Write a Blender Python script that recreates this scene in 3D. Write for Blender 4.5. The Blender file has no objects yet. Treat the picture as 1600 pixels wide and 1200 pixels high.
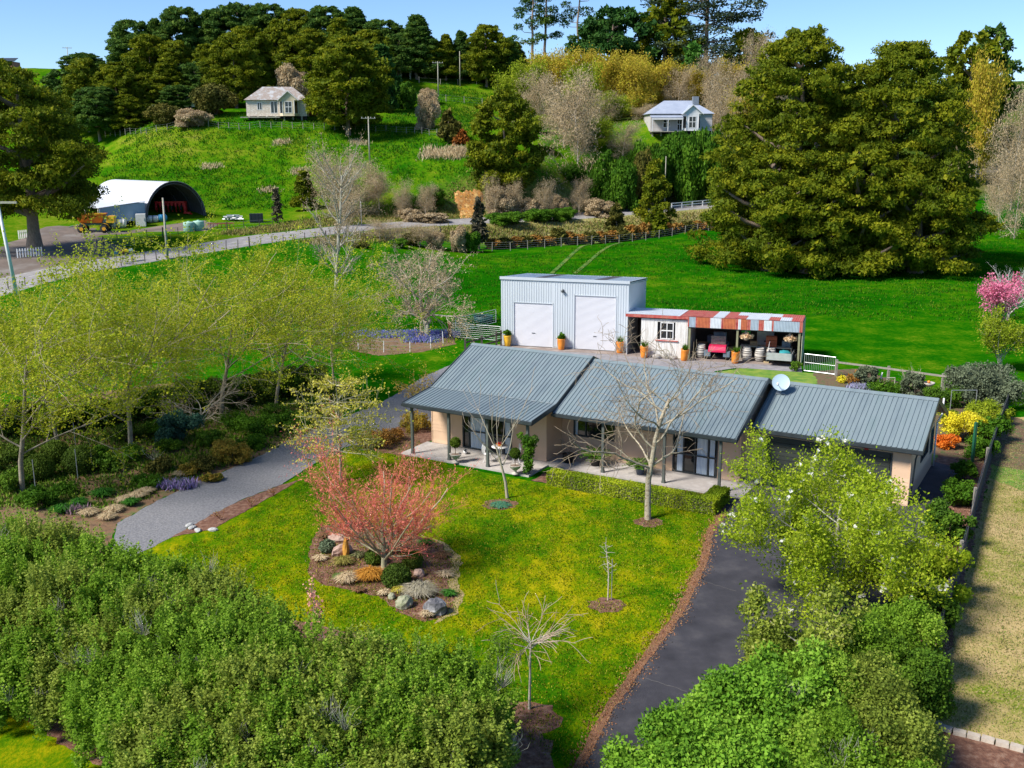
import bpy, math, random
import numpy as np
from math import sin, cos, pi, radians, hypot, atan2, sqrt
random.seed(7)
S = bpy.context.scene
C = S.collection

# ------------------------------------------------------------------ camera, sky, sun, exposure
F_PX, PITCH, ROLL, CAM_H, TH = 1600.0, 0.2317, -0.0041, 15.2, 0.5305
cam = bpy.data.cameras.new('camera'); cam_o = bpy.data.objects.new('camera', cam); C.objects.link(cam_o)
cam.sensor_width = 36; cam.lens = 36*F_PX/1600; cam.clip_end = 6000; cam.clip_start = .5
cam_o.location = (0, 0, CAM_H)
from mathutils import Matrix, Vector
cam_o.rotation_euler = (Matrix.Rotation(pi/2-PITCH, 3, 'X') @ Matrix.Rotation(ROLL, 3, 'Z')).to_euler()
S.camera = cam_o
SUN_EL, SUN_AZ = radians(45), radians(-118)         # azimuth from +Y towards +X: from the left, a little behind the camera
w = bpy.data.worlds.new('World'); S.world = w; w.use_nodes = True
nt = w.node_tree; bg = nt.nodes['Background']
sky = nt.nodes.new('ShaderNodeTexSky'); sky.sky_type = 'NISHITA'; sky.sun_disc = False
sky.sun_elevation = SUN_EL; sky.sun_rotation = SUN_AZ; sky.air_density = .8; sky.dust_density = 0.; sky.ozone_density = 7.0
nt.links.new(sky.outputs[0], bg.inputs[0]); bg.inputs[1].default_value = .088
sl = bpy.data.lights.new('sun', 'SUN'); sl.energy = 3.6; sl.angle = radians(14); sl.color = (1, .95, .87)
so = bpy.data.objects.new('sun', sl); C.objects.link(so)
sd = Vector((sin(SUN_AZ)*cos(SUN_EL), cos(SUN_AZ)*cos(SUN_EL), sin(SUN_EL)))
so.rotation_euler = sd.to_track_quat('Z', 'Y').to_euler()
S.view_settings.view_transform = 'Standard'; S.view_settings.look = 'None'
S.view_settings.exposure = 0.98; S.view_settings.gamma = 1; S.view_settings.use_curve_mapping = False
S.cycles.max_bounces = 8; S.cycles.diffuse_bounces = 5; S.cycles.transmission_bounces = 5; S.cycles.transparent_max_bounces = 6

# ------------------------------------------------------------------ materials
MATS = {}
def _noise(nt, scale, detail=4, rough=.6, vec=None):
    n = nt.nodes.new('ShaderNodeTexNoise'); n.inputs['Scale'].default_value = scale
    n.inputs['Detail'].default_value = detail; n.inputs['Roughness'].default_value = rough
    if vec is not None: nt.links.new(vec, n.inputs['Vector'])
    return n
def _ramp(nt, fac, stops, interp='LINEAR'):
    r = nt.nodes.new('ShaderNodeValToRGB'); e = r.color_ramp.elements; r.color_ramp.interpolation = interp
    while len(e) < len(stops): e.new(.5)
    for k, (p, c) in enumerate(stops): e[k].position = p; e[k].color = (*c, 1)
    nt.links.new(fac, r.inputs[0]); return r
def M(name, c1, c2=None, scale=3., rough=.7, bump=0., bscale=None, metal=0., lo=.35, hi=.65, stretch=None, spec=None, c3=None):
    if name in MATS: return MATS[name]
    m = bpy.data.materials.new(name); m.use_nodes = True; nt = m.node_tree; b = nt.nodes['Principled BSDF']
    b.inputs['Roughness'].default_value = rough; b.inputs['Metallic'].default_value = metal
    if spec is not None: b.inputs['Specular IOR Level'].default_value = spec
    tc = nt.nodes.new('ShaderNodeTexCoord'); vec = tc.outputs['Object']
    if stretch:
        mp = nt.nodes.new('ShaderNodeMapping'); mp.inputs['Scale'].default_value = stretch
        nt.links.new(vec, mp.inputs[0]); vec = mp.outputs[0]
    if c2 is None: c2 = tuple(min(1, v*.82) for v in c1)
    n = _noise(nt, scale, vec=vec)
    st = [(lo, c1), (hi, c2)] if c3 is None else [(lo, c1), ((lo+hi)/2, c2), (hi, c3)]
    r = _ramp(nt, n.outputs[0], st); nt.links.new(r.outputs[0], b.inputs['Base Color'])
    if bump:
        n2 = _noise(nt, bscale or scale*4, 5, vec=vec); bp = nt.nodes.new('ShaderNodeBump'); bp.inputs['Strength'].default_value = bump
        bp.inputs['Distance'].default_value = .05
        nt.links.new(n2.outputs[0], bp.inputs['Height']); nt.links.new(bp.outputs[0], b.inputs['Normal'])
    MATS[name] = m; return m
def leafM(name, stops, rough=.55, trans=.25, tcol=None):
    """foliage: per-leaf 'tint' attribute picks the colour, with a little light through the leaf"""
    if name in MATS: return MATS[name]
    m = bpy.data.materials.new(name); m.use_nodes = True; nt = m.node_tree; b = nt.nodes['Principled BSDF']
    b.inputs['Roughness'].default_value = max(rough, .65); b.inputs['Specular IOR Level'].default_value = .1
    a = nt.nodes.new('ShaderNodeAttribute'); a.attribute_name = 'tint'
    k = len(stops); r = _ramp(nt, a.outputs['Fac'], [(i/(k-1), c) for i, c in enumerate(stops)])
    nt.links.new(r.outputs[0], b.inputs['Base Color'])
    t = nt.nodes.new('ShaderNodeBsdfTranslucent'); nt.links.new(r.outputs[0], t.inputs[0])
    mx = nt.nodes.new('ShaderNodeMixShader'); mx.inputs[0].default_value = trans
    out = nt.nodes['Material Output']
    nt.links.new(b.outputs[0], mx.inputs[1]); nt.links.new(t.outputs[0], mx.inputs[2]); nt.links.new(mx.outputs[0], out.inputs[0])
    MATS[name] = m; return m
def grassM(name, stops, s1=.12, s2=1.3, s3=14., bump=.5, attr=False, aniso=None):
    """ground cover: three octave bands of patchiness, optional vertex tint"""
    m = bpy.data.materials.new(name); m.use_nodes = True; nt = m.node_tree; b = nt.nodes['Principled BSDF']
    b.inputs['Roughness'].default_value = .9; b.inputs['Specular IOR Level'].default_value = 0.
    g = nt.nodes.new('ShaderNodeNewGeometry'); vec = g.outputs['Position']
    if aniso:
        mp = nt.nodes.new('ShaderNodeMapping'); mp.inputs['Scale'].default_value = aniso[0]; mp.inputs['Rotation'].default_value = (0, 0, aniso[1])
        nt.links.new(vec, mp.inputs[0]); vec = mp.outputs[0]
    a, bb, c = _noise(nt, s1, 3, .6, vec), _noise(nt, s2, 5, .7, vec), _noise(nt, s3, 6, .75, vec)
    def mul(x, k):
        q = nt.nodes.new('ShaderNodeMath'); q.operation = 'MULTIPLY'; q.inputs[1].default_value = k; nt.links.new(x, q.inputs[0]); return q.outputs[0]
    def add(x, y):
        q = nt.nodes.new('ShaderNodeMath'); q.operation = 'ADD'; nt.links.new(x, q.inputs[0]); nt.links.new(y, q.inputs[1]); return q.outputs[0]
    f = add(add(mul(a.outputs[0], .38), mul(bb.outputs[0], .36)), mul(c.outputs[0], .34))
    k = len(stops); r = _ramp(nt, f, [(.40+.27*i/(k-1), s) for i, s in enumerate(stops)])
    col = r.outputs[0]
    if attr:
        at = nt.nodes.new('ShaderNodeAttribute'); at.attribute_name = 'cover'
        sep = nt.nodes.new('ShaderNodeSeparateColor'); nt.links.new(at.outputs['Color'], sep.inputs[0])
        for ch, st in zip(('Red', 'Green', 'Blue'), attr):
            rr = _ramp(nt, f, [(.40+.27*i/(len(st)-1), s) for i, s in enumerate(st)])
            mx = nt.nodes.new('ShaderNodeMixRGB'); nt.links.new(sep.outputs[ch], mx.inputs[0])
            nt.links.new(col, mx.inputs[1]); nt.links.new(rr.outputs[0], mx.inputs[2]); col = mx.outputs[0]
    nt.links.new(col, b.inputs['Base Color'])
    bp = nt.nodes.new('ShaderNodeBump'); bp.inputs['Strength'].default_value = bump; bp.inputs['Distance'].default_value = .12
    h = add(mul(c.outputs[0], .5), mul(bb.outputs[0], 1.)); nt.links.new(h, bp.inputs['Height']); nt.links.new(bp.outputs[0], b.inputs['Normal'])
    MATS[name] = m; return m

# ------------------------------------------------------------------ mesh building
class MB:
    def __init__(s, smooth=False): s.v = []; s.f = []; s.smooth = smooth; s.T = None
    def add(s, vs, fs):
        o = len(s.v)
        if s.T is not None: vs = [tuple(s.T @ Vector(p)) for p in vs]
        s.v += [tuple(p) for p in vs]; s.f += [tuple(i+o for i in f) for f in fs]; return s
    def box(s, x0, x1, y0, y1, z0, z1):
        return s.add([(x0,y0,z0),(x1,y0,z0),(x1,y1,z0),(x0,y1,z0),(x0,y0,z1),(x1,y0,z1),(x1,y1,z1),(x0,y1,z1)],
                     [(0,3,2,1),(4,5,6,7),(0,1,5,4),(1,2,6,5),(2,3,7,6),(3,0,4,7)])
    def cbox(s, c, sz, rz=0, rx=0, ry=0):
        a, b, h = sz[0]/2, sz[1]/2, sz[2]/2
        R = Matrix.Translation(c) @ Matrix.Rotation(rz, 4, 'Z') @ Matrix.Rotation(ry, 4, 'Y') @ Matrix.Rotation(rx, 4, 'X')
        P = [(-a,-b,-h),(a,-b,-h),(a,b,-h),(-a,b,-h),(-a,-b,h),(a,-b,h),(a,b,h),(-a,b,h)]
        return s.add([tuple(R @ Vector(p)) for p in P], [(0,3,2,1),(4,5,6,7),(0,1,5,4),(1,2,6,5),(2,3,7,6),(3,0,4,7)])
    def cyl(s, p0, p1, r0, r1=None, n=8, caps=True):
        r1 = r0 if r1 is None else r1; p0 = Vector(p0); p1 = Vector(p1); d = (p1-p0).normalized()
        a = d.cross(Vector((0,0,1)) if abs(d.z) < .9 else Vector((1,0,0))).normalized(); b = d.cross(a)
        vs = []
        for p, r in ((p0, r0), (p1, r1)):
            for k in range(n): t = 2*pi*k/n; vs.append(p+(a*cos(t)+b*sin(t))*r)
        fs = [(k, (k+1) % n, n+(k+1) % n, n+k) for k in range(n)]
        if caps: fs += [tuple(range(n))[::-1], tuple(range(n, 2*n))]
        return s.add(vs, fs)
    def tube(s, pts, r, n=6):
        for a, b in zip(pts[:-1], pts[1:]): s.cyl(a, b, r, r, n)
        return s
    def lathe(s, prof, o=(0,0,0), n=16):
        vs = []; fs = []
        for r, z in prof:
            for k in range(n): t = 2*pi*k/n; vs.append((o[0]+r*cos(t), o[1]+r*sin(t), o[2]+z))
        for i in range(len(prof)-1):
            for k in range(n): fs.append((i*n+k, i*n+(k+1) % n, (i+1)*n+(k+1) % n, (i+1)*n+k))
        fs.append(tuple(range(n))[::-1]); fs.append(tuple(range((len(prof)-1)*n, len(prof)*n)))
        return s.add(vs, fs)
    def ball(s, c, r, n=12, m=8, jit=0, rng=random):
        if not isinstance(r, (tuple, list)): r = (r, r, r)
        vs = [(c[0], c[1], c[2]-r[2])]
        for i in range(1, m):
            ph = pi*i/m
            for k in range(n):
                t = 2*pi*k/n; j = 1+rng.uniform(-jit, jit)
                vs.append((c[0]+r[0]*sin(ph)*cos(t)*j, c[1]+r[1]*sin(ph)*sin(t)*j, c[2]-r[2]*cos(ph)*j))
        vs.append((c[0], c[1], c[2]+r[2])); fs = []
        for k in range(n): fs.append((0, 1+(k+1) % n, 1+k)); fs.append((len(vs)-1, 1+(m-2)*n+k, 1+(m-2)*n+(k+1) % n))
        for i in range(m-2):
            for k in range(n): fs.append((1+i*n+k, 1+i*n+(k+1) % n, 1+(i+1)*n+(k+1) % n, 1+(i+1)*n+k))
        return s.add(vs, fs)
    def prism(s, poly, z0, z1):
        n = len(poly)
        return s.add([(x, y, z0) for x, y in poly]+[(x, y, z1) for x, y in poly],
                     [tuple(range(n))[::-1], tuple(range(n, 2*n))]+[(k, (k+1) % n, n+(k+1) % n, n+k) for k in range(n)])
    def extr(s, poly3, d):
        """polygon of 3D points swept along vector d"""
        n = len(poly3)
        return s.add([tuple(p) for p in poly3]+[(p[0]+d[0], p[1]+d[1], p[2]+d[2]) for p in poly3],
                     [tuple(range(n))[::-1], tuple(range(n, 2*n))]+[(k, (k+1) % n, n+(k+1) % n, n+k) for k in range(n)])
    def quad(s, a, b, c, d): return s.add([a, b, c, d], [(0, 1, 2, 3)])
    def mesh(s, name, mat):
        me = bpy.data.meshes.new(name); me.from_pydata(s.v, [], s.f); me.materials.append(mat)
        if s.smooth: me.polygons.foreach_set('use_smooth', [True]*len(me.polygons))
        me.update(); return me
    def build(s, name, mat, parent=None, loc=None, rz=0, **k):
        return obj(name, s.mesh(name, mat), parent, loc, rz, **k)
def obj(name, me, parent=None, loc=None, rz=0, **k):
    o = bpy.data.objects.new(name, me); C.objects.link(o); o.parent = parent
    if loc is not None: o.location = loc
    if rz: o.rotation_euler = (0, 0, rz)
    for q, v in k.items(): o[q] = v
    return o
def thing(name, label, cat, loc=(0,0,0), rz=0, group=None):
    o = bpy.data.objects.new(name, None); C.objects.link(o); o.location = loc; o.rotation_euler = (0, 0, rz)
    o.empty_display_size = .2; o['label'] = label; o['category'] = cat
    if group: o['group'] = group
    return o
def tag(o, label, cat, group=None):
    o['label'] = label; o['category'] = cat
    if group: o['group'] = group
    return o
def dup(root, loc, rz=0, label=None, group=None, scale=None):
    r = root.copy(); C.objects.link(r); r.location = loc; r.rotation_euler = (0, 0, rz)
    if scale is not None: r.scale = scale if isinstance(scale, (tuple, list)) else (scale,)*3
    if label: r['label'] = label
    if group: r['group'] = group
    for ch in list(root.children):
        c = ch.copy(); C.objects.link(c); c.parent = r
        for g in list(ch.children):
            d = g.copy(); C.objects.link(d); d.parent = c
    return r
def quads_mesh(name, V, mat, tint=None, smooth=False):
    """V: (n,4,3) array of quads -> mesh"""
    n = len(V); me = bpy.data.meshes.new(name)
    me.vertices.add(4*n); me.vertices.foreach_set('co', V.reshape(-1).astype(np.float32))
    me.loops.add(4*n); me.loops.foreach_set('vertex_index', np.arange(4*n, dtype=np.int32))
    me.polygons.add(n); me.polygons.foreach_set('loop_start', np.arange(0, 4*n, 4, dtype=np.int32))
    me.polygons.foreach_set('loop_total', np.full(n, 4, dtype=np.int32))
    if tint is not None:
        a = me.attributes.new('tint', 'FLOAT', 'FACE'); a.data.foreach_set('value', np.clip(tint, 0, 1).astype(np.float32))
    me.materials.append(mat); me.update(); return me
def grid_mesh(name, X, Y, Z, mat, cover=None):
    h, w_ = X.shape; me = bpy.data.meshes.new(name)
    co = np.stack([X, Y, Z], -1).reshape(-1, 3); me.vertices.add(h*w_); me.vertices.foreach_set('co', co.reshape(-1).astype(np.float32))
    i = np.arange(h*w_).reshape(h, w_); q = np.stack([i[:-1, :-1], i[:-1, 1:], i[1:, 1:], i[1:, :-1]], -1).reshape(-1, 4); n = len(q)
    me.loops.add(4*n); me.loops.foreach_set('vertex_index', q.reshape(-1).astype(np.int32))
    me.polygons.add(n); me.polygons.foreach_set('loop_start', np.arange(0, 4*n, 4, dtype=np.int32))
    me.polygons.foreach_set('loop_total', np.full(n, 4, dtype=np.int32)); me.polygons.foreach_set('use_smooth', np.ones(n, dtype=bool))
    if cover is not None:
        a = me.attributes.new('cover', 'FLOAT_COLOR', 'POINT'); a.data.foreach_set('color', cover.reshape(-1).astype(np.float32))
    me.materials.append(mat); me.update(); return me

# ------------------------------------------------------------------ where things stand
def ray(px, py):
    x = (px-800)/F_PX; y = -(py-600)/F_PX; c, s = cos(ROLL), sin(ROLL); x, y = c*x-s*y, s*x+c*y
    return x, cos(PITCH)+sin(PITCH)*y, -sin(PITCH)+cos(PITCH)*y
def at(px, py, Y):
    d = ray(px, py); t = Y/d[1]; return d[0]*t, Y, CAM_H+d[2]*t
def flat(px, py, z=0.):
    d = ray(px, py); t = (z-CAM_H)/d[2]; return d[0]*t, d[1]*t
# survey of the land: (direction, distance) points whose heights shape the hill
SURV = [(0,450,103),(100,425,108),(200,408,115),(300,392,122),(400,375,130),(500,362,140),(600,352,152),(700,347,160),(800,343,166),(900,338,172),(1000,330,178),
 (1140,318,190),(1300,300,205),(1450,282,220),(1540,266,232),(700,392,138),(900,385,142),(1100,360,160),(1400,325,185),(1560,308,205),(200,355,145),(270,342,150),(120,350,145),
 (60,390,124),(420,340,155),(200,300,163),(400,300,168),(520,325,160),(400,250,180),(400,207,190),(430,190,195),(370,192,195),(500,190,197),(580,260,177),(600,212,192),(250,202,192),(190,212,196),
 (800,287,170),(640,282,172),(560,330,163),(720,336,166),(720,288,171),(640,335,163),(900,292,178),(900,325,176),(1065,214,197),(1010,212,197),(1125,214,197),(1060,292,188),(1130,302,197),(850,205,215),
 (700,180,217),(640,150,235),(600,165,228),(760,116,262),(850,112,270),(700,132,250),(300,160,230),(250,135,260),(100,108,300),(0,108,300),(50,200,215),(120,260,190),(0,300,165),(450,112,262),(560,110,262),
 (1300,190,262),(1530,214,242),(1530,190,270),(1590,135,300),(1590,205,255),(1590,262,225),(1000,105,292),(1200,150,280),(900,180,235),(1000,160,240),(0,410,112),(300,330,157),(310,400,119),
 (500,385,126),(620,375,138),(-150,400,112),(-150,300,165),(-150,200,215),(-100,110,300),(1750,280,215),(1750,135,300),(1750,200,255)]
_sp = []
for px, py, Y in SURV: x, y, z = at(px, py, Y); _sp.append((x, y, z))
for x, y in [(-60,85),(-30,85),(0,85),(30,85),(60,85),(90,85),(-30,100),(0,100),(0,118),(-90,85),(30,100),(60,100),(30,120),(60,125),(90,120),(-10,110)]: _sp.append((x, y, 0.0 if y < 110 else .35))
for x, y, z in [(-300,420,24),(-150,420,27),(0,420,27),(150,420,24),(300,420,20),(-300,200,18),(300,200,10),(-300,300,30),(300,300,28),(-200,85,-.5),(200,85,0)]: _sp.append((x, y, z))
_sp = np.array(_sp); _n = len(_sp)
def _U(r2): return np.where(r2 > 0, r2*np.log(np.maximum(r2, 1e-12)), 0)
_d2 = ((_sp[:, None, :2]-_sp[None, :, :2])**2).sum(-1)/1e4
_K = _U(_d2)+np.eye(_n)*.002; _P = np.c_[np.ones(_n), _sp[:, :2]/100]
_A = np.zeros((_n+3, _n+3)); _A[:_n, :_n] = _K; _A[:_n, _n:] = _P; _A[_n:, :_n] = _P.T
_W = np.linalg.solve(_A, np.r_[_sp[:, 2], 0, 0, 0])
def ss(a, b, t): t = np.clip((t-a)/(b-a), 0, 1); return t*t*(3-2*t)
ROAD = [(-60,455),(0,445),(60,433),(120,420),(180,410),(240,400),(300,391),(360,381),(420,372),(480,365),(540,358),(600,353),(660,349.5),(720,346.5),(800,343),(900,338),(1000,330),(1070,324),(1140,318),(1300,300),(1450,282),(1540,266),(1640,250)]
_ry = np.interp([p[0] for p in ROAD], [s[0] for s in SURV[:15]], [s[2] for s in SURV[:15]]); _ry[0] = 100; _ry[-1] = 243
ROADW = np.array([at(p[0], p[1], y) for p, y in zip(ROAD, _ry)])
def road_dist(x, y):
    x = np.asarray(x, float); y = np.asarray(y, float); d = np.full(x.shape, 1e9)
    for (a, b, _), (c, e, _) in zip(ROADW[:-1], ROADW[1:]):
        vx, vy = c-a, e-b; t = np.clip(((x-a)*vx+(y-b)*vy)/(vx*vx+vy*vy), 0, 1); d = np.minimum(d, np.hypot(x-a-t*vx, y-b-t*vy))
    return d
def road_bed(x, y):
    d = np.full(x.shape, 1e9); zr = np.zeros(x.shape)
    for (a, b, z0), (c, e, z1) in zip(ROADW[:-1], ROADW[1:]):
        vx, vy = c-a, e-b; t = np.clip(((x-a)*vx+(y-b)*vy)/(vx*vx+vy*vy), 0, 1); q = np.hypot(x-a-t*vx, y-b-t*vy)
        m = q < d; d = np.where(m, q, d); zr = np.where(m, z0+(z1-z0)*t+.065*np.clip(y-b-t*vy, -5, 5), zr)
    return d, zr
def tz(x, y):
    x = np.asarray(x, float); y = np.asarray(y, float); sh = x.shape; x = x.ravel(); y = y.ravel(); out = np.empty(len(x))
    for i in range(0, len(x), 20000):
        a, b = x[i:i+20000], y[i:i+20000]; d2 = ((a[:, None]-_sp[None, :, 0])**2+(b[:, None]-_sp[None, :, 1])**2)/1e4
        out[i:i+20000] = _U(d2) @ _W[:_n]+_W[_n]+(_W[_n+1]*a+_W[_n+2]*b)/100
    k = ss(86, 108, y); far = ss(380, 520, np.hypot(x, y)); out = out*k
    lump = .16*np.sin(x*.55+1.3*np.sin(y*.21))*np.sin(y*.7+np.sin(x*.3))+.3*np.sin(x*.13+2)*np.sin(y*.17+.5*np.sin(x*.08))+.1*np.sin(x*1.3+y*.4)*np.sin(y*1.7)
    rd, rz_ = road_bed(x, y); kr = (1-ss(4.2, 11, rd))*ss(96, 106, y); out = out*(1-kr)+rz_*kr
    out = out+lump*ss(140, 175, y)*ss(3.2, 9, rd)
    out = out*(1-far)+24*far
    return out.reshape(sh)
def zt(x, y): return float(tz(np.array([x]), np.array([y]))[0])
def put(px, Y):                       # a spot on the land in that direction at that distance
    x = at(px, 300, Y)[0]; return (x, Y, zt(x, Y))
def pick(px, py):                     # the spot of land seen there
    d = ray(px, py); T = np.arange(20, 420, .5); X, Y, Z = d[0]*T, d[1]*T, CAM_H+d[2]*T
    h = tz(X, Y); i = int(np.argmax(Z < h)); t = T[i]
    return (d[0]*t, d[1]*t, float(h[i]))
A0 = flat(676, 693)
def hw(u, v, z=0.): return (A0[0]+u*cos(TH)+v*sin(TH), A0[1]-u*sin(TH)+v*cos(TH), z)
S0 = (-.793, 77.506); TS = radians(18.137)
def sw(u, v, z=0.): return (S0[0]+u*cos(TS)+v*sin(TS), S0[1]-u*sin(TS)+v*cos(TS), z)

# ------------------------------------------------------------------ the land
G_pad = [(.003,.045,.001),(.005,.075,.001),(.009,.105,.001),(.045,.145,.002),(.14,.20,.008)]
G_hill = [(.004,.060,.001),(.020,.11,.002),(.060,.155,.003),(.13,.19,.008),(.20,.20,.035)]
G_bank = [(.06,.10,.015),(.16,.18,.04),(.34,.28,.11),(.46,.36,.18),(.24,.22,.08)]
G_wood = [(.018,.016,.008),(.03,.028,.012),(.05,.045,.02),(.06,.08,.02)]
m_ground = grassM('ground_cover', G_pad, .05, .42, 3.2, .8, attr=(G_hill, G_bank, G_wood))
def axis(a, b, s0, ext): 
    core = np.arange(a, b+.01, s0); lo = a-np.geomspace(s0, ext, 22); hi = b+np.geomspace(s0, ext, 22); return np.r_[lo[::-1], core, hi]
gx = axis(-135, 175, 1.5, 2300); gy = axis(6, 310, 1.35, 2600)
GX, GY = np.meshgrid(gx, gy); GZ = tz(GX, GY)
rd = road_dist(GX, GY)
road_line_y = np.interp(GX, ROADW[:, 0], ROADW[:, 1])
above = ss(-1, 6, GY-road_line_y)
hill = above*ss(115, 135, GY)
bank = np.exp(-((rd-5.2)/3.2)**2)*.75*(GX > -28)*ss(-30, -10, GX)
below = np.exp(-((road_line_y-GY-9)/7)**2)*ss(-12, 5, GX)*.8
wood = ss(225, 240, GY)*ss(-40, -60, GX*1.0)*.9*(1-ss(-98, -112, GX))
wood = np.maximum(wood, ss(200, 215, GY)*ss(5, 15, GX)*.6*(1-ss(215, 300, GX)))
cov = np.stack([hill, np.clip(np.maximum(bank, below), 0, 1), np.clip(wood, 0, 1), np.ones_like(GX)], -1)
ground = obj('ground', grid_mesh('ground', GX, GY, GZ, m_ground, cov), kind='structure')

# road: a gravelled ribbon laid over the land
def resample(P, step):
    P = np.asarray(P, float); d = np.r_[0, np.cumsum(np.hypot(*np.diff(P[:, :2], axis=0).T))]; t = np.arange(0, d[-1], step)
    return np.stack([np.interp(t, d, P[:, k]) for k in range(2)], -1)
def ribbon(name, P, half, mat, lift=.07, nx=7, smooth_n=9, wob=0):
    c = resample(P, 1.2)
    ker = np.ones(smooth_n)/smooth_n; pad = smooth_n//2
    c = np.stack([np.convolve(np.pad(c[:, k], pad, mode='edge'), ker, 'valid') for k in range(2)], -1)
    t = np.gradient(c, axis=0); t /= np.linalg.norm(t, axis=1)[:, None]; nrm = np.stack([-t[:, 1], t[:, 0]], -1)
    hs = half if np.ndim(half) else np.full(len(c), half)
    s_ = np.linspace(-1, 1, nx); rg = np.random.RandomState(3)
    w_ = 1+wob*np.convolve(rg.uniform(-1, 1, len(c)), np.ones(5)/5, 'same')
    X = c[:, 0, None]+nrm[:, 0, None]*s_*hs[:, None]*w_[:, None]; Y = c[:, 1, None]+nrm[:, 1, None]*s_*hs[:, None]*w_[:, None]
    Z = tz(X, Y)+lift+.05*(1-s_**2)
    Z[:, 0] -= lift+.15; Z[:, -1] -= lift+.15
    return obj(name, grid_mesh(name, X, Y, Z, mat), kind='structure')
m_road = M('road_gravel', (.34,.32,.31), (.24,.225,.215), .6, .95, .5, 8, c3=(.40,.385,.37), lo=.3, hi=.75)
ribbon('road', ROADW, 3.6, m_road, .12, 9, 9, .06)
m_yard = M('yard_gravel', (.22,.17,.14), (.13,.10,.08), .12, .95, .5, 4, c3=(.26,.24,.22), lo=.35, hi=.7)
def sheet(name, pts, mat, lift, step=1.5, kind='structure', edge=0., seed=1, hole=None):
    """a polygon sheet draped on the land, with a finely uneven edge"""
    rg = random.Random(seed); P = []
    for (x0, y0), (x1, y1) in zip(pts, pts[1:]+pts[:1]):
        n = max(1, int(hypot(x1-x0, y1-y0)/(step if not edge else min(step, .25))))
        for k in range(n):
            t = k/n; P.append((x0+(x1-x0)*t+rg.uniform(-edge, edge), y0+(y1-y0)*t+rg.uniform(-edge, edge)))
    import bmesh
    if max(p[1] for p in pts) < 88:
        me = bpy.data.meshes.new(name); me.from_pydata([(x, y, lift) for x, y in P], [], [tuple(range(len(P)))]); me.materials.append(mat)
        if me.polygons[0].normal.z < 0: me.flip_normals()
        return obj(name, me, kind=kind)
    xs = np.array([p[0] for p in P]); ys = np.array([p[1] for p in P]); gx_ = np.arange(xs.min(), xs.max()+step, step); gy_ = np.arange(ys.min(), ys.max()+step, step)
    X, Y = np.meshgrid(gx_, gy_); ins = np.zeros(X.shape, bool); n = len(P); j = n-1
    for i in range(n):
        c = ((ys[i] > Y) != (ys[j] > Y)) & (X < (xs[j]-xs[i])*(Y-ys[i])/(ys[j]-ys[i]+1e-12)+xs[i]); ins ^= c; j = i
    Z = tz(X, Y)+np.where(ins, lift, -.3); ring = ins.copy()
    ring[1:] |= ins[:-1]; ring[:-1] |= ins[1:]; ring[:, 1:] |= ring[:, :-1].copy(); ring[:, :-1] |= ring[:, 1:].copy()
    bm = bmesh.new(); idx = {}
    h_, w2 = X.shape
    def vv(a, b):
        if (a, b) not in idx: idx[(a, b)] = bm.verts.new((X[a, b], Y[a, b], Z[a, b]))
        return idx[(a, b)]
    for a in range(h_-1):
        for b in range(w2-1):
            if ring[a, b] and ring[a+1, b] and ring[a, b+1] and ring[a+1, b+1] and (ins[a, b] or ins[a+1, b] or ins[a, b+1] or ins[a+1, b+1]):
                bm.faces.new((vv(a, b), vv(a, b+1), vv(a+1, b+1), vv(a+1, b)))
    me = bpy.data.meshes.new(name); bm.to_mesh(me); bm.free(); me.materials.append(mat)
    me.polygons.foreach_set('use_smooth', [True]*len(me.polygons))
    return obj(name, me, kind=kind)
sheet('farm_yard', [pick(*p)[:2] for p in [(-60,452),(20,440),(90,425),(150,408),(215,395),(170,378),(160,368),(240,362),(330,362),(350,352),(325,345),(290,348),(190,362),(120,352),(60,355),(0,385),(-60,400)]], m_yard, .10, 1.2)

# near, level ground: laid as sheets each a little above the last
G_lawn = [(.006,.060,.001),(.030,.115,.002),(.095,.175,.002),(.24,.245,.003),(.40,.33,.010)]
m_lawn = grassM('lawn_grass', G_lawn, .30, 1.3, 11., .6, aniso=((1, .55, 1), -.55))
G_dry = [(.05,.14,.006),(.16,.20,.02),(.36,.29,.11),(.46,.34,.17),(.28,.22,.10)]
m_dry = grassM('dry_lawn_grass', G_dry, .16, .9, 12., .45)
m_mulch = M('bark_mulch', (.085,.035,.022), (.19,.085,.05), 5, .95, 1.0, 22, c3=(.30,.19,.13), lo=.3, hi=.72)
m_soil = M('leaf_litter', (.09,.055,.03), (.20,.11,.055), 1.6, .95, .9, 16, c3=(.09,.12,.03), lo=.32, hi=.68)
m_asph = M('asphalt', (.022,.021,.027), (.040,.038,.046), .9, .85, .35, 60, c3=(.075,.070,.074), lo=.3, hi=.75)
m_grav = M('grey_gravel', (.12,.12,.13), (.20,.198,.21), 11, .9, .6, 60, c3=(.29,.28,.28), lo=.3, hi=.72)
m_conc = M('concrete', (.50,.46,.42), (.40,.36,.33), 1.2, .85, .2, 30, c3=(.56,.53,.50), lo=.3, hi=.75)
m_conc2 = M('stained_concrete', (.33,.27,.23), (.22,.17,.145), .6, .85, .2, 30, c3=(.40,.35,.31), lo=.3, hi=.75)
g2 = lambda L: [flat(*p) for p in L]
sheet('lawn', g2([(150,900),(262,838),(330,804),(380,781),(440,758),(520,712),(640,668),(700,727),(830,752),(1130,802),(1110,830),(1100,880),(1060,960),(1000,1040),(950,1110),(903,1200),(880,1260),(-100,1260),(-260,1100)]), m_lawn, .004)
sheet('neighbour_lawn', g2([(1580,652),(1548,735),(1507,890),(1466,1035),(1450,1110),(1470,1135),(1610,1172),(1900,1240),(2300,900),(1900,640)]), m_dry, .006, edge=.12, seed=9)
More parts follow.
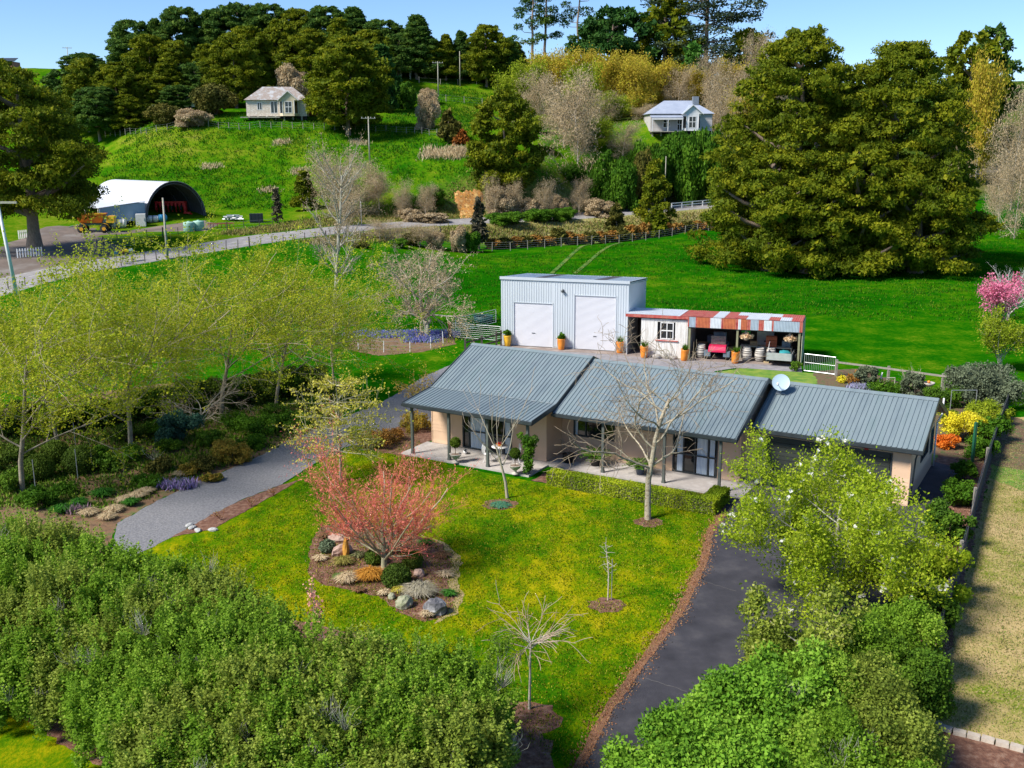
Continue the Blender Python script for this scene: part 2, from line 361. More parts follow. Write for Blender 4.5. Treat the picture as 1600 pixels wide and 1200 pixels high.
sheet('back_lawn', [hw(13,9.3)[:2], hw(24,9.3)[:2], hw(28.3,6)[:2], hw(29.5,14)[:2], sw(24,-3.3)[:2], sw(18.5,-2.9)[:2], sw(17,-5)[:2], hw(13,13)[:2]], M('back_lawn_grass', (.07,.19,.01), (.14,.24,.02), 1.2, .9, .5, 14, c3=(.22,.28,.03)), .010, edge=.1, seed=3)
sheet('gravel_drive', g2([(185,817),(245,783),(300,757),(400,716),(450,690),(530,655),(590,632),(625,612),(660,590),(700,572),(735,556),(775,547)]) + [hw(-.6, 9)[:2], hw(-.6, 2)[:2]] + g2([(640,672),(590,690),(530,700),(470,738),(440,757),(380,780),(330,805),(268,840),(225,862),(170,880)]), m_grav, .012, edge=.05, seed=4)
sheet('rear_yard', [sw(-1.0, -.2)[:2], sw(10, -.2)[:2], sw(10.0,-.9)[:2], sw(22.3, -.8)[:2], sw(22.5,-3.2)[:2], sw(18.2,-3.0)[:2], sw(16.8,-4.6)[:2], hw(14,9)[:2], hw(-1,8.8)[:2], hw(-3, 10)[:2]], M('grey_chip_yard', (.30,.28,.28), (.20,.19,.20), 2, .9, .5, 20), .016)
sheet('driveway', [flat(*p) for p in [(1128,803),(1112,832),(1101,880),(1061,962),(1001,1042),(951,1112),(905,1202),(870,1280)]] + [(7.2, 18.5), (7.9, 22), (9.6, 26.5), (11.6, 30.5)] + [flat(*p) for p in [(1418,905),(1450,860),(1478,800),(1500,762),(1511,735),(1460,722)]]+[hw(22.9, 8)[:2], hw(22.9, 2.5)[:2], hw(16.8, 2.2)[:2], hw(15.9, -.5)[:2], hw(16.8,-2.9)[:2]], m_asph, .020)
me_edge = [flat(*p) for p in [(1131,800),(1109,832),(1099,880),(1059,962),(999,1042),(949,1112),(903,1202),(868,1280)]]
E1 = resample([(a, b, 0) for a, b in me_edge], .3); tE = np.gradient(E1, axis=0); tE /= np.linalg.norm(tE, axis=1)[:, None]
strip = [(a-.26*t[1]*-1*-1, b+.26*t[0]*-1*-1) for (a, b), t in zip(E1, tE)]
side = [(a+.13*t[1], b-.13*t[0]) for (a, b), t in zip(E1, tE)]; side2 = [(a-.13*t[1], b+.13*t[0]) for (a, b), t in zip(E1, tE)]
sheet('mulch_edging', side+side2[::-1], M('brown_leaf_edging', (.17,.075,.04), (.27,.14,.07), 7, .95, .9, 30), .026, step=9, edge=.03, seed=5)
# island bed, tree rings, strip beds
def blob(cx, cy, rx, ry, seed, n=26, j=.12, rot=0):
    rg = random.Random(seed); o = []
    for k in range(n):
        t = 2*pi*k/n; q = 1+rg.uniform(-j, j); x, y = rx*cos(t)*q, ry*sin(t)*q; o.append((cx+x*cos(rot)-y*sin(rot), cy+x*sin(rot)+y*cos(rot)))
    return o
ISL = g2([(505,822),(560,812),(640,835),(690,850),(706,880),(700,910),(712,935),(700,960),(665,972),(628,960),(590,932),(545,922),(500,912),(482,895),(484,860),(492,835)])
sheet('island_bed', ISL, m_mulch, .012, edge=.06, seed=11)
sheet('dry_grass_fringe', g2([(655,835),(700,850),(722,872),(716,910),(724,935),(714,960),(680,975),(700,950),(700,910),(706,880),(690,850)]), M('dry_clippings', (.42,.31,.15), (.30,.24,.09), 6, .95, .9, 30), .008, edge=.08, seed=12)
for k, (px, py, r) in enumerate([(948,946,.62),(1013,816,.62),(821,1122,.95),(780,788,.75)]):
    x, y = flat(px, py); sheet('tree_ring', blob(x, y, r, r*.9, 20+k), m_mulch, .012, edge=.03, seed=30+k)
sheet('drive_bed', g2([(268,840),(330,805),(380,781),(440,758),(470,750),(400,790),(372,806),(330,828),(285,836)]), m_mulch, .016, edge=.04, seed=41)
sheet('porch_bed', [hw(-3.5,2)[:2], hw(-.5,2.4)[:2], hw(-.35,-.4)[:2], hw(.5,-2.5)[:2], hw(-1.5,-2.6)[:2], hw(-3.4,-.6)[:2]], m_mulch, .018, edge=.06, seed=42)
sheet('hedge_bed', [hw(7.4,-2.7)[:2], hw(16.7,-2.85)[:2], hw(16.7,-.5)[:2], hw(7.4,-.5)[:2]], m_mulch, .017, edge=.05, seed=43)
sheet('woodland_bed', g2([(-200,900),(150,900),(185,817),(245,783),(300,757),(400,716),(450,690),(530,655),(560,610),(500,585),(400,590),(250,600),(100,620),(-200,680)]), m_soil, .008, edge=.1, seed=44)
sheet('foreground_bed', g2([(-300,1020),(0,1100),(60,1140),(165,1205),(240,1290),(900,1400),(860,1160),(780,1090),(600,1000),(380,950),(-300,850)]), m_mulch, .010, edge=.08, seed=45)
sheet('fence_bed', [(28.9,57.6),(22.75,46.4),(16.65,34.9),(13.1,28.1),(12.0,25.2),(11.3,25.0),(9.6,27.5),(12.5,31.5),(15.1,36.5),(19.6,45.8),(21.6,49.5),(24.8,55.5),(26.5,59),(28.9,58.4)], m_mulch, .014, edge=.08, seed=46)
sheet('corner_bed', g2([(1448,1128),(1470,1139),(1530,1156),(1600,1178),(1800,1240),(1500,1400),(1300,1250)]), m_mulch, .014, edge=.02, seed=47)
sheet('rear_bed', [hw(17.5,12.3)[:2], hw(24,10.5)[:2], hw(27.5,10)[:2], hw(31,16)[:2], sw(26,-1)[:2], sw(23.2,-2.6)[:2]], M('garden_soil', (.09,.05,.03), (.16,.10,.05), 3, .95, .8, 20, c3=(.05,.10,.02)), .018, edge=.1, seed=48)
sheet('bluebell_bed', g2([(560,520),(640,528),(705,522),(712,538),(660,550),(590,556),(540,545)]), m_soil, .012, edge=.1, seed=49)
# grass worn pale along the tracks in the paddock is in the ground cover itself

# ------------------------------------------------------------------ builders shared by the buildings
m_roof = M('roof_green_grey', (.135,.175,.195), (.18,.225,.24), 1.3, .5, .06, 3, c3=(.15,.20,.21), lo=.3, hi=.7, spec=.35, stretch=(1, .22, .22))
m_trim = M('dark_trim', (.028,.036,.04), (.04,.05,.055), 3, .45)
m_board = M('peach_weatherboard', (.68,.47,.31), (.64,.435,.285), .8, .6, .05, 12, lo=.3, hi=.7)
m_post = M('verandah_post', (.10,.115,.10), (.075,.085,.075), 6, .6)
m_glass = bpy.data.materials.new('window_glass'); m_glass.use_nodes = True
_b = m_glass.node_tree.nodes['Principled BSDF']; _b.inputs['Base Color'].default_value = (.012,.016,.018,1); _b.inputs['Roughness'].default_value = .06; _b.inputs['Specular IOR Level'].default_value = .7
m_curt = M('curtain_fabric', (.62,.70,.76), (.48,.56,.64), 9, .9, stretch=(1, 1, .05))
m_white = M('white_paint', (.78,.77,.75), (.70,.69,.67), 2, .5)
m_steel = M('galvanised_steel', (.48,.50,.52), (.38,.40,.42), 3, .4, metal=.6)
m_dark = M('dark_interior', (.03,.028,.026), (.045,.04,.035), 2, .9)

def ribbed(mb, p0, a, b, up, pitch=.2, rib=.045, hgt=.03, off=0.):
    """sheet metal: p0 corner, a = width vector, b = length vector, ribs run along b"""
    p0, a, b, up = map(Vector, (p0, a, b, up)); L = a.length; ah = a/L; prof = [(0, 0)]; x = pitch*.5
    while x < L-rib*1.4:
        prof += [(x-rib*.7, 0), (x-rib*.3, hgt), (x+rib*.3, hgt), (x+rib*.7, 0)]; x += pitch
    prof.append((L, 0)); vs = []; 
    for x, h in prof: q = p0+ah*x+up*(h+off); vs += [q, q+b]
    n = len(prof); fs = [(2*i, 2*i+2, 2*i+3, 2*i+1) for i in range(n-1)]
    mb.add(vs, fs); th = up*(-.02+off)
    mb.add([p0+th, p0+a+th, p0+a+b+th, p0+b+th], [(0, 3, 2, 1)]); return mb
def boards(mb, x0, x1, z0, z1, h=.165, holes=(), y=0., lap=.016, top=None, axis='x', out=-1):
    """lapped weatherboards on a wall in the plane y (axis x) or x (axis y); holes = (a0,a1,z0,z1); top(z) -> (lo,hi) clips a gable"""
    zs = sorted(set([z0, z1]+[q for H_ in holes for q in H_[2:] if z0 < q < z1]+[round(z0+h*k, 4) for k in range(1, int((z1-z0)/h)+1)]))
    for za, zb in zip(zs[:-1], zs[1:]):
        if zb-za < .004: continue
        lo, hi = x0, x1
        if top: lo, hi = top((za+zb)/2)
        if hi-lo < .02: continue
        iv = [(lo, hi)]
        for a0, a1, c0, c1 in holes:
            if c0 < (za+zb)/2 < c1:
                iv = [q for s_, e_ in iv for q in ((s_, min(e_, a0)), (max(s_, a1), e_)) if q[1]-q[0] > .01]
        k = ((za-z0) % h)/h; ya = y+out*lap*(1-k); yb = y+out*lap*(1-min(1, k+(zb-za)/h))
        for s_, e_ in iv:
            P = [(s_, ya, za), (e_, ya, za), (e_, yb, zb), (s_, yb, zb), (s_, y, za), (e_, y, za)]
            if axis == 'y': P = [(q[1], q[0], q[2]) for q in P]
            mb.add(P, [(0, 1, 2, 3), (4, 5, 1, 0)] if (axis == 'x') else [(0, 3, 2, 1), (4, 0, 1, 5)])
    return mb
def solid_wall(mb, x0, x1, y0, y1, z0, z1, holes=()):
    xs = sorted(set([x0, x1]+[q for H_ in holes for q in H_[:2]])); 
    for a, b in zip(xs[:-1], xs[1:]):
        hs = sorted([(H_[2], H_[3]) for H_ in holes if H_[0] <= (a+b)/2 <= H_[1]]); z = z0
        for c, d in hs:
            if c > z: mb.box(a, b, y0, y1, z, c)
            z = d
        if z1 > z: mb.box(a, b, y0, y1, z, z1)
    return mb

# ------------------------------------------------------------------ the house
house = thing('house', 'long single storey peach weatherboard house with grey green ribbed metal roof and verandahs', 'house', (A0[0], A0[1], 0), -TH)
def rafter(u0, u1, prof, name='roof'):
    mb = MB()
    for (v0, z0), (v1, z1) in zip(prof[:-1], prof[1:]):
        d = Vector((0, v1-v0, z1-z0)); up = Vector((0, -(z1-z0), v1-v0)).normalized()
        if v0 < prof[-1][0] and z1 > z0: ribbed(mb, (u0, v0, z0), (u1-u0, 0, 0), d, up, .21, .05, .034)
        else: ribbed(mb, (u0, v0, z0), (u1-u0, 0, 0), d, up, .21, .05, .034)
    return mb.build(name, m_roof, house)
LP = [(-2.4, 2.72), (.02, 3.0), (4.0, 4.60), (8.6, 2.76)]
MP = [(-.36, 2.68), (4.0, 4.47), (8.6, 2.62)]
GP = [(1.70, 2.69), (5.2, 4.14), (8.75, 2.69)]
for (u0, u1, prof) in ((-.05, 7.22, LP), (7.24, 16.24, MP), (16.26, 23.5, GP)):
    r = rafter(u0, u1, prof)
    rp = max(prof, key=lambda p: p[1]); mb = MB()
    sl_ = (rp[1]-prof[-2][1])/(rp[0]-prof[-2][0]) if rp[0] != prof[-2][0] else .4
    mb.extr([(u0, rp[0]-.2, rp[1]-.055), (u0, rp[0], rp[1]+.05), (u0, rp[0]+.2, rp[1]-.055)], (u1-u0, 0, 0)); mb.build('ridge_cap', m_roof, r)
    for us, wd in ((u0, -.035), (u1, .035)):
        mb = MB()
        for (v0, z0), (v1, z1) in zip(prof[:-1], prof[1:]): mb.extr([(us, v0, z0-.19), (us, v1, z1-.19), (us, v1, z1+.05), (us, v0, z0+.05)], (wd, 0, 0))
        mb.build('bargeboard', m_trim if us != u1 or u1 > 20 else m_trim, r)
    v0, z0 = prof[0]; mb = MB(); mb.extr([(u0-.03, v0-.13, z0-.02), (u0-.03, v0-.12, z0-.15), (u0-.03, v0-.02, z0-.16), (u0-.03, v0-.02, z0-.02), (u0-.03, v0-.035, z0-.02), (u0-.03, v0-.035, z0-.13), (u0-.03, v0-.105, z0-.12), (u0-.03, v0-.115, z0-.02)], (u1-u0+.06, 0, 0))
    mb.build('gutter', m_trim, r)
    mb = MB(); mb.extr([(u0+.02, v0, z0-.21), (u0+.02, v0+.03, z0-.21), (u0+.02, v0+.03, z0-.03), (u0+.02, v0, z0-.03)], (u1-u0-.04, 0, 0)); mb.build('fascia', m_trim, r)
mb = MB()
for x in np.arange(0, 7.1, .42): mb.cbox((x+.1, .02, 3.03), (.30, .07, .025))
mb.build('join_flashing', M('worn_flashing', (.30,.33,.34), (.16,.20,.21), 6, .5, lo=.42, hi=.55), house)
# walls
WH = 2.62
holesL = [(1.88, 4.78, .03, 2.1)]; holesM = [(7.35, 9.58, 1.08, 1.98), (12.57, 14.76, .04, 2.02)]; holesG = [(16.86, 22.2, .03, 2.22)]
holesS = [(4.95, 6.9, 1.2, 2.1), (7.6, 8.3, .9, 2.1)]
def wall(name, fn):
    a = MB(); fn(a); return a.build(name, m_board, house)
wall('front_wall', lambda a: (boards(a, 0, 6.68, .08, 2.9, y=-.0, holes=holesL), solid_wall(a, 0.01, 6.67, .005, .11, .0, 2.9, holesL)))
wall('front_wall', lambda a: (boards(a, 6.70, 15.8, .08, 2.75, y=1.65, holes=holesM), solid_wall(a, 6.71, 15.79, 1.655, 1.76, 0, 2.75, holesM)))
wall('front_wall', lambda a: (boards(a, 15.82, 22.98, .08, 2.5, y=2.2, holes=holesG), solid_wall(a, 15.83, 22.97, 2.205, 2.31, 0, 2.5, holesG)))
wall('return_wall', lambda a: (boards(a, .0, 1.63, .08, 2.9, y=6.7, axis='y', out=1), a.box(6.60, 6.695, .12, 1.645, 0, 2.9)))
wall('return_wall', lambda a: (boards(a, 1.66, 2.19, .08, 2.75, y=15.82, axis='y', out=1), a.box(15.72, 15.815, 1.77, 2.195, 0, 2.75)))
def gab(prof, inset=.05):
    r_ = max(prof, key=lambda p: p[1])
    def f(z):
        lo = prof[0][0]; hi = prof[-1][0]
        P = [p for p in prof if p[0] <= r_[0]]
        zz = z+.06
        lo = np.interp(zz, [p[1] for p in P], [p[0] for p in P]); Q = [p for p in prof if p[0] >= r_[0]][::-1]
        hi = np.interp(zz, [p[1] for p in Q], [p[0] for p in Q]); return lo, hi
    return f
gG = gab(GP); gL = gab(LP); gM = gab(MP)
wall('side_wall', lambda a: (boards(a, 2.2, 8.6, .08, 4.02, y=23.0, axis='y', out=1, holes=holesS, top=lambda z: (max(2.2, gG(z)[0]), min(8.6, gG(z)[1]))),
     [a.box(22.88, 22.99, p, q, c, d) for p, q, c, d in ((2.32, 4.95, 0, 2.55), (4.95, 6.9, 0, 1.2), (4.95, 6.9, 2.1, 2.6), (6.9, 7.6, 0, 2.6), (7.6, 8.3, 0, .9), (7.6, 8.3, 2.1, 2.6), (8.3, 8.6, 0, 2.6))],
     a.extr([(22.9, 2.3, 2.6), (22.9, 5.2, 3.95), (22.9, 8.5, 2.6)], (.085, 0, 0))))
wall('gable_wall', lambda a: (boards(a, 1.0, 8.2, 2.5, 4.36, y=15.98, axis='y', out=1, top=lambda z: (max(1.0, gM(z)[0]), gM(z)[1])), a.extr([(15.9, .2, 2.5), (15.9, 4, 4.3), (15.9, 8.2, 2.5)], (.07, 0, 0))))
wall('gable_wall', lambda a: (boards(a, -.0, 8.2, 2.6, 4.45, y=7.0, axis='y', out=1, top=lambda z: (max(0., gL(z)[0]), gL(z)[1])), a.extr([(6.9, .1, 2.6), (6.9, 4, 4.45), (6.9, 8.2, 2.6)], (.085, 0, 0))))
wall('side_wall', lambda a: (boards(a, 0, 8.4, .08, 4.45, y=0, axis='y', out=-1, top=lambda z: (max(0., gL(z)[0]) if z > 2.9 else 0., min(8.4, gL(z)[1]))), a.box(.01, .1, .12, 8.4, 0, 2.7), a.extr([(.01, .1, 2.7), (.01, 4, 4.45), (.01, 8.3, 2.75)], (.085, 0, 0))))
wall('rear_wall', lambda a: (a.box(0, 6.9, 8.4, 8.5, 0, 2.7), a.box(6.92, 15.85, 8.35, 8.45, 0, 2.55), a.box(15.87, 22.99, 8.6, 8.7, 0, 2.62)))
MB().box(-.02, 6.72, -.03, .0, 0, .075).box(6.72, 15.84, 1.61, 1.65, 0, .075).build('base_board', m_trim, house)
# corner trims
MB().box(6.68, 6.725, -.03, .02, .05, 2.9).build('corner_board', m_board, house); MB().box(22.98, 23.03, 2.17, 2.22, .05, 2.55).build('corner_board', m_board, house)
MB().box(-.025, .02, -.03, .02, .05, 2.9).build('corner_board', m_board, house); MB().box(15.8, 15.845, 1.62, 1.67, .05, 2.7).build('corner_board', m_board, house)
# verandah soffits
MB().extr([(-.0, -2.35, 2.60), (-.0, .0, 2.88), (-.0, .0, 2.90), (-.0, -2.35, 2.62)], (7.15, 0, 0)).build('soffit', M('soffit_lining', (.40,.37,.33), None, 2, .8), house)
MB().extr([(7.26, -.3, 2.54), (7.26, 1.62, 2.72), (7.26, 1.62, 2.74), (7.26, -.3, 2.56)], (8.9, 0, 0)).build('soffit', MATS['soffit_lining'], house)
MB().extr([(16.28, 1.72, 2.50), (16.28, 2.19, 2.50), (16.28, 2.19, 2.52), (16.28, 1.72, 2.52)], (7.2, 0, 0)).build('soffit', MATS['soffit_lining'], house)
for u, v in ((.28, -2.13), (2.47, -2.13), (4.68, -2.13), (6.87, -2.13), (9.83, -.2), (12.88, -.2), (15.5, -.2)):
    MB().box(u-.06, u+.06, v-.06, v+.06, .09, 2.62).box(u-.075, u+.075, v-.075, v+.075, .085, .2).build('post', m_post, house)
MB().box(.28, 6.87, -2.16, -2.10, 2.50, 2.63).build('beam', m_trim, house); MB().box(9.83, 15.5, -.23, -.17, 2.46, 2.58).build('beam', m_trim, house)
MB().prism([(-.3, -2.35), (7.05, -2.35), (7.05, -.42), (16.6, -.42), (16.6, 2.0), (15.84, 2.0), (15.84, 1.6), (6.74, 1.6), (6.74, -.05), (-.3, -.05)], .0, .085).build('porch_slab', m_conc, house)
MB().box(16.7, 22.4, 1.55, 2.2, .0, .05).build('garage_threshold', m_conc2, house)
# openings: frame, panes, curtains
def window(name, u0, u1, z0, z1, y, parent, mull=(), rails=(), curt=(), fr=.055, axis='x', out=-1, mframe=None, reveal=.05, curtm=None):
    """each window or door set: a frame with its panes and curtains beneath it"""
    a = MB(); mf = mframe or m_trim
    def bx(mb, a0, a1, c0, c1, d0, d1):
        lo, hi = sorted((y+out*d0, y+out*d1))
        if axis == 'x': mb.box(a0, a1, lo, hi, c0, c1)
        else: mb.box(lo, hi, a0, a1, c0, c1)
    bx(a, u0, u0+fr, z0, z1, -.06, .035); bx(a, u1-fr, u1, z0, z1, -.06, .035); bx(a, u0+fr, u1-fr, z0, z0+fr, -.06, .035); bx(a, u0+fr, u1-fr, z1-fr, z1, -.06, .035)
    for m_ in mull: bx(a, m_-fr*.5, m_+fr*.5, z0+fr, z1-fr, -.055, .02)
    for (r0, r1, zz) in rails: bx(a, r0, r1, zz-fr*.6, zz+fr*.6, -.05, .026)
    f = a.build(name, mf, parent)
    ms = [u0+fr]+[q for m_ in mull for q in (m_-fr*.5, m_+fr*.5)]+[u1-fr]
    for k in range(0, len(ms)-1, 2):
        g = MB(); bx(g, ms[k]+.002, ms[k+1]-.002, z0+fr, z1-fr, -.052, -.045); g.build('pane', m_glass, f)
    for c0, c1 in curt:      # folds of a curtain hanging just behind the pane, built as pleats
        g = MB(); n = max(4, int((c1-c0)/.06)); P = []
        for k in range(n+1):
            x = c0+(c1-c0)*k/n; d = -.04+.016*(k % 2); P.append((x, d))
        for (x0_, d0), (x1_, d1) in zip(P[:-1], P[1:]):
            q = [(x0_, y+out*d0, z0+fr), (x1_, y+out*d1, z0+fr), (x1_, y+out*d1, z1-fr), (x0_, y+out*d0, z1-fr)]
            if axis == 'y': q = [(b, a_, c) for a_, b, c in q]
            g.add(q, [(0, 1, 2, 3)])
        g.build('curtain', curtm or m_curt, f)
    return f
window('sliding_door', 1.88, 4.78, .09, 2.1, 0, house, mull=(2.26, 3.32, 4.30), rails=((2.3, 3.3, 1.02), (3.34, 4.28, 1.02), (4.32, 4.74, 1.02)), curt=((2.33, 3.2), (4.36, 4.68)))
window('window', 7.35, 9.58, 1.08, 1.98, 1.65, house, mull=(8.0, 8.92), curt=((7.42, 7.56),))
window('sliding_door', 12.57, 14.76, .09, 2.02, 1.65, house, mull=(13.1, 13.66, 14.3), rails=((12.6, 13.08, 1.0), (13.12, 13.64, 1.0), (13.68, 14.7, 1.0)), curt=((12.78, 13.05), (13.75, 14.25), (14.36, 14.6)))
window('side_window', 4.95, 6.9, 1.2, 2.1, 23.0, house, axis='y', out=1, mull=(5.6, 6.25)); window('side_window', 7.6, 8.3, .9, 2.1, 23.0, house, axis='y', out=1, mframe=M('teal_frame', (.03,.09,.10), None, 3))
m_gdoor = M('garage_door_green', (.028,.034,.028), (.04,.046,.038), 1, .5)
gd = MB().box(16.86, 22.2, 2.28, 2.30, .03, 2.22); gdo = gd.build('garage_door', m_gdoor, house)
for k in range(11):
    MB().box(16.9, 22.16, 2.235, 2.28, .05+k*.197, .05+k*.197+.182).build('door_slat', m_gdoor, gdo)
MB().box(16.80, 16.86, 2.16, 2.3, 0, 2.28).box(22.2, 22.26, 2.16, 2.3, 0, 2.28).box(16.8, 22.26, 2.16, 2.3, 2.22, 2.28).build('door_frame', m_trim, house)
MB(True).tube([(23.09, 8.62, .05), (23.09, 8.62, 2.2), (23.25, 8.9, 2.6), (23.25, 8.9, 3.35)], .04, 8).build('downpipe', m_white, house)
MB().tube([(23.28, 2.5, 2.6), (23.16, 2.4, 2.1), (23.08, 2.35, .1)], .035, 8).build('downpipe', m_trim, house)
MB().lathe([(.09, 0), (.10, .03), (.10, .09), (.05, .12)], (21.2, 2.05, 2.33)).build('alarm_light', M('red_lens', (.5,.02,.02), None, 3, .3), house)

# satellite dish on the roof
dishr = thing('satellite_dish', 'pale blue grey satellite dish standing on the house roof beside the garage ridge', 'satellite dish', hw(16.75, 4.3, 3.78), -TH+.25); dishr.scale = (.86, .86, .86)
d = MB(True); n = 20
prof = [(0.001, .0)]+[(r_, .22*r_*r_) for r_ in np.linspace(.08, .46, 6)]
T0 = Matrix.Translation((0, -.1, .62)) @ Matrix.Rotation(radians(62), 4, 'X'); d.T = T0
d.lathe(prof+[(.47, .235*.22)]+[(r_, .22*r_*r_-.02) for r_ in np.linspace(.46, .05, 6)], (0, 0, 0), 24); d.build('reflector', M('dish_paint', (.36,.47,.56), (.33,.44,.52), 2, .5), dishr)
MB().tube([(0, .02, .5), (0, .05, 0.02)], .03, 8).cbox((0, .05, .0), (.5, .3, .03)).build('mast', m_steel, dishr)
MB().tube([(0, -.08, .3), (-.15, -.62, .62)], .018, 6).build('feed_arm', m_steel, dishr); MB(True).lathe([(.03, 0), (.06, .03), (.055, .14), (.03, .16)], (-.15, -.64, .58), 10).build('feed_horn', m_white, dishr)
MB().tube([(.02, .02, .35), (.55, .5, -.12)], .015, 6).tube([(-.02, .02, .35), (-.4, .5, -.02)], .015, 6).build('stay', m_steel, dishr)

# ------------------------------------------------------------------ big metal shed
m_zinc = M('pale_grey_steel', (.60,.645,.68), (.54,.585,.625), .35, .38, .03, 2, metal=.15, lo=.3, hi=.7)
m_rdoor = M('roller_door_white', (.66,.66,.69), (.63,.63,.66), .9, .5, stretch=(.3, .3, .1))
shed = thing('tool_shed', 'tall pale blue corrugated steel shed with two white roller doors', 'shed', (S0[0], S0[1], 0), -TS)
SW_, SD, SH, SB = 9.86, 6.6, 5.27, 4.75
def shed_front():
    a = MB(); holes = ((.97, 4.15, 0, 3.42), (5.72, 8.97, 0, 4.15)); x = 0; rg = random.Random(2)
    def panel(x0, x1, z0): ribbed(a, (x0, 0, z0), (x1-x0, 0, 0), (0, 0, SH-.12-z0), Vector((0, -1, 0)), .19, .05, .028)
    panel(0, .97, 0); panel(.97, 4.15, 3.42); panel(4.15, 5.72, 0); panel(5.72, 8.97, 4.15); panel(8.97, SW_, 0); return a
shed_front().build('front_wall', m_zinc, shed)
def sidew(x, s_):
    a = MB(); P = []; n = 40
    for k in range(n):
        y0, y1 = SD*k/n, SD*(k+1)/n; z0, z1 = SH-.1-(SH-SB)*k/n, SH-.1-(SH-SB)*(k+1)/n; off = s_*.03
        ya = y0+(y1-y0)*.3; yb = y0+(y1-y0)*.42; yc = y0+(y1-y0)*.7; yd = y0+(y1-y0)*.82
        for (p, q, o1, o2) in ((y0, ya, 0, 0), (ya, yb, 0, off), (yb, yc, off, off), (yc, yd, off, 0), (yd, y1, 0, 0)):
            a.add([(x+o1, p, 0), (x+o2, q, 0), (x+o2, q, z1), (x+o1, p, z0)], [(0, 1, 2, 3)])
    a.box(min(x-s_*.05, x-s_*.02), max(x-s_*.05, x-s_*.02), .05, SD-.05, 0, SB-.2); return a
sidew(SW_, 1).build('side_wall', m_zinc, shed); sidew(0, -1).build('side_wall', m_zinc, shed)
MB().box(0, SW_, SD, SD+.04, 0, SB).build('rear_wall', m_zinc, shed)
m_sroof = M('shed_roof_steel', (.60,.67,.72), (.55,.62,.67), .3, .4, metal=.1)
rf = MB(); ribbed(rf, (-.06, -.06, SH), (SW_+.12, 0, 0), (0, SD+.16, SB-SH-.03), Vector((0, .08, 1)), .21, .05, .03); rfo = rf.build('roof', m_sroof, shed)
for x in (2.55, 7.15):
    a = MB(); ribbed(a, (x, -.02, SH+.006), (.82, 0, 0), (0, SD+.1, SB-SH-.03), Vector((0, .08, 1)), .21, .05, .03, .012); a.build('skylight_sheet', M('clear_sheet_dirty', (.26,.22,.22), (.20,.17,.17), .6, .4), rfo)
MB().box(-.08, SW_+.08, -.10, -.04, SH-.16, SH+.05).build('fascia', m_zinc, shed)
a = MB(); 
for k, off in enumerate((.03, -.07, -.17)): a.extr([(SW_+.05, -.08, SH+off), (SW_+.05, SD+.1, SB+off-.03), (SW_+.05, SD+.1, SB+off-.07), (SW_+.05, -.08, SH+off-.04)], (.035+.015*(k % 2), 0, 0))
a.build('bargeboard', m_zinc, shed)
def roller(x0, x1, z1):
    a = MB(); a.box(x0, x1, .06, .1, .0, z1); o = a.build('roller_door', m_rdoor, shed); n = int(z1/.085); g = MB()
    for k in range(n):
        z = .04+k*(z1-.06)/n; g.add([(x0+.03, .06, z), (x1-.03, .06, z), (x1-.03, .025, z+.03), (x0+.03, .025, z+.03), (x1-.03, .025, z+.055), (x0+.03, .025, z+.055), (x1-.03, .06, z+.078), (x0+.03, .06, z+.078)], [(0, 1, 2, 3), (3, 2, 4, 5), (5, 4, 6, 7)])
    s_ = g.build('door_slat', m_rdoor, o); s_['kind'] = 'stuff'
    MB().box(x0, x0+.06, -.035, .07, 0, z1).box(x1-.06, x1, -.035, .07, 0, z1).box(x0, x1, -.035, .07, z1-.05, z1).build('door_track', m_zinc, o)
    MB().box((x0+x1)/2-.12, (x0+x1)/2+.12, .0, .03, 1.05, 1.1).build('handle', m_trim, o)
roller(.97, 4.15, 3.42); roller(5.72, 8.97, 4.15)
MB(True).lathe([(.05, 0), (.1, .04), (.13, .16), (.02, .18)], (4.88, -.16, 4.28), 10).cbox((4.88, -.06, 4.45), (.12, .12, .12)).tube([(4.88, -.1, 4.4), (5.1, -.16, 4.28)], .03, 6).build('flood_light', m_trim, shed)
MB().box(-.4, 10.4, -1.1, 0, .0, .03).build('apron', m_conc2, shed)

# ------------------------------------------------------------------ old lean-to beside it
lean = thing('carport', 'open lean-to shed with white boarded room and red and grey striped iron fascia', 'carport', (S0[0], S0[1], 0), -TS)
CH, CD = 3.12, 4.1; CU0, CU1 = 9.92, 22.3; CF = -1.1
m_wboard = M('weathered_white_board', (.72,.70,.66), (.50,.46,.41), 1.6, .8, .3, 12, lo=.45, hi=.72, stretch=(3, 3, .35))
m_cgrey = M('aged_iron_grey', (.42,.50,.58), (.36,.43,.50), 3, .5, metal=.2); m_crust = M('rusty_orange_iron', (.52,.16,.06), (.40,.10,.045), 3, .7); m_cred = M('red_painted_iron', (.42,.05,.045), (.46,.14,.10), 2, .7, c3=(.34,.045,.04)); m_cpale = M('pale_iron', (.66,.70,.73), (.56,.60,.64), 3, .5)
m_cream = M('cream_iron', (.62,.60,.42), (.54,.53,.38), 2, .7)
rf = MB(); ribbed(rf, (CU0, CF-.15, CH), (3.9, 0, 0), (0, CD+.2, -.22), Vector((0, .05, 1)), .15, .06, .02); rfo = rf.build('roof', m_cpale, lean)
us = 13.86; rg = random.Random(5)
for k in range(11):
    wd = .765
    for (y0, y1) in ((0, .5), (.5, 1)):
        c = (m_cpale if rg.random() < .62 else m_cred) if k < 8 else (m_cred if (k+int(y0*2)) % 3 else m_cpale)
        a = MB(); ribbed(a, (us+k*wd, CF-.15+(CD+.2)*y0, CH-.22*y0+.012*(k % 2)-(.01 if y0 else 0)), (wd-.004, 0, 0), (0, (CD+.2)*.5, -.11), Vector((0, .05, 1)), .15, .06, .02); a.build('roof_sheet', c, lean)
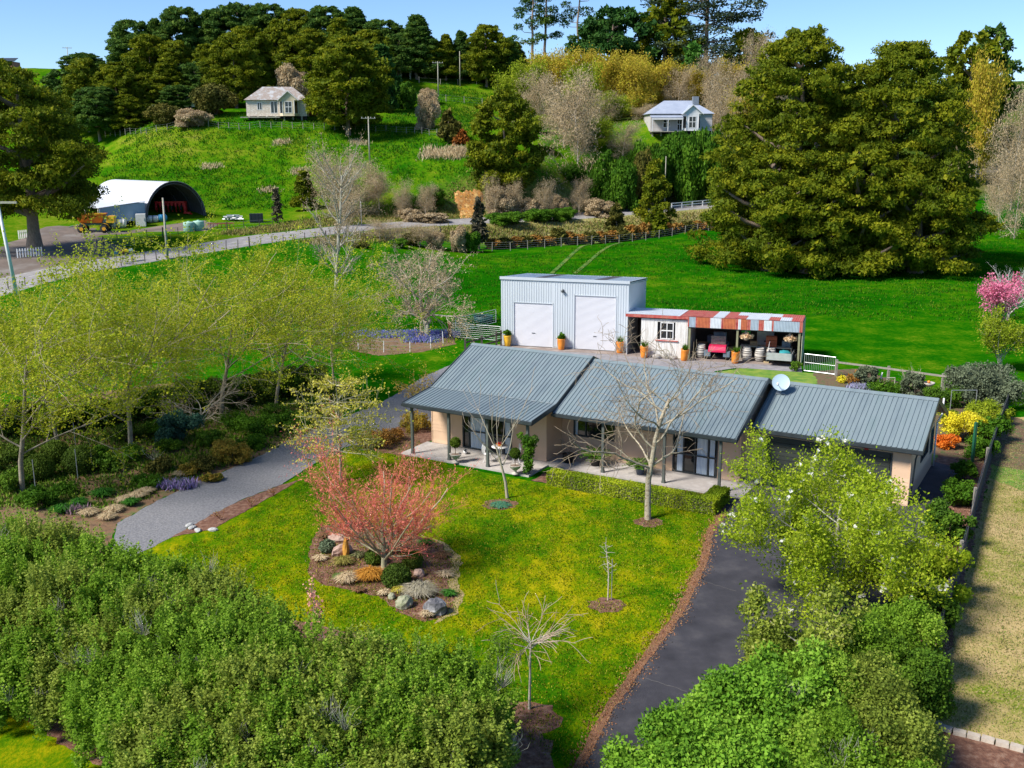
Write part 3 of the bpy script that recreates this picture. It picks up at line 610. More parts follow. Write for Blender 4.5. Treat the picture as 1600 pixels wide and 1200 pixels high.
MB().box(CU0, 14.45, CF-.2, CF-.155, CH-.21, CH+.0).box(14.42, 14.5, CF-.2, CF-.1, CH-.72, CH-.02).build('red_fascia', m_cred, lean)
x = 14.52
for wd, c in ((.5, m_cgrey), (.12, m_cred), (.95, m_crust), (.1, m_cred), (.85, m_cpale), (.15, m_cred), (.95, m_crust), (.22, m_cred), (.2, m_cpale), (.5, m_crust), (.25, m_cred), (.62, m_cgrey), (.4, m_cred), (.6, m_cpale), (.14, m_cred), (1.95, m_cgrey), (.33, m_cred)):
    wd = min(wd*.89, CU1-x-.01)
    if wd < .05: break
    a = MB(); ribbed(a, (x, CF-.17, CH-.74), (wd-.006, 0, 0), (0, 0, .72), Vector((0, -1, 0)), .1, .05, .02); a.build('fascia_sheet', c, lean); x += wd
# white room with window
def wroom():
    a = MB(); x = 11.05; rg = random.Random(8); o = None
    parts = []
    while x < 14.4:
        wd = rg.choice((.14, .19, .24)); wd = min(wd, 14.42-x); m_ = MB()
        spans = [(.04, CH-.3)]
        if x+wd > 12.42 and x < 13.42: spans = [(.04, 1.35), (2.62, CH-.3)]
        for z0, z1 in spans: MB().box(x, x+wd-.008, CF-.02-rg.uniform(0, .015), CF+.02, z0, z1).build('board', m_wboard, lean)
        x += wd
    for k in range(14): MB().box(x-.02-.0, x+.02, CF+.03+k*.28, CF+.30+k*.28-.01, .04, CH-.35).build('board', m_wboard, lean)
wroom()
wn = window('window', 12.45, 13.4, 1.38, 2.6, CF-.02, lean, mull=(12.92,), rails=((12.5, 13.35, 2.0),), fr=.06, mframe=m_white)
MB().box(12.1, 13.75, CF-.12, CF-.02, 1.24, 1.3).build('window_sill', m_cred, wn)
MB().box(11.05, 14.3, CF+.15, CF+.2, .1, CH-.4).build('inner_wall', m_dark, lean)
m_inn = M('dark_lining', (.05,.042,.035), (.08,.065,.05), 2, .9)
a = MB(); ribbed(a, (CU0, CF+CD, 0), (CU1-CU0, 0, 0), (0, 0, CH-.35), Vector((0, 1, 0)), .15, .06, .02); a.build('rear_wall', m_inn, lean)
a = MB()
for k in range(27): 
    y = CF+k*.15; a.box(CU1-.03, CU1+.0+.018*(k % 2), y, y+.148, 0, CH-.1-.055*k*.15)
a.build('side_wall', m_cream, lean)
MB().box(CU0+.02, CU0+.06, CF+.3, CF+CD, 0, CH-.3).build('inner_wall', m_zinc, lean)
for u in (14.55, 17.9, 22.1): MB().box(u-.07, u+.07, CF-.08, CF+.06, 0, CH-.1).build('post', M('mossy_post', (.28,.28,.16), (.20,.20,.12), 4, .9), lean)
MB().box(14.5, 22.2, CF-.05, CF+.02, CH-.82, CH-.72).build('beam', m_trim, lean); MB().box(14.5, 22.2, 1, 1.08, CH-.4, CH-.25).build('beam', m_trim, lean)
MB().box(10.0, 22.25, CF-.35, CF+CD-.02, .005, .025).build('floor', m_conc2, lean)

# ------------------------------------------------------------------ growing things
def nrm(a): return a/np.maximum(np.linalg.norm(a, axis=-1, keepdims=True), 1e-9)
def leaf_quads(P, A_, Nn, size, width):
    """rhombic leaves: P base, A_ long axis, Nn face normal"""
    A_ = nrm(A_); B = nrm(np.cross(Nn, A_)); s = size[:, None]; w_ = width[:, None]
    fold = nrm(np.cross(A_, B))*s*.12
    return np.stack([P, P+A_*s*.45+B*w_-fold, P+A_*s, P+A_*s*.5-B*w_-fold], 1)
def clump_leaves(rg, cen, rad, n, size, aspect=.35, droop=.0, topbias=.25, out=.5, shell=(.72, 1.06), flat=1.):
    """leaves over the skin of many ellipsoid clumps; returns quads and a tint per leaf"""
    k = len(cen); vol = (rad[:, 0]*rad[:, 1])**.9; cnt = rg.multinomial(n, vol/vol.sum()); idx = np.repeat(np.arange(k), cnt); m = len(idx)
    D = rg.normal(size=(m, 3)); D[:, 2] += topbias; D = nrm(D)
    P = cen[idx]+D*rad[idx]*rg.uniform(shell[0], shell[1], (m, 1))
    T = nrm(rg.normal(size=(m, 3))); T = nrm(T-(T*D).sum(1, keepdims=True)*D*(1-out)*1.0+D*out*.6); T[:, 2] -= droop; T[:, 2] *= flat
    N_ = nrm(D+rg.normal(size=(m, 3))*.45)
    s = size*rg.uniform(.6, 1.35, m); ct = rg.uniform(0, 1, k)
    return leaf_quads(P, T, N_, s, s*aspect), ct[idx]*.6+rg.uniform(0, .4, m)
def tubes_mesh(name, segs, mat, n=5):
    """segs: (m,8) start xyz, end xyz, r0, r1 -> one branching mesh"""
    s = np.asarray(segs, float); p0, p1, r0, r1 = s[:, :3], s[:, 3:6], s[:, 6], s[:, 7]; d = nrm(p1-p0)
    ref = np.where(np.abs(d[:, 2:3]) < .9, np.array([[0, 0, 1.]]), np.array([[1., 0, 0]])); a = nrm(np.cross(d, ref)); b = np.cross(d, a)
    t = 2*pi*np.arange(n)/n; ca, sa = np.cos(t)[None, :, None], np.sin(t)[None, :, None]
    R = a[:, None]*ca+b[:, None]*sa; p1 = p1+d*r1[:, None]*.5
    V0 = p0[:, None]+R*r0[:, None, None]; V1 = p1[:, None]+R*r1[:, None, None]; m = len(s)
    V = np.concatenate([V0, V1], 1).reshape(-1, 3); k = np.arange(n); q = np.stack([k, (k+1) % n, n+(k+1) % n, n+k], -1)
    Fq = (q[None]+(np.arange(m)*2*n)[:, None, None]).reshape(-1, 4); nf = len(Fq); me = bpy.data.meshes.new(name)
    me.vertices.add(len(V)); me.vertices.foreach_set('co', V.reshape(-1).astype(np.float32)); me.loops.add(4*nf); me.loops.foreach_set('vertex_index', Fq.reshape(-1).astype(np.int32))
    me.polygons.add(nf); me.polygons.foreach_set('loop_start', np.arange(0, 4*nf, 4, dtype=np.int32)); me.polygons.foreach_set('loop_total', np.full(nf, 4, dtype=np.int32))
    me.polygons.foreach_set('use_smooth', np.ones(nf, dtype=bool)); me.materials.append(mat); me.update(); return me
def grow(rg, segs, tips, p, d, L, r, lev, cf):
    """cf: per-level lists steps, wob, up (tropism), kids, ang, ratio, first; writes segments and tip points"""
    n = cf['steps'][lev]; st = L/n; last = lev == len(cf['steps'])-1; up = cf['up'][lev]; wb = cf['wob'][lev]; r1 = r
    taper = cf.get('taper', .45) if not last else .35
    kids = cf['kids'][lev] if not last else 0; f0 = cf['first'][lev] if not last else 9
    slots = []
    if kids: slots = sorted(rg.uniform(f0, 1.0) for _ in range(kids))
    az = rg.uniform(0, 6.28); si = 0
    for i in range(n):
        dx, dy, dz = d[0]+rg.gauss(0, wb), d[1]+rg.gauss(0, wb), d[2]+rg.gauss(0, wb)*.7+up
        m = sqrt(dx*dx+dy*dy+dz*dz); d = (dx/m, dy/m, dz/m); q = (p[0]+d[0]*st, p[1]+d[1]*st, p[2]+d[2]*st)
        r2 = r*(1-(i+1)/n*(1-taper)); p0_ = p; segs.append((*p, *q, r1, r2)); r1 = r2; p = q
        if last: tips.append((*q, *d))
        while si < len(slots) and slots[si] <= (i+1)/n+1e-6:
            t = slots[si]; si += 1; az += 2.4+rg.uniform(-.5, .5); an = cf['ang'][lev]*rg.uniform(.7, 1.25)
            ax = abs(d[2]) < .9; ux, uy, uz = (-d[1], d[0], 0) if ax else (1, 0, 0); k_ = sqrt(ux*ux+uy*uy+uz*uz); ux, uy, uz = ux/k_, uy/k_, uz/k_
            vx, vy, vz = d[1]*uz-d[2]*uy, d[2]*ux-d[0]*uz, d[0]*uy-d[1]*ux
            ca, sa = cos(az), sin(az); ox, oy, oz = ux*ca+vx*sa, uy*ca+vy*sa, uz*ca+vz*sa
            c = (d[0]*cos(an)+ox*sin(an), d[1]*cos(an)+oy*sin(an), d[2]*cos(an)+oz*sin(an))
            f = (i+1-t*n) ; b = (q[0]-d[0]*st*f, q[1]-d[1]*st*f, q[2]-d[2]*st*f)
            grow(rg, segs, tips, b, c, L*cf['ratio'][lev]*rg.uniform(.65, 1.15)*(1-.35*t*cf.get('pyr', 1)), r2*cf.get('rr', .62), lev+1, cf)
    return p
def tip_leaves(rg, tips, per, size, aspect=.4, spread=.12, droop=.1):
    T = np.array(tips); T = np.repeat(T, per, 0); m = len(T)
    P = T[:, :3]+rg.normal(size=(m, 3))*spread; D = nrm(T[:, 3:]*.6+rg.normal(size=(m, 3))); D[:, 2] -= droop; N_ = nrm(rg.normal(size=(m, 3))+np.array([0, 0, .7]))
    s = size*rg.uniform(.6, 1.35, m); base = np.repeat(rg.uniform(0, .6, len(tips)), per)
    return leaf_quads(P, D, N_, s, s*aspect), base+rg.uniform(0, .4, m)
def cfg(steps, wob, up, kids, ang, ratio, first, **k): return dict(steps=steps, wob=wob, up=up, kids=kids, ang=ang, ratio=ratio, first=first, **k)
m_bark = M('bark_brown', (.20,.14,.10), (.32,.245,.19), 3, .95, .8, 12, stretch=(4, 4, 1)); m_barkg = M('bark_grey', (.28,.25,.20), (.42,.39,.32), 5, .9, .6, 16, c3=(.34,.36,.24))
m_barkp = M('bark_pale', (.42,.36,.28), (.56,.50,.42), 4, .9, .5, 16)
m_twigtan = M('twig_tan', (.38,.30,.21), (.50,.42,.32), 1.2, .9); m_twigd = M('twig_dark', (.10,.08,.06), (.16,.13,.10), 2, .9)

m_tot = leafM('totara_foliage', [(.055,.085,.006), (.105,.145,.007), (.175,.205,.008), (.29,.28,.012)], .6, .32)
m_totd = leafM('dark_conifer_foliage', [(.030,.075,.016), (.055,.12,.020), (.09,.165,.022), (.15,.21,.024)], .6, .3)
m_cedar = leafM('cedar_foliage', [(.025,.045,.025), (.045,.070,.034), (.08,.105,.045)], .6, .15)
m_greenl = leafM('green_shrub_leaves', [(.04,.09,.010), (.08,.17,.014), (.15,.26,.02)], .5, .3)

def crown(seed, H, R, base, k, n, size, mat, prof='round', rc=.26, flatz=.62, aspect=.30, gaps=0., lean=0., clumps_only=False, droop=.12):
    """crown of many leafy clumps inside a profile; H total height, base = height where foliage starts"""
    rg = np.random.RandomState(seed); t = rg.uniform(0, 1, k)**.85; ph = rg.uniform(0, 2*pi, k)
    if prof == 'round': pr = np.sqrt(np.clip(1-((t-.38)/.64)**2, .02, 1))
    elif prof == 'cone': pr = (1-t)**.75*.95+.08
    elif prof == 'dome': pr = np.clip(1-t**2.4, .05, 1)**.55
    elif prof == 'spire': pr = (1-t)**.9*.9+.10
    rr = pr*R*np.sqrt(rg.uniform(.22, 1, k)); lobes = 1+.16*np.sin(ph*3+seed)+.1*np.sin(ph*5+t*7)
    cen = np.stack([rr*np.cos(ph)*lobes+lean*t*R, rr*np.sin(ph)*lobes, base+(H-base)*(t*.93)+.02*H], -1)
    q = R*rc*rg.uniform(.65, 1.3, k)*(1-.45*t); rad = np.stack([q, q, q*flatz], -1)
    Q, ti = clump_leaves(rg, cen, rad, int(n*.88), size, aspect, droop, .35, .55)
    Q2, t2 = clump_leaves(rg, cen, rad, int(n*.12), size*2.3, aspect*1.3, droop, 0, .2, (.3, .62))
    return np.concatenate([Q, Q2]), np.concatenate([ti, t2]), cen
def solid_tree(name, label, cat, seed, H, R, base, k, n, size, mat, prof='round', tr=.35, group=None, limbs=9, bark=None, **kw):
    T = thing(name, label, cat, group=group); Q, ti, cen = crown(seed, H, R, base, k, n, size, mat, prof, **kw)
    rg = random.Random(seed); segs = []; tips = []; z = 0; p = (0, 0, -.4); r = tr; N = 8
    for i in range(N):
        q = (p[0]+rg.uniform(-.02, .02)*H*.6, p[1]+rg.uniform(-.02, .02)*H*.6, -.4+(H*.9+.4)*(i+1)/N); r2 = tr*(1-(i+1)/N*.9)
        segs.append((*p, *q, r*(1.5 if i == 0 else 1), r2)); p, r = q, r2
    for c in cen[rg.sample(range(len(cen)), min(limbs, len(cen)))]:
        z0 = max(.3*base+.1*H, c[2]-.35*hypot(c[0], c[1])-.05*H); x0 = np.interp(z0, [-.4, H*.9], [0, p[0]]); m = (c[0]*.5, c[1]*.5, z0+(c[2]-z0)*.35)
        segs.append((x0, 0, z0, *m, tr*.42, tr*.28)); segs.append((*m, *c, tr*.28, tr*.08))
    obj('trunk', tubes_mesh('trunk', segs, bark or m_bark, 7), T); c = obj('crown', quads_mesh('crown', Q, mat, ti), T); c['kind'] = 'stuff'
    return T
def place(T, px, Y, top=None, s=1., rz=0, sx=None):
    """stand a tree where it grows; top = sight line of its top fixes its height"""
    x, y, z = put(px, Y); T.location = (x, y, z-.1); T.rotation_euler = (0, 0, rz); return (x, y, z)

# forest on the ridge: five individuals grown once, then copied tree by tree
FB = []
for i, (nm, prof, mat, H, R, base, sp) in enumerate([('totara_tree', 'round', m_tot, 20, 6.4, 2.5, .3), ('totara_tree', 'dome', m_tot, 20, 7.0, 1.5, .28), ('totara_tree', 'cone', m_tot, 20, 5.6, 1.2, .3),
        ('pine_tree', 'round', m_totd, 20, 6.2, 4.0, .28), ('pine_tree', 'cone', m_totd, 20, 5.2, 2.0, .3)]):
    FB.append(solid_tree(nm, 'x', 'tree', 100+i, H, R, base, 240, 36000, .40, mat, prof, .38, rc=sp*.85, flatz=.5, aspect=.36))
used = set()
ORD = 'leftmost second third fourth fifth sixth seventh eighth ninth tenth eleventh twelfth thirteenth fourteenth fifteenth sixteenth seventeenth eighteenth nineteenth twentieth'.split()
def nth(i): return ORD[i]+(' from the left' if i else '')
def forest(kind, px, Y, top, wpx, label, group=None, rz=None):
    x, y, z = put(px, Y); zt_ = at(px, top, Y)[2]; H = max(5, zt_-z); R = wpx*Y/1600/2
    b = FB[kind]; R0 = (6.4, 7.0, 5.6, 6.2, 5.2)[kind]*1.12; sx = R/R0; sz = H/20.5; rz = random.uniform(0, 6) if rz is None else rz
    if kind not in used: used.add(kind); T = b; T.location = (x, y, z-.3); T.rotation_euler = (0, 0, rz); T.scale = (sx, sx, sz); T['label'] = label
    else: T = dup(b, (x, y, z-.3), rz, label, None, (sx, sx, sz))
    if group: T['group'] = group
    elif 'group' in T: del T['group']
    return T
gF = 'dense dark evergreen trees massed on the ridge'
lab_back, lab_mid, lab_front = 'dark evergreen on the ridge forest skyline, ', 'olive totara inside the ridge forest below its skyline, ', 'low evergreen at the forest foot left of the cream villa, '
fi = 0
for px, Y, top, wd, k in sorted([(150,262,78,70,3),(228,262,24,88,3),(262,264,22,60,4),(302,264,2,84,3),(345,264,8,74,4),(385,266,-2,92,3),(432,266,-2,84,3),(478,264,6,80,1),(520,264,2,78,3),(562,262,4,84,4),(604,258,24,80,3),(657,252,16,80,4),(700,254,48,56,2),(724,256,42,50,4),(762,252,32,74,0),(792,254,52,46,3),(640,258,40,60,3)]):
    forest(k, px, Y, top, wd, lab_back+nth(fi), gF); fi += 1
fi = 0
for px, Y, top, wd, k in sorted([(200,238,92,84,0),(250,240,48,80,0),(292,240,56,84,1),(335,238,62,76,2),(400,238,34,92,0),(450,240,22,88,1),(495,238,38,78,0),(540,240,20,86,2),(585,240,40,80,0),(628,252,48,74,3),(668,254,52,70,0),(700,256,70,60,1),(755,258,56,60,0)]):
    forest(k, px, Y, top, wd, lab_mid+nth(fi), gF); fi += 1
fi = 0
for px, Y, top, wd, k in sorted([(150,208,82,96,1),(196,206,96,84,0),(120,210,100,80,3),(232,208,112,74,1),(165,200,128,90,3),(208,200,142,70,1),(275,215,84,78,2),(318,218,92,76,3),(352,216,98,62,1),(290,208,128,64,3)]):
    forest(k, px, Y, top, wd, lab_front+nth(fi), 'low evergreens left of the cream villa'); fi += 1
forest(0, 378, 212, 46, 86, 'olive totara behind the cream villa with its pale forked trunk showing')
forest(0, 548, 192, 46, 128, 'tall dark totara with a thick buttressed trunk standing right of the cream villa')
m_freshcon = leafM('fresh_conifer_foliage', [(.012,.05,.010), (.03,.09,.014), (.06,.13,.018)], .6, .15)
x, y, z = put(602, 214); H = at(602, 66, 214)[2]-z
T = solid_tree('conifer_tree', 'fresh green upright conifer standing close right of the buttressed totara', 'tree', 121, H, 2.9, .6, 90, 12000, .5, m_freshcon, 'dome', .25); T.location = (x, y, z-.2)
x, y, z = put(788, 172); H = at(788, 133, 172)[2]-z
T = solid_tree('totara_tree', 'lone dark totara on the hill slope with a bare reddish trunk below its crown', 'tree', 122, H, 5.4, 3.8, 160, 24000, .42, m_tot, 'round', .42, bark=M('bark_reddish', (.36,.22,.16), (.46,.32,.25), 3, .9)); T.location = (x, y, z-.2)
# pair of giant totaras in the paddock and the one at left
m_barkr = MATS['bark_reddish']
def big(px, Y, top, wpx, seed, label, base, k=380, n=60000, size=.34, prof='dome', mat=m_tot, lean=0., flatz=.42, rc=.2):
    x, y, z = put(px, Y); H = at(px, top, Y)[2]-z
    T = solid_tree('totara_tree', label, 'tree', seed, H, wpx*Y/3200*1.02, base, k, n, size, mat, prof, .8, rc=rc, flatz=flatz, aspect=.3, lean=lean, limbs=16, bark=m_bark); T.location = (x, y, z-.3); return T
big(1240, 126, 26, 236, 130, 'giant olive totara in the paddock, left one of the huge pair', .6, 640, 120000, .28, rc=.185)
big(1205, 121, 225, 200, 138, 'low leafy totara skirt at the left foot of the giant pair', .2, 200, 30000, .30, prof='round', rc=.22)
big(1268, 119, 262, 170, 139, 'low leafy totara in front of the left giant trunk', .2, 180, 26000, .30, prof='round', rc=.22)
big(1398, 123, 46, 246, 131, 'giant olive totara in the paddock, right one of the huge pair', .4, 640, 120000, .28, rc=.185)
big(1345, 119, 210, 175, 132, 'broad low totara crown in front between the two giant totaras', .2, 150, 26000, prof='round')
big(1300, 133, 95, 200, 133, 'totara standing behind and between the two giant totaras', 2., 120, 22000)
big(1440, 119, 255, 180, 134, 'spreading low totara at the right foot of the giant pair', .6, 120, 20000, prof='round', flatz=.4)
big(44, 121, 80, 246, 135, 'huge dark totara beside the farm yard at the left edge, pale thick trunk', 4.6, 480, 100000, .27, prof='round', rc=.2, lean=-.42)
big(1498, 222, 40, 100, 136, 'dark totara with open bare lower limbs standing behind the right giant totara', 6, 120, 14000, .6, prof='round')
T = big(1530, 236, 32, 104, 137, 'grey green conical conifer at the right behind the yellow leafed shrub', 1., 150, 18000, .6, prof='dome', mat=m_totd)
# ridge right of centre: pines, cedars
def sparse_pine(px, Y, top, seed, label, R=4.):
    x, y, z = put(px, Y); H = at(px, top, Y)[2]-z; rg = random.Random(seed); r2 = np.random.RandomState(seed); segs = []; cen = []; rad = []
    p = (0, 0, -.3); N = 10
    for i in range(N):
        q = (p[0]+rg.uniform(-.3, .3), p[1]+rg.uniform(-.3, .3), H*(i+1)/N); segs.append((*p, *q, .42*(1-i/N*.8), .42*(1-(i+1)/N*.8))); p = q
    for i in range(26):
        t = rg.uniform(.28, 1); a = rg.uniform(0, 6.28); L = R*rg.uniform(.35, 1)*(1.15-t*.6); zz = H*t; c = (L*cos(a), L*sin(a), zz+L*rg.uniform(.1, .5)); segs.append((0, 0, zz, c[0]*.6, c[1]*.6, zz+.1, .10, .06)); segs.append((c[0]*.6, c[1]*.6, zz+.1, *c, .06, .03))
        cen.append(c); q = R*rg.uniform(.16, .34); rad.append((q, q, q*.5))
    Q, ti = clump_leaves(r2, np.array(cen), np.array(rad), 4200, .55, .25, .0, .3, .6)
    T = thing('pine_tree', label, 'tree', (x, y, z)); obj('trunk', tubes_mesh('trunk', segs, m_bark, 5), T); c = obj('crown', quads_mesh('crown', Q, m_totd, ti), T); c['kind'] = 'stuff'; return T
sparse_pine(832, 268, -40, 1, 'leftmost of three tall sparse pines on the skyline', 5)
sparse_pine(850, 272, -60, 2, 'middle one of three tall sparse pines on the skyline, bare straight trunk', 5.5)
sparse_pine(903, 268, -50, 3, 'rightmost of three tall sparse pines on the skyline', 6)
big(955, 262, 8, 130, 140, 'blue green broad evergreen on the skyline right of the thin pines', 2, 150, 18000, .65, prof='round', mat=m_freshcon)
big(1030, 262, -30, 90, 141, 'olive toned evergreen between the blue green tree and the great cedar', 1, 120, 14000, .65, prof='dome')
def cedar(px, Y, top, wpx, seed, label):
    x, y, z = put(px, Y); H = at(px, top, Y)[2]-z; R = wpx*Y/3200; rg = np.random.RandomState(seed); cen = []; rad = []; segs = [(0, 0, -.3, 0, 0, H*.95, .9, .15)]
    for i in range(95):
        t = rg.uniform(.1, 1); a = rg.uniform(0, 6.28); L = R*rg.uniform(.3, 1)*(1.05-.55*t**1.5); c = (L*cos(a), L*sin(a), H*t); cen.append(c); q = R*rg.uniform(.16, .30); rad.append((q, q, q*.20)); segs.append((0, 0, H*t-.1*L, *c, .16, .04))
    Q, ti = clump_leaves(rg, np.array(cen), np.array(rad), 20000, .7, .28, .0, .3, .55, flat=.5)
    T = thing('cedar_tree', label, 'tree', (x, y, z)); obj('trunk', tubes_mesh('trunk', segs, m_bark, 5), T); c = obj('crown', quads_mesh('crown', Q, m_cedar, ti), T); c['kind'] = 'stuff'; return T
cedar(1095, 266, -60, 215, 150, 'great dark cedar with flat tiered branches on the skyline')
big(1158, 258, 40, 80, 142, 'dark evergreen below the right side of the great cedar', 1, 100, 12000, .6, prof='dome')
x, y, z = put(1075, 236); H = at(1075, 62, 236)[2]-z
T = solid_tree('conifer_tree', 'bright green drooping conifer behind the grey villa', 'tree', 143, H, 4.2, .5, 100, 12000, .5, leafM('bright_conifer_foliage', [(.03,.11,.012), (.06,.17,.02), (.10,.22,.03)], .6, .2), 'cone', .3); T.location = (x, y, z-.2)
forest(2, 976, 236, 78, 36, 'small dark olive cone shaped tree in front of the blue green evergreen')
forest(2, 806, 262, 60, 46, 'dark conifer on the skyline left of the thin pines')
# young conifers on the slopes
m_orange = leafM('rusty_foliage', [(.16,.05,.012), (.28,.09,.015), (.36,.15,.03)], .7, .1); m_olive = leafM('olive_foliage', [(.05,.055,.012), (.10,.10,.018), (.17,.14,.025)], .7, .1)
def small_con(px, Y, top, wpx, seed, mat, label, prof='cone', n=5000, size=.3, name='young_totara', cat='tree', base=.2, flatz=.7, rc=.32, group=None):
    x, y, z = put(px, Y); H = max(.5, at(px, top, Y)[2]-z); T = solid_tree(name, label, cat, seed, H, wpx*Y/3200, base*H*.3, 50, n, size, mat, prof, H*.02, rc=rc, flatz=flatz, limbs=5, group=group); T.location = (x, y, z-.05); return T
small_con(1022, 164, 246, 66, 160, m_tot, 'cone shaped olive totara beside the road, just left of the white guard rail', n=9000)
small_con(964, 160, 318, 34, 161, m_olive, 'small yellowish young totara left of the roadside cone shaped one')
small_con(1033, 158, 332, 24, 162, m_tot, 'tiny dark totara at the foot of the roadside cone shaped one')
small_con(473, 160, 262, 40, 163, m_tot, 'narrow dark young totara on the slope left of the grey thicket', n=6000)
small_con(702, 186, 170, 32, 164, m_olive, 'brownish olive young totara on the hill, upper one of the small pair')
small_con(723, 184, 206, 26, 165, m_orange, 'rusty orange young totara on the hill, lower one of the small pair')
small_con(716, 185, 190, 22, 168, m_olive, 'small olive sapling standing between the brownish and the rusty orange totara')
small_con(748, 142, 305, 24, 166, leafM('grey_olive_foliage', [(.05,.045,.03), (.09,.08,.05), (.12,.12,.07)], .7, .1), 'thin grey dark sapling on the paddock fence left of the rusty hedge', n=2500)
small_con(432, 150, 292, 12, 167, MATS['grey_olive_foliage'], 'short grey stump like sapling left of the narrow dark totara', n=900)

# ------------------------------------------------------------------ garden: hedges and shrubs
def topat(px, py, h): x, y = flat(px, py, h); return (x, y)
def shrub_mesh(seed, H, R, n, size, k=60, plume=True, aspect=.45, base=.05, rc=.3):
    rg = np.random.RandomState(seed); ph = rg.uniform(0, 2*pi, k); rr = R*np.sqrt(rg.uniform(0, 1, k))*.82; t = rg.uniform(0, 1, k)
    top = H*(1-.28*(rr/R)**2)*(1+rg.uniform(-.14, .06, k)); zz = base*H+(top-base*H)*t**.55
    cen = np.stack([rr*np.cos(ph), rr*np.sin(ph), zz*.92], -1); q = R*rc*rg.uniform(.6, 1.2, k)
    rad = np.stack([q*(.8 if plume and H > 3.5 else 1), q*(.8 if plume and H > 3.5 else 1), q*((2.1 if H > 3.5 else 1.25) if plume else .8)], -1)
    Q, ti = clump_leaves(rg, cen, rad, int(n*.9), size, aspect, 0, .3, .8 if plume else .5, (.6, 1.12)); Q[:, :, 2] = np.maximum(Q[:, :, 2], .02)
    Q2, t2 = clump_leaves(rg, cen, rad, int(n*.1), size*2.2, aspect, 0, 0, .2, (.2, .6)); Q2[:, :, 2] = np.maximum(Q2[:, :, 2], .02)
    if plume and H > 3.5:      # upright leafy shoots standing out of the top
        m = 46; a_ = rg.uniform(0, 6.28, m); r_ = R*np.sqrt(rg.uniform(0, 1, m))*.9; z0 = H*(1-.28*(r_/R)**2)*.95; L = rg.uniform(.25, .75, m); K = 34; t_ = rg.uniform(0, 1, (m, K))
        P = np.stack([(r_*np.cos(a_))[:, None]*(1+.12*t_)+rg.normal(0, .045, (m, K))*(1.2-t_), (r_*np.sin(a_))[:, None]*(1+.12*t_)+rg.normal(0, .045, (m, K))*(1.2-t_), z0[:, None]+L[:, None]*t_], -1).reshape(-1, 3)
        D = nrm(rg.normal(size=P.shape)+[0, 0, .9]); sz = size*rg.uniform(.6, 1.2, len(P)); Q3 = leaf_quads(P, D, nrm(rg.normal(size=P.shape)), sz, sz*aspect); Q = np.concatenate([Q, Q3]); ti = np.concatenate([ti, rg.uniform(.45, 1, len(P))])
    return np.concatenate([Q, Q2]), np.concatenate([ti, t2]), cen
def shrub(name, label, cat, seed, H, R, n, size, mat, loc=(0,0,0), k=60, plume=True, aspect=.45, twigs=0, tw=None, group=None, rc=.3):
    T = thing(name, label, cat, (loc[0], loc[1], loc[2] if len(loc) > 2 else 0.), group=group); Q, ti, cen = shrub_mesh(seed, H, R, n, size, k, plume, aspect, rc=rc)
    rg = random.Random(seed); segs = [(0, 0, -.05, c[0]*.5, c[1]*.5, c[2]*.55, .02+.006*H, .015) for c in cen[:14]]+[(c[0]*.5, c[1]*.5, c[2]*.55, *c, .014, .006) for c in cen[:14]]
    if twigs:
        for _ in range(twigs):
            a = rg.uniform(0, 6.28); r_ = R*rg.uniform(.3, .9); z0 = H*rg.uniform(.35, .8); p = (r_*cos(a), r_*sin(a), z0)
            for _ in range(22):
                q = (p[0]+rg.gauss(0, .14)+.1*cos(a), p[1]+rg.gauss(0, .14)+.1*sin(a), p[2]+rg.uniform(.2, .6)); segs.append((*p, *q, .008, .004))
                segs.append((*q, q[0]+rg.gauss(0, .08), q[1]+rg.gauss(0, .08), q[2]+.2, .004, .002))
    obj('stems', tubes_mesh('stems', segs, tw or m_twigd, 4), T); c = obj('foliage', quads_mesh('foliage', Q, mat, ti), T); c['kind'] = 'stuff'; return T
m_hedge = leafM('hedge_leaves', [(.08,.15,.014), (.14,.26,.018), (.22,.38,.028), (.36,.50,.06)], .5, .45)
m_hedgeo = leafM('olive_hedge_leaves', [(.11,.15,.02), (.18,.24,.03), (.27,.34,.045), (.38,.45,.08)], .55, .4)
m_gtw = M('grey_twigs', (.40,.38,.31), (.27,.26,.20), 4, .9)
HV = []
for i in range(5):
    HV.append(shrub('hedge_shrub', 'x', 'shrub', 200+i, 4.0, 1.5, 42000, .066, m_hedgeo if i in (3, 4) else m_hedge, k=190, twigs=(3, 12, 6, 3, 10)[i], tw=m_gtw, rc=.17))
spots = []
for px, py, h in [(-120,790,4.2),(-40,788,4.2),(30,792,4.1),(95,800,4.1),(165,832,4.0),(235,850,3.9),(305,862,3.8),(360,880,3.9),(415,915,3.9),(465,950,3.8),(520,968,3.7),(575,978,3.7),(630,980,3.6),(690,992,3.5),(745,1022,3.3)]:
    x, y = topat(px, py, h); spots.append((x-.35*sin(TH)*2, y-.35*cos(TH)*2, h*.97, 0))
    spots.append((x-2.2*sin(TH)+.6, y-2.2*cos(TH)-.35, h*.97, 1)); spots.append((x-3.75*sin(TH)-.2, y-3.75*cos(TH)+.1, h*.82, 2))
n0 = 0
for (x, y, h, row) in sorted(spots, key=lambda s_: (s_[3], s_[0])):
    if y < 16.5: continue
    k = n0 % 4 if row == 0 else (n0*3+1) % 5; sc = (random.uniform(.92, 1.08),)*2+(h/4.0,); i_ = sum(1 for s_ in spots if s_[3] == row and s_[0] < x)
    lb = f"green shrub in the {('back', 'middle', 'front')[row]} row of the foreground hedge, {nth(i_)}"
    T = HV[k]
    if T['label'] == 'x': T['label'] = lb; T['group'] = 'shrubs of the foreground hedge'; T.location = (x, y, 0); T.scale = sc
    else: dup(T, (x, y, 0), random.uniform(0, 6), lb, 'shrubs of the foreground hedge', sc)
    n0 += 1

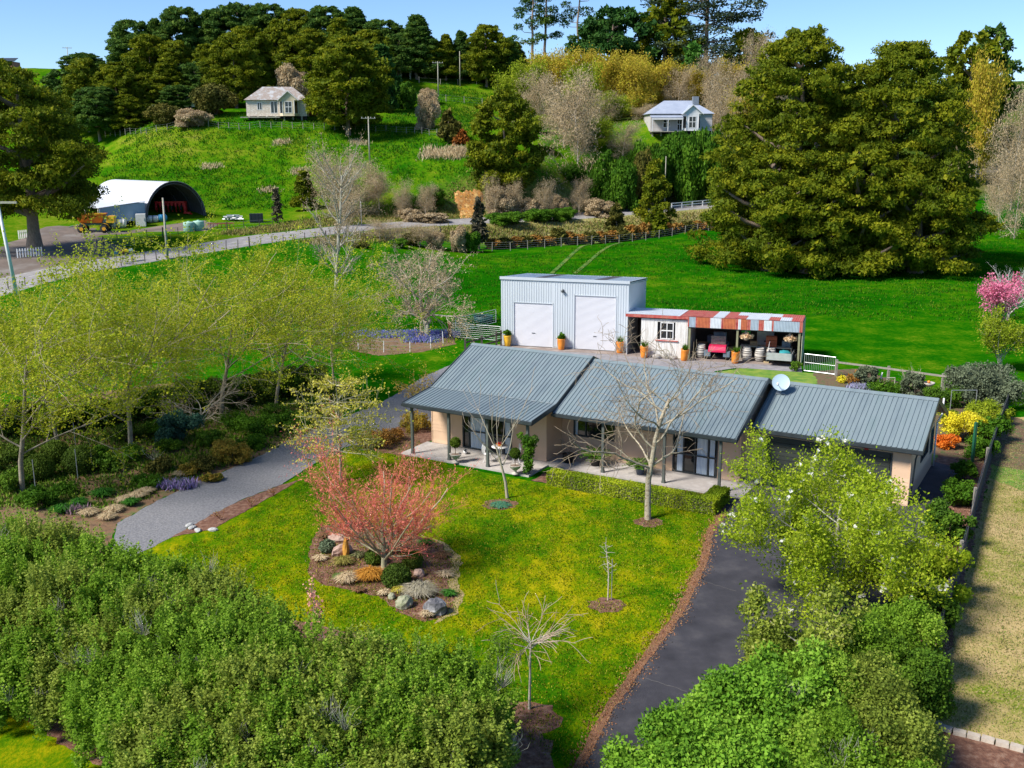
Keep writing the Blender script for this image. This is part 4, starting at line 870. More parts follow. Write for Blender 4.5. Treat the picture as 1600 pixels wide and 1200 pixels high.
# clipped box hedge in front of the verandah
def clipped(name, label, cat, boxes, mat, n, size, loc, rz=0, seed=1, round_=.08):
    T = thing(name, label, cat, loc, rz); rg = np.random.RandomState(seed); L = []; TI = []; core = MB()
    for (x0, x1, y0, y1, z1), m in zip(boxes, n):
        core.box(x0+.06, x1-.06, y0+.06, y1-.06, 0, z1-.06); ar = np.array([(x1-x0)*(y1-y0), (x1-x0)*z1, (x1-x0)*z1, (y1-y0)*z1, (y1-y0)*z1]); f = rg.choice(5, m, p=ar/ar.sum()); u, v = rg.uniform(0, 1, m), rg.uniform(0, 1, m)
        X = np.where(f < 3, x0+(x1-x0)*u, np.where(f == 3, x0, x1)); Y = np.where(f == 0, y0+(y1-y0)*v, np.where(f == 1, y0, np.where(f == 2, y1, y0+(y1-y0)*u))); Z = np.where(f == 0, z1, z1*v)
        Nn = np.zeros((m, 3)); Nn[f == 0, 2] = 1; Nn[f == 1, 1] = -1; Nn[f == 2, 1] = 1; Nn[f == 3, 0] = -1; Nn[f == 4, 0] = 1
        P = np.stack([X, Y, Z], -1)+Nn*rg.normal(0, .022, (m, 1))-Nn*(.03+.03*np.sin(X*5+Y*3)[:, None]*.6)
        ez = np.clip((Z-z1+round_)/round_, 0, 1)*round_*.5; P[:, 0] -= Nn[:, 0]*ez; P[:, 1] -= Nn[:, 1]*ez
        D = nrm(Nn*.9+rg.normal(size=(m, 3))); s = size*rg.uniform(.6, 1.4, m); L.append(leaf_quads(P, D, nrm(Nn+rg.normal(size=(m, 3))*.8), s, s*.5)); TI.append(.25*rg.uniform(0, 1, m)+.5*(.5+.5*np.sin(X*2.3+np.sin(Y*3+X)))*rg.uniform(.5, 1, m)+.2)
    core.build('branches', m_twigd, T); c = obj('foliage', quads_mesh('foliage', np.concatenate(L), mat, np.concatenate(TI)), T); c['kind'] = 'stuff'; return T
m_box = leafM('box_hedge_leaves', [(.10,.16,.010), (.22,.32,.014), (.40,.48,.018), (.56,.60,.04)], .5, .3)
clipped('box_hedge', 'low clipped yellow green box hedge running along the front of the verandah', 'hedge', [(8.3, 16.25, -2.95, -2.3, .66), (15.55, 16.25, -2.3, -.95, .66)], m_box, (24000, 7000), .05, (A0[0], A0[1], 0), -TH)

# right foreground
m_laurel = leafM('laurel_leaves', [(.07,.17,.015), (.13,.28,.02), (.20,.38,.03), (.32,.48,.06)], .4, .3)
m_lime = leafM('drooping_olive_leaves', [(.12,.18,.02), (.22,.29,.03), (.34,.40,.05), (.46,.46,.14)], .5, .35)
LS = [('olive_shrub', 'pale olive shrub directly below the magnolia at the left', 1232, 985, 2.4, 1.3, m_hedgeo), ('olive_shrub', 'pale olive shrub below the magnolia, right of the drooping tree', 1335, 962, 2.6, 1.3, m_hedge), ('olive_shrub', 'leafy shrub below the magnolia next to the black fence', 1410, 945, 2.4, 1.1, m_hedge), ('laurel_shrub', 'bright green laurel at the bottom beside the asphalt drive, leftmost', 1015, 1170, 2.0, 1.3, m_laurel), ('laurel_shrub', 'bright green laurel beside the asphalt drive, second from the left', 1085, 1110, 2.5, 1.4, m_laurel),
      ('laurel_shrub', 'bright green laurel beside the asphalt drive, tall middle one', 1165, 1055, 2.9, 1.5, m_laurel), ('laurel_shrub', 'bright green laurel standing farthest from the bottom edge', 1245, 1022, 3.0, 1.5, m_laurel),
      ('laurel_shrub', 'bright green laurel in front of the olive shrubs at the bottom', 1180, 1150, 2.4, 1.4, m_laurel), ('olive_shrub', 'fine leafed olive green shrub at the bottom, right of the laurels', 1290, 1120, 2.6, 1.4, m_hedge),
      ('olive_shrub', 'greyish olive shrub at the bottom right beside the stone edging', 1385, 1095, 2.5, 1.35, m_hedgeo), ('olive_shrub', 'fine leafed olive shrub near the black fence end', 1350, 1040, 2.8, 1.3, m_hedgeo), ('olive_shrub', 'green shrub with grey dead twigs between laurel and black fence', 1300, 1015, 3.0, 1.2, m_hedge),
      ('olive_shrub', 'dark green shrub against the near end of the black fence', 1425, 1010, 2.2, 1.0, m_greenl), ('laurel_shrub', 'bright green laurel cut off by the bottom edge in front', 1080, 1215, 2.0, 1.3, m_laurel), ('olive_shrub', 'olive shrub cut off by the bottom edge beside the stone edging', 1400, 1190, 2.0, 1.3, m_hedge), ('olive_shrub', 'olive shrub cut off by the bottom edge between laurels and grey shrub', 1270, 1210, 2.2, 1.4, m_hedge)]
for i, (nm, lb, px, py, h, r, mt) in enumerate(LS):
    x, y = topat(px, py, h*.95); shrub(nm, lb, 'shrub', 230+i, h, r, 24000 if mt is m_laurel else 26000, .10 if mt is m_laurel else .065, mt, (x, y-.3), k=55, aspect=.34 if mt is m_laurel else .45, twigs=5 if i in (8, 6) else 0, tw=m_gtw)
# twiggy trees with leaves
def twig_tree(name, label, seed, cf, L, r, mats, leaf=None, loc=(0,0,0), lean=(0, 0), thin=.02, cat='tree', group=None, flowers=None, rz=0, z0=-.1, rmin=0.):
    T = thing(name, label, cat, loc, rz, group); rg = random.Random(seed); r2 = np.random.RandomState(seed); segs = []; tips = []
    d = (lean[0], lean[1], 1); m = sqrt(d[0]**2+d[1]**2+1); grow(rg, segs, tips, (0, 0, z0), (d[0]/m, d[1]/m, 1/m), L, r, 0, cf)
    if rmin: segs = [s_[:6]+(max(s_[6], rmin), max(s_[7], rmin*.75)) for s_ in segs]; thin = max(thin, rmin*1.2)
    thick = [s_ for s_ in segs if s_[6] >= thin]; fine = [s_ for s_ in segs if s_[6] < thin]
    obj('trunk', tubes_mesh('trunk', thick, mats[0], 6), T)
    if fine: c = obj('twigs', tubes_mesh('twigs', fine, mats[1], 3), T); c['kind'] = 'stuff'
    if leaf:
        Q, ti = tip_leaves(r2, tips, *leaf[1:]); c = obj('leaves', quads_mesh('leaves', Q, leaf[0], ti), T); c['kind'] = 'stuff'
    if flowers:
        tp = [tips[i] for i in rg.sample(range(len(tips)), flowers[1])]; Q, ti = tip_leaves(r2, tp, 6, flowers[2], .5, .015, -.3); c = obj('flowers', quads_mesh('flowers', Q, flowers[0], ti), T); c['kind'] = 'stuff'
    return T
m_ygl = leafM('spring_yellow_leaves', [(.17,.27,.015), (.32,.41,.02), (.48,.50,.03), (.64,.60,.06)], .5, .5)
m_magl = leafM('magnolia_leaves', [(.15,.24,.01), (.28,.40,.015), (.44,.54,.03), (.58,.62,.06)], .45, .5)
m_petal = leafM('white_petals', [(.80,.78,.70), (.85,.83,.78)], .6, .3)
wcf = cfg([4, 7, 6, 4], [.07, .11, .14, .18], [.0, .035, .03, .0], [12, 8, 8, 0], [.95, .8, .8, 0], [1.1, .6, .5, 0], [.28, .12, .08, 0], pyr=.4, rr=.5)
WT = [twig_tree('willow_tree', 'x', 300+i, wcf, 4.9, .09, (M('bark_grey_brown', (.20,.17,.12), (.32,.28,.21), 5, .9, .6, 16), m_twigtan), (m_ygl, 9, .075, .38, .085, .05), thin=.018) for i in range(3)]
WL = [(205, 712, 395, 'yellow green spring tree beside the gravel drive, pale trunk above bare soil', 300), (345, 648, 385, 'tall yellow green tree with reaching limbs, its trunk behind the bluish shrub', 0), (35, 768, 440, 'yellow green tree at the left edge behind the topiary balls', 0), (90, 690, 455, 'yellow green tree behind the topiary balls, second from the left edge', 0),
      (430, 640, 415, 'yellow green tree between the tall limbed tree and the dogwood', 0), (522, 602, 445, 'yellow green tree at the garden belt end nearest the bluebells', 0), (-60, 700, 450, 'yellow green tree cut off by the left edge', 0), (275, 625, 440, 'yellow green tree in the back row over the dark hedge', 0), (150, 640, 480, 'yellow green tree in the back row left of the dark hedge', 0)]
for i, (px, py, top, lb, _) in enumerate(WL):
    x, y = flat(px, py); h = CAM_H-(top-222)/1600*y; s_ = h/7.4
    if i < 3: T = WT[i]; T['label'] = lb; T.location = (x, y, 0); T.scale = (s_*1.1, s_*1.1, s_)
    else: T = dup(WT[i % 3], (x, y, 0), i*1.7, lb, None, (s_*1.1, s_*1.1, s_))
    T['group'] = 'yellow green trees of the garden belt'
mcf = cfg([4, 7, 5, 4], [.05, .10, .14, .18], [.0, .02, .04, .05], [15, 9, 8, 0], [1.2, .85, .8, 0], [1.12, .5, .45, 0], [.10, .12, .1, 0], pyr=.75, rr=.5)
x, y = topat(1312, 745, 4.3)
twig_tree('magnolia_tree', 'broad magnolia with fresh yellow green leaves and white flowers in front of the garage', 310, mcf, 3.55, .11, (m_barkg, m_barkg), (m_magl, 12, .10, .30, .16, -.05), (x, y-.3, 0), thin=.02, flowers=(m_petal, 170, .12))
x, y = topat(1260, 950, 3.0)
twig_tree('small_tree', 'drooping pale olive leafed tree between the magnolia and the laurels', 311, cfg([4, 5, 4, 3], [.05, .1, .14, .16], [0, .02, -.06, -.12], [8, 7, 7, 0], [1.2, .8, .7, 0], [1.0, .5, .5, 0], [.3, .25, .15, 0]), 2.3, .08, (m_barkg, m_twigtan), (m_lime, 9, .12, .3, .12, .6), (x, y-.4, 0), thin=.016)
# bare fruit trees on the lawn
bcf = cfg([6, 9, 7, 5], [.10, .17, .24, .28], [.0, .03, .01, .0], [12, 8, 6, 0], [1.1, .9, .85, 0], [.90, .5, .48, 0], [.38, .12, .1, 0], pyr=.25, rr=.50)
m_lich = M('lichen_bark', (.22,.16,.10), (.44,.39,.28), 7, .9, .5, 20, c3=(.28,.21,.13), lo=.35, hi=.7)
x, y = flat(1012, 812)
twig_tree('bare_tree', 'leafless lichen covered tree on the lawn in front of the right verandah', 330, bcf, 5.2, .15, (m_lich, M('fruit_twig', (.24,.18,.12), (.38,.30,.20), 3, .9)), None, (x, y, 0), thin=.02, rmin=.010)
x, y = flat(793, 778)
twig_tree('bare_tree', 'small leafless pale tree in front of the left verandah', 331, cfg([3, 8, 6], [.06, .07, .12], [.05, .10, .08], [8, 3, 0], [.72, .5, 0], [1.35, .5, 0], [.55, .3, 0], pyr=.2, rr=.5), 2.5, .085, (M('smooth_pale_bark', (.42,.37,.26), (.34,.30,.21), 4, .8), m_twigtan), None, (x, y, 0), thin=.012, rmin=.011)
# coral maple
m_coral = M('coral_twigs', (.62,.12,.085), (.72,.22,.10), .9, .7, c3=(.55,.10,.12)); m_mg = M('maple_green_bark', (.30,.29,.17), (.42,.38,.24), 5, .9)
x, y = flat(600, 888)
twig_tree('maple_tree', 'coral bark maple with leafless pink red twigs rising from the island bed', 340, cfg([2, 7, 6, 5], [.05, .10, .11, .12], [.0, .06, .07, .06], [17, 11, 11, 0], [.95, .6, .5, 0], [2.25, .48, .42, 0], [.25, .15, .1, 0], pyr=.1, rr=.5), 1.5, .13, (m_mg, m_coral), (leafM('coral_buds', [(.74,.42,.10), (.78,.26,.18), (.72,.15,.16), (.76,.30,.12)], .8, .3), 1, .11, .12, .05, -.3), (x, y, 0), thin=.013)
# tiered dogwood
x, y = flat(532, 752); T = thing('dogwood_tree', 'tiered dogwood with flat layers of yellow leaves beside the gravel drive', 'tree', (x, y, 0)); rg = random.Random(5); segs = []; tips = []; p = (0, 0, -.1)
H = 4.9
for i in range(8): q = (rg.uniform(-.06, .06), rg.uniform(-.06, .06), H*(i+1)/8); segs.append((*p, *q, .085*(1-i/9), .085*(1-(i+1)/9))); p = q
for zt_, R_, nb in ((1.5, 2.4, 9), (2.3, 2.7, 9), (3.05, 2.1, 8), (3.8, 2.3, 7), (4.6, 1.2, 6)):
    for k in range(nb):
        a = 2*pi*k/nb+rg.uniform(-.3, .3); grow(rg, segs, tips, (0, 0, zt_-.15), (cos(a), sin(a), .22), R_*rg.uniform(.7, 1.1), .03, 1, cfg([1, 7, 5], [0, .06, .12], [0, .015, .0], [0, 9, 0], [0, .75, 0], [0, .42, 0], [0, .2, 0], pyr=.4))
TI = (1.5, 2.3, 3.05, 3.8, 4.6)
def flatten(q, i=2): z_ = min(TI, key=lambda t: abs(t+.1-q[i])); return q[:i]+(z_+(q[i]-z_)*.35,)+q[i+1:]
segs = segs[:8]+[flatten(flatten(s_), 5) for s_ in segs[8:]]; tips = [flatten(t_) for t_ in tips]
obj('trunk', tubes_mesh('trunk', [s_ for s_ in segs if s_[6] > .012], m_mg, 5), T); c = obj('twigs', tubes_mesh('twigs', [s_ for s_ in segs if s_[6] <= .012], m_mg, 3), T); c['kind'] = 'stuff'
Q, ti = tip_leaves(np.random.RandomState(4), tips, 3, .09, .5, .06, -.2); c = obj('leaves', quads_mesh('leaves', Q, leafM('dogwood_leaves', [(.30,.32,.03), (.50,.46,.06), (.62,.55,.14)], .5, .35), ti), T); c['kind'] = 'stuff'
# thin young tree and weeping standard
x, y = flat(950, 938)
T = twig_tree('young_tree', 'thin newly planted sapling with a mulch ring in the middle of the lawn', 350, cfg([8, 4], [.03, .25], [0, .0], [22, 0], [1.2, 0], [.15, 0], [.3, 0], pyr=.2), 2.25, .03, (m_barkp, m_barkp), None, (x, y, 0), thin=.004, rmin=.007)
MB().cyl((.12, 0, 0), (.12, 0, 1.5), .018, n=6).build('stake', m_steel, T)
x, y = flat(827, 1108)
twig_tree('weeping_tree', 'small leafless weeping tree on a straight trunk near the drive at the bottom', 351, cfg([4, 6, 5], [.02, .09, .12], [0, -.05, -.04], [16, 7, 0], [1.05, .6, 0], [.62, .55, 0], [.86, .15, 0], pyr=.1), 2.15, .05, (m_barkg, M('grey_pink_twigs', (.48,.38,.30), (.40,.24,.16), 2, .9)), None, (x, y, 0), thin=.012, rmin=.008)
x, y = topat(771, 1000, 2.6); twig_tree('young_tree', 'slim green leafed sapling right behind the foreground hedge end', 352, cfg([5, 5, 4], [.04, .08, .12], [.02, .06, .04], [10, 5, 0], [.6, .6, 0], [.5, .5, 0], [.35, .2, 0]), 2.2, .035, (m_barkg, m_barkg), (m_hedge, 9, .07, .3, .06, 0), (x, y, 0), thin=.01)

# ------------------------------------------------------------------ thickets and bare trees on the hill
m_ythick = leafM('yellow_thicket_leaves', [(.30,.28,.03), (.44,.40,.03), (.54,.38,.05), (.62,.52,.08)], .6, .4); m_tanthick = leafM('tan_twig_haze', [(.38,.28,.15), (.48,.37,.22), (.56,.46,.30)], .8, .3)
m_lgt = leafM('lime_thicket_leaves', [(.16,.24,.015), (.28,.36,.02), (.42,.46,.03)], .6, .4)
tcf = cfg([4, 6, 5], [.07, .13, .18], [.02, .03, .0], [18, 11, 0], [1.0, .75, 0], [.72, .5, 0], [.06, .12, 0], pyr=.35, rr=.5)
PR = {}
def thick(key, cf, L, r, mats, leaf, thin):
    PR[key] = [twig_tree('thicket_tree', 'x', hash_(key)+i, cf, L, r, mats, leaf, thin=thin) for i in range(2)]
def hash_(k): return sum(ord(c) for c in k)*7
thick('y', tcf, 6.2, .10, (m_barkp, m_twigtan), (m_ythick, 14, .26, .42, .45, 0), .05)
thick('g', tcf, 6.2, .10, (m_barkg, m_twigtan), (m_lgt, 14, .26, .42, .45, 0), .05)
thick('t', tcf, 6.2, .10, (m_barkp, m_barkp), (m_tanthick, 9, .26, .14, .4, 0), .05)
def pr(key, i, px, Y, top, wpx, label, group=None, name=None):
    x, y, z = put(px, Y); H = max(2, at(px, top, Y)[2]-z); T0 = PR[key][i % 2]; sz = H/8.3; sx = wpx*Y/1600/8.6
    if T0['label'] == 'x': T = T0; T.location = (x, y, z-.1); T.scale = (sx, sx, sz); T['label'] = label
    else: T = dup(T0, (x, y, z-.1), i*1.9+px, label, None, (sx, sx, sz))
    if group: T['group'] = group
    if name: T.name = name
    return T
TK = [('t',806,212,150,52),('g',822,232,98,60),('t',850,216,120,56),('y',862,238,94,54),('y',886,234,96,54),('g',905,222,100,50),('y',922,238,94,52),('t',935,205,150,56),('y',950,226,98,54),('g',958,208,150,52),('y',975,236,96,52),('y',992,224,104,50),('t',1000,206,165,44),('y',1015,232,104,52),
      ('y',1038,234,108,46),('t',1055,228,112,46),('y',1078,232,118,40),('t',1110,226,96,40),('y',1130,230,112,44),('t',1150,226,108,52),('y',1160,214,150,46),('g',930,192,185,52),('t',972,190,196,50),('t',880,190,150,70),('g',838,198,180,44),('t',1178,235,70,40)]
TN = {'y': 'golden yellow budding thicket tree', 't': 'tan leafless thicket tree', 'g': 'lime green budding thicket tree'}; ck = {}
for i, (k, px, Y, top, wd) in enumerate(sorted(TK, key=lambda q: q[1])):
    ck[k] = ck.get(k, -1)+1; pr(k, i, px, Y, top, wd*1.25, f'{TN[k]} on the slope around the grey villa, {nth(ck[k])}', 'budding trees around the grey villa')
pr('t', 1, 902, 182, 128, 108, 'tall bare pale barked tree in front of the budding thicket')
pr('t', 0, 1120, 206, 130, 60, 'bare spreading tree standing against the right wall of the grey villa')
pr('y', 0, 1522, 215, 122, 62, 'bright yellow leafed tree in front of the conical conifer at the right')
pr('t', 1, 1205, 245, 68, 60, 'bare pale tree on the skyline left of the giant totara pair')
for i, (px, Y, top, wd) in enumerate([(1582,182,165,80),(1592,150,235,70),(1500,196,222,50),(1565,160,262,56),(1602,190,150,70)]): pr('t', i, px, Y, top, wd, 'brown leafless willow at the right edge above the paddock, '+nth(i), 'bare willows at the right edge')
# green shrubs round the villas
gs = leafM('hill_shrub_leaves', [(.03,.10,.008), (.07,.17,.010), (.13,.26,.016)], .6, .3); GSH = [shrub('hill_shrub', 'x', 'shrub', 400+i, 4, 3, 16000, .24, m_, k=50, plume=False) for i, m_ in enumerate([gs, gs, m_olive, m_tanthick])]
def hs(k, px, Y, top, wpx, label, group=None):
    x, y, z = put(px, Y); H = max(.8, at(px, top, Y)[2]-z); T0 = GSH[k]; sx = wpx*Y/1600/6.2
    if T0['label'] == 'x': T = T0; T.location = (x, y, z-.1); T.scale = (sx, sx, H/3.9); T['label'] = label
    else: T = dup(T0, (x, y, z-.1), px*.7, label, None, (sx, sx, H/3.9))
    if group: T['group'] = group
for i, q in enumerate([(0,1045,190,212,80),(1,1080,188,206,70),(0,1110,192,210,60),(1,1010,186,225,60),(0,940,180,240,60),(1,900,182,255,50),(0,970,178,250,60),(2,1000,180,235,44),(1,850,186,262,36),(0,1135,186,236,56)]): hs(*q, 'dark green shrub below the grey villa, '+nth(sorted([1045,1080,1110,1010,940,900,970,1000,850,1135]).index(q[1])), 'shrubs below the grey villa')
for k, px, Y, top, wd, lb in [(2,268,196,162,62,'brownish olive bush beside the turquoise tank on the hill'),(3,310,192,172,54,'grey brown bush in front of the white caravan'),(2,345,200,130,70,'olive broom bush behind the cream villa, left'),(0,268,214,140,36,'small fresh green bush behind the brownish one on the hill'),
    (3,468,214,108,64,'reddish brown mounded shrub behind the cream villa'),(2,508,210,140,50,'orange tan bush between the cream villa and the buttressed totara'),(0,635,222,130,44,'green bush below the small tower on the hill'),(3,672,196,152,38,'pale straw coloured bush on the upper hill fence'),(3,672,230,140,30,'small pale bush on the upper hill crest')]: hs(k, px, Y, top, wd, lb)
for px, Y, top, wd, lb in [(560,162,272,90,'grey leafless thicket on the bank right of the narrow totara'),(522,160,250,80,'tall grey twig thicket on the bank'),(592,164,262,60,'brownish grey thicket at the right end of the bank thicket'),(535,150,300,80,'low grey thicket at the foot of the bank beside the road'),(600,136,345,70,'pale twiggy bush just below the road'),(655,137,352,70,'pale twiggy bush below the road, nearer the dark sapling')]: pr('t', int(px/7), px, Y, top, wd, lb)
# rust coloured hedge along the paddock fence, dry grass on the banks
def scatter_blades(name, pts, n, h, wd, mat, seed=1, spread=.35, kind='stuff', label=None, cat=None):
    """tufts of grass blades on the land: each blade a narrow leaning quad"""
    rg = np.random.RandomState(seed); P = np.array(pts)[rg.randint(0, len(pts), n)]; P = P+np.c_[rg.normal(0, spread, (n, 2)), np.zeros(n)]; P[:, 2] = tz(P[:, 0], P[:, 1])-.02
    D = nrm(np.c_[rg.normal(0, .45, (n, 2)), np.ones(n)]); N_ = nrm(rg.normal(size=(n, 3))+.01); s = h*rg.uniform(.5, 1.4, n)
    Q = leaf_quads(P, D, N_, s, np.full(n, wd)); o = obj(name, quads_mesh(name, Q, mat, rg.uniform(0, 1, n))); o['kind'] = kind
    if label: tag(o, label, cat)
    return o
m_rust = leafM('rusty_hedge_leaves', [(.14,.07,.02), (.28,.12,.02), (.34,.20,.05), (.14,.14,.03)], .7, .15)
for i, (px, Y) in enumerate(zip(range(770, 1120, 17), np.linspace(140, 162, 21))):
    x, y, z = put(px, Y+3); hgt = random.uniform(1.6, 2.8)
    if i < 2: HVR = globals().setdefault('HVR', []); HVR.append(shrub('rusty_hedge_shrub', 'x', 'shrub', 420+i, 2.4, 1.1, 2600, .22, m_rust if i == 0 else m_olive, k=26))
    lb = 'rust and olive coloured roadside hedge shrub above the paddock fence, '+(nth(i) if i < 20 else 'last of the row')
    T = HVR[i] if i < 2 else dup(HVR[0 if i % 3 else 1], (x, y, z), i*2.)
    T.location = (x, y, z); T.scale = (1.1, 1.1, hgt/2.4); T['label'] = lb; T['group'] = 'rusty hedge above the paddock fence'
def lawnpts(poly, n, seed):
    rg = random.Random(seed); xs = [p[0] for p in poly]; ys = [p[1] for p in poly]; o = []
    while len(o) < n:
        x, y = rg.uniform(min(xs), max(xs)), rg.uniform(min(ys), max(ys)); c = False; j = len(poly)-1
        for i in range(len(poly)):
            if ((ys[i] > y) != (ys[j] > y)) and x < (xs[j]-xs[i])*(y-ys[i])/(ys[j]-ys[i])+xs[i]: c = not c
            j = i
        if c: o.append((x, y, 0))
    return o
m_drygr = leafM('dry_grass_blades', [(.40,.31,.15), (.16,.20,.03), (.24,.26,.06), (.34,.22,.09), (.08,.16,.01)], .8, .2); m_grbl = leafM('green_grass_blades', [(.008,.08,.001), (.015,.12,.002), (.05,.16,.003), (.13,.21,.01)], .8, .2)
bk = []
for (a, b, _), (c, e, _) in zip(ROADW[8:-6], ROADW[9:-5]):
    for t in np.linspace(0, 1, 14):
        for off in (5.2, 6.2, 7.5, 9, -6.5, -7.5, -8.5, -10): 
            vx, vy = c-a, e-b; m_ = hypot(vx, vy); bk.append((a+vx*t-vy/m_*off, b+vy*t+vx/m_*off, 0))
scatter_blades('dry_grass', bk, 30000, .42, .07, m_drygr, 3, .8, label='dry tan and green grass on the banks above and below the road', cat='grass')
hillpoly = [pick(*p)[:2] for p in [(190,320),(500,325),(640,285),(780,285),(770,150),(690,130),(600,190),(200,206),(160,280)]]
scatter_blades('hill_grass', lawnpts(hillpoly, 3000, 4), 30000, .42, .07, m_grbl, 5, .6, label='rough tufted pasture grass covering the left hill slope', cat='grass')
# clay cutting: an exposed orange face in the bank
rg = np.random.RandomState(6); CP = np.array([[pick(u_, v_) for u_ in np.linspace(708, 757, 13)+(v_-322)*.25*0] for v_ in np.linspace(300, 343, 9)])
e_ = np.array([[abs(k-6)/6 for k in range(13)] for _ in range(9)]); v_ = np.linspace(1, 0, 9)[:, None]; inside = (e_ < .62+.34*v_+rg.uniform(-.1, .1, e_.shape)) & (v_ > 0.02) & (v_ < 1)
CP[:, :, 2] += np.where(inside, .22+rg.normal(0, .09, e_.shape), -.35); CP[:, :, 1] -= np.where(inside, .15, 0)
obj('clay_face', grid_mesh('clay_face', CP[:, :, 0], CP[:, :, 1], CP[:, :, 2], M('orange_clay', (.58,.27,.05), (.34,.15,.04), 1.6, .9, .9, 6, c3=(.62,.40,.14))), kind='structure')

# ------------------------------------------------------------------ half round barn
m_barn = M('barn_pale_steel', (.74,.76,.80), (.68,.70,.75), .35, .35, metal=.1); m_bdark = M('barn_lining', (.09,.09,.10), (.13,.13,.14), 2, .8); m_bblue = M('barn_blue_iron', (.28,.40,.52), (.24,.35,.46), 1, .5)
bx, by, bz = pick(276, 342)
barn = thing('arch_barn', 'half round open ended farm barn with white roof and low lean-to at its left', 'barn', (bx, by, bz), .12)
R_, LN = 4.7, 18.
def arch(rad, y0, y1, n=20, ys=14):
    X = np.array([[rad*cos(pi*k/n) for k in range(n+1)] for _ in range(ys+1)]); Z = np.array([[max(0, rad*1.10*sin(pi*k/n)) for k in range(n+1)] for _ in range(ys+1)]); Y = np.array([[y0+(y1-y0)*j/ys]*(n+1) for j in range(ys+1)]); return X, Y, Z
# the barn runs back to the left: its open end faces right front
def rotz(X, Y, a): return X*cos(a)-Y*sin(a), X*sin(a)+Y*cos(a)
BA = radians(40)
X, Y, Z = arch(R_, 0, LN, 24, 60); Z = Z+.025*(np.arange(61) % 2)[:, None]; Xr, Yr = rotz(X, Y, BA); obj('roof', grid_mesh('roof', Xr, Yr, Z, m_barn), barn)
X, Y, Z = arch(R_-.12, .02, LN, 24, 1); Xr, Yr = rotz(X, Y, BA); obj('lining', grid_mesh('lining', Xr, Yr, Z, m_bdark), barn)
for j in range(6):
    pts = []; yy = .1+j*(LN-.2)/5
    for k in range(17): a_ = pi*k/16; px_, py_ = rotz(np.array((R_-.22)*cos(a_)), np.array(yy), BA); pts.append((float(px_), float(py_), (R_-.22)*1.1*sin(a_)))
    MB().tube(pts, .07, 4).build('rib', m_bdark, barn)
a = MB(); pts = [(R_*cos(pi*k/20), R_*1.1*sin(pi*k/20)) for k in range(21)]
def bp(x_, y_, z_): c, s_ = cos(BA), sin(BA); return (x_*c-y_*s_, x_*s_+y_*c, z_)
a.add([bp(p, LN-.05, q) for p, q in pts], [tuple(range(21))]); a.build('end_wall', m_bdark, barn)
MB().tube([bp(p*1.01, -.05, q*1.01) for p, q in pts], .09, 5).build('edge_trim', m_bdark, barn)
# lean-to on its left flank
a = MB(); a.extr([bp(-R_*.96, -.0, 2.6), bp(-R_-6.8, -.0, 1.95), bp(-R_-6.8, .0, 2.02), bp(-R_*.96, .0, 2.67)], (bp(0, 13, 0))); a.build('lean_to_roof', m_barn, barn)
a = MB(); a.extr([bp(-R_, .05, 0), bp(-R_-6.7, .05, 0), bp(-R_-6.7, .05, 1.93), bp(-R_, .05, 2.5)], bp(0, .08, 0)); a.build('side_wall', m_bblue, barn)
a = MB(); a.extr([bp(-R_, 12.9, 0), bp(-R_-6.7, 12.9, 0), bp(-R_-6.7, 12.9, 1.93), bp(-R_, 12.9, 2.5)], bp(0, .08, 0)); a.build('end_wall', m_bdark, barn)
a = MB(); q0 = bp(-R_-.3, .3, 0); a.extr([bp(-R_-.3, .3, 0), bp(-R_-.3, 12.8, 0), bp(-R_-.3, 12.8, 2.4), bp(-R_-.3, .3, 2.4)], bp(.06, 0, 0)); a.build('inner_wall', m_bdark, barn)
for k in range(4): MB().cyl(bp(-R_-6.6, .6+k*4, 0), bp(-R_-6.6, .6+k*4, 1.95), .12, n=6).build('post', m_barkp, barn)

# ------------------------------------------------------------------ farm yard things
def drum(mb, p0, p1, r, n=14):
    p0, p1 = Vector(p0), Vector(p1); d = (p1-p0); L = d.length; d.normalize()
    for a_, b_, r0, r1 in ((0, .08, r*.72, r*.96), (.08, .12, r*.96, r), (.12, .48, r, r), (.48, .50, r, r*1.03), (.50, .52, r*1.03, r), (.52, .88, r, r), (.88, .92, r, r*.96), (.92, 1., r*.96, r*.72)): mb.cyl(p0+d*L*a_, p0+d*L*b_, r0, r1, n)
    return mb
x, y, z = pick(143, 364); sp = thing('fertiliser_spreader', 'yellow fertiliser spreader trailer parked under the lean-to edge of the barn', 'spreader', (x, y, z), .15)
m_yel = M('yellow_paint', (.80,.42,.02), (.70,.34,.02), 2, .5); m_dgreen = M('dark_green_paint', (.02,.10,.08), None, 3, .5); m_tyre = M('tyre_rubber', (.025,.025,.025), None, 4, .9); m_orange_p = M('orange_paint', (.72,.22,.02), (.62,.18,.02), 2, .5)
a = MB(); T_ = [(-2.1, -.95, 2.55), (2.1, -.95, 2.55), (2.1, .95, 2.55), (-2.1, .95, 2.55)]; B_ = [(-1.2, -.35, 1.3), (1.5, -.35, 1.3), (1.5, .35, 1.3), (-1.2, .35, 1.3)]; a.add(T_+B_, [(0, 1, 5, 4), (1, 2, 6, 5), (2, 3, 7, 6), (3, 0, 4, 7), (4, 5, 6, 7)]); a.add([(p[0]*.93, p[1]*.9, 2.35) for p in T_], [(0, 1, 2, 3)]); a.build('hopper', m_orange_p, sp)
MB().extr([(-2.1, -1, 2.5), (2.1, -1, 2.5), (2.1, -1, 2.65), (-2.1, -1, 2.65)], (0, .06, 0)).build('rim', m_yel, sp)
MB().box(-1.4, 2.9, -.4, .4, 1.0, 1.25).tube([(-1.4, 0, 1.1), (-2.8, 0, .8)], .08).tube([(1.9, -.5, 1.2), (2.0, -.9, 2.4)], .05).build('chassis', m_dgreen, sp)
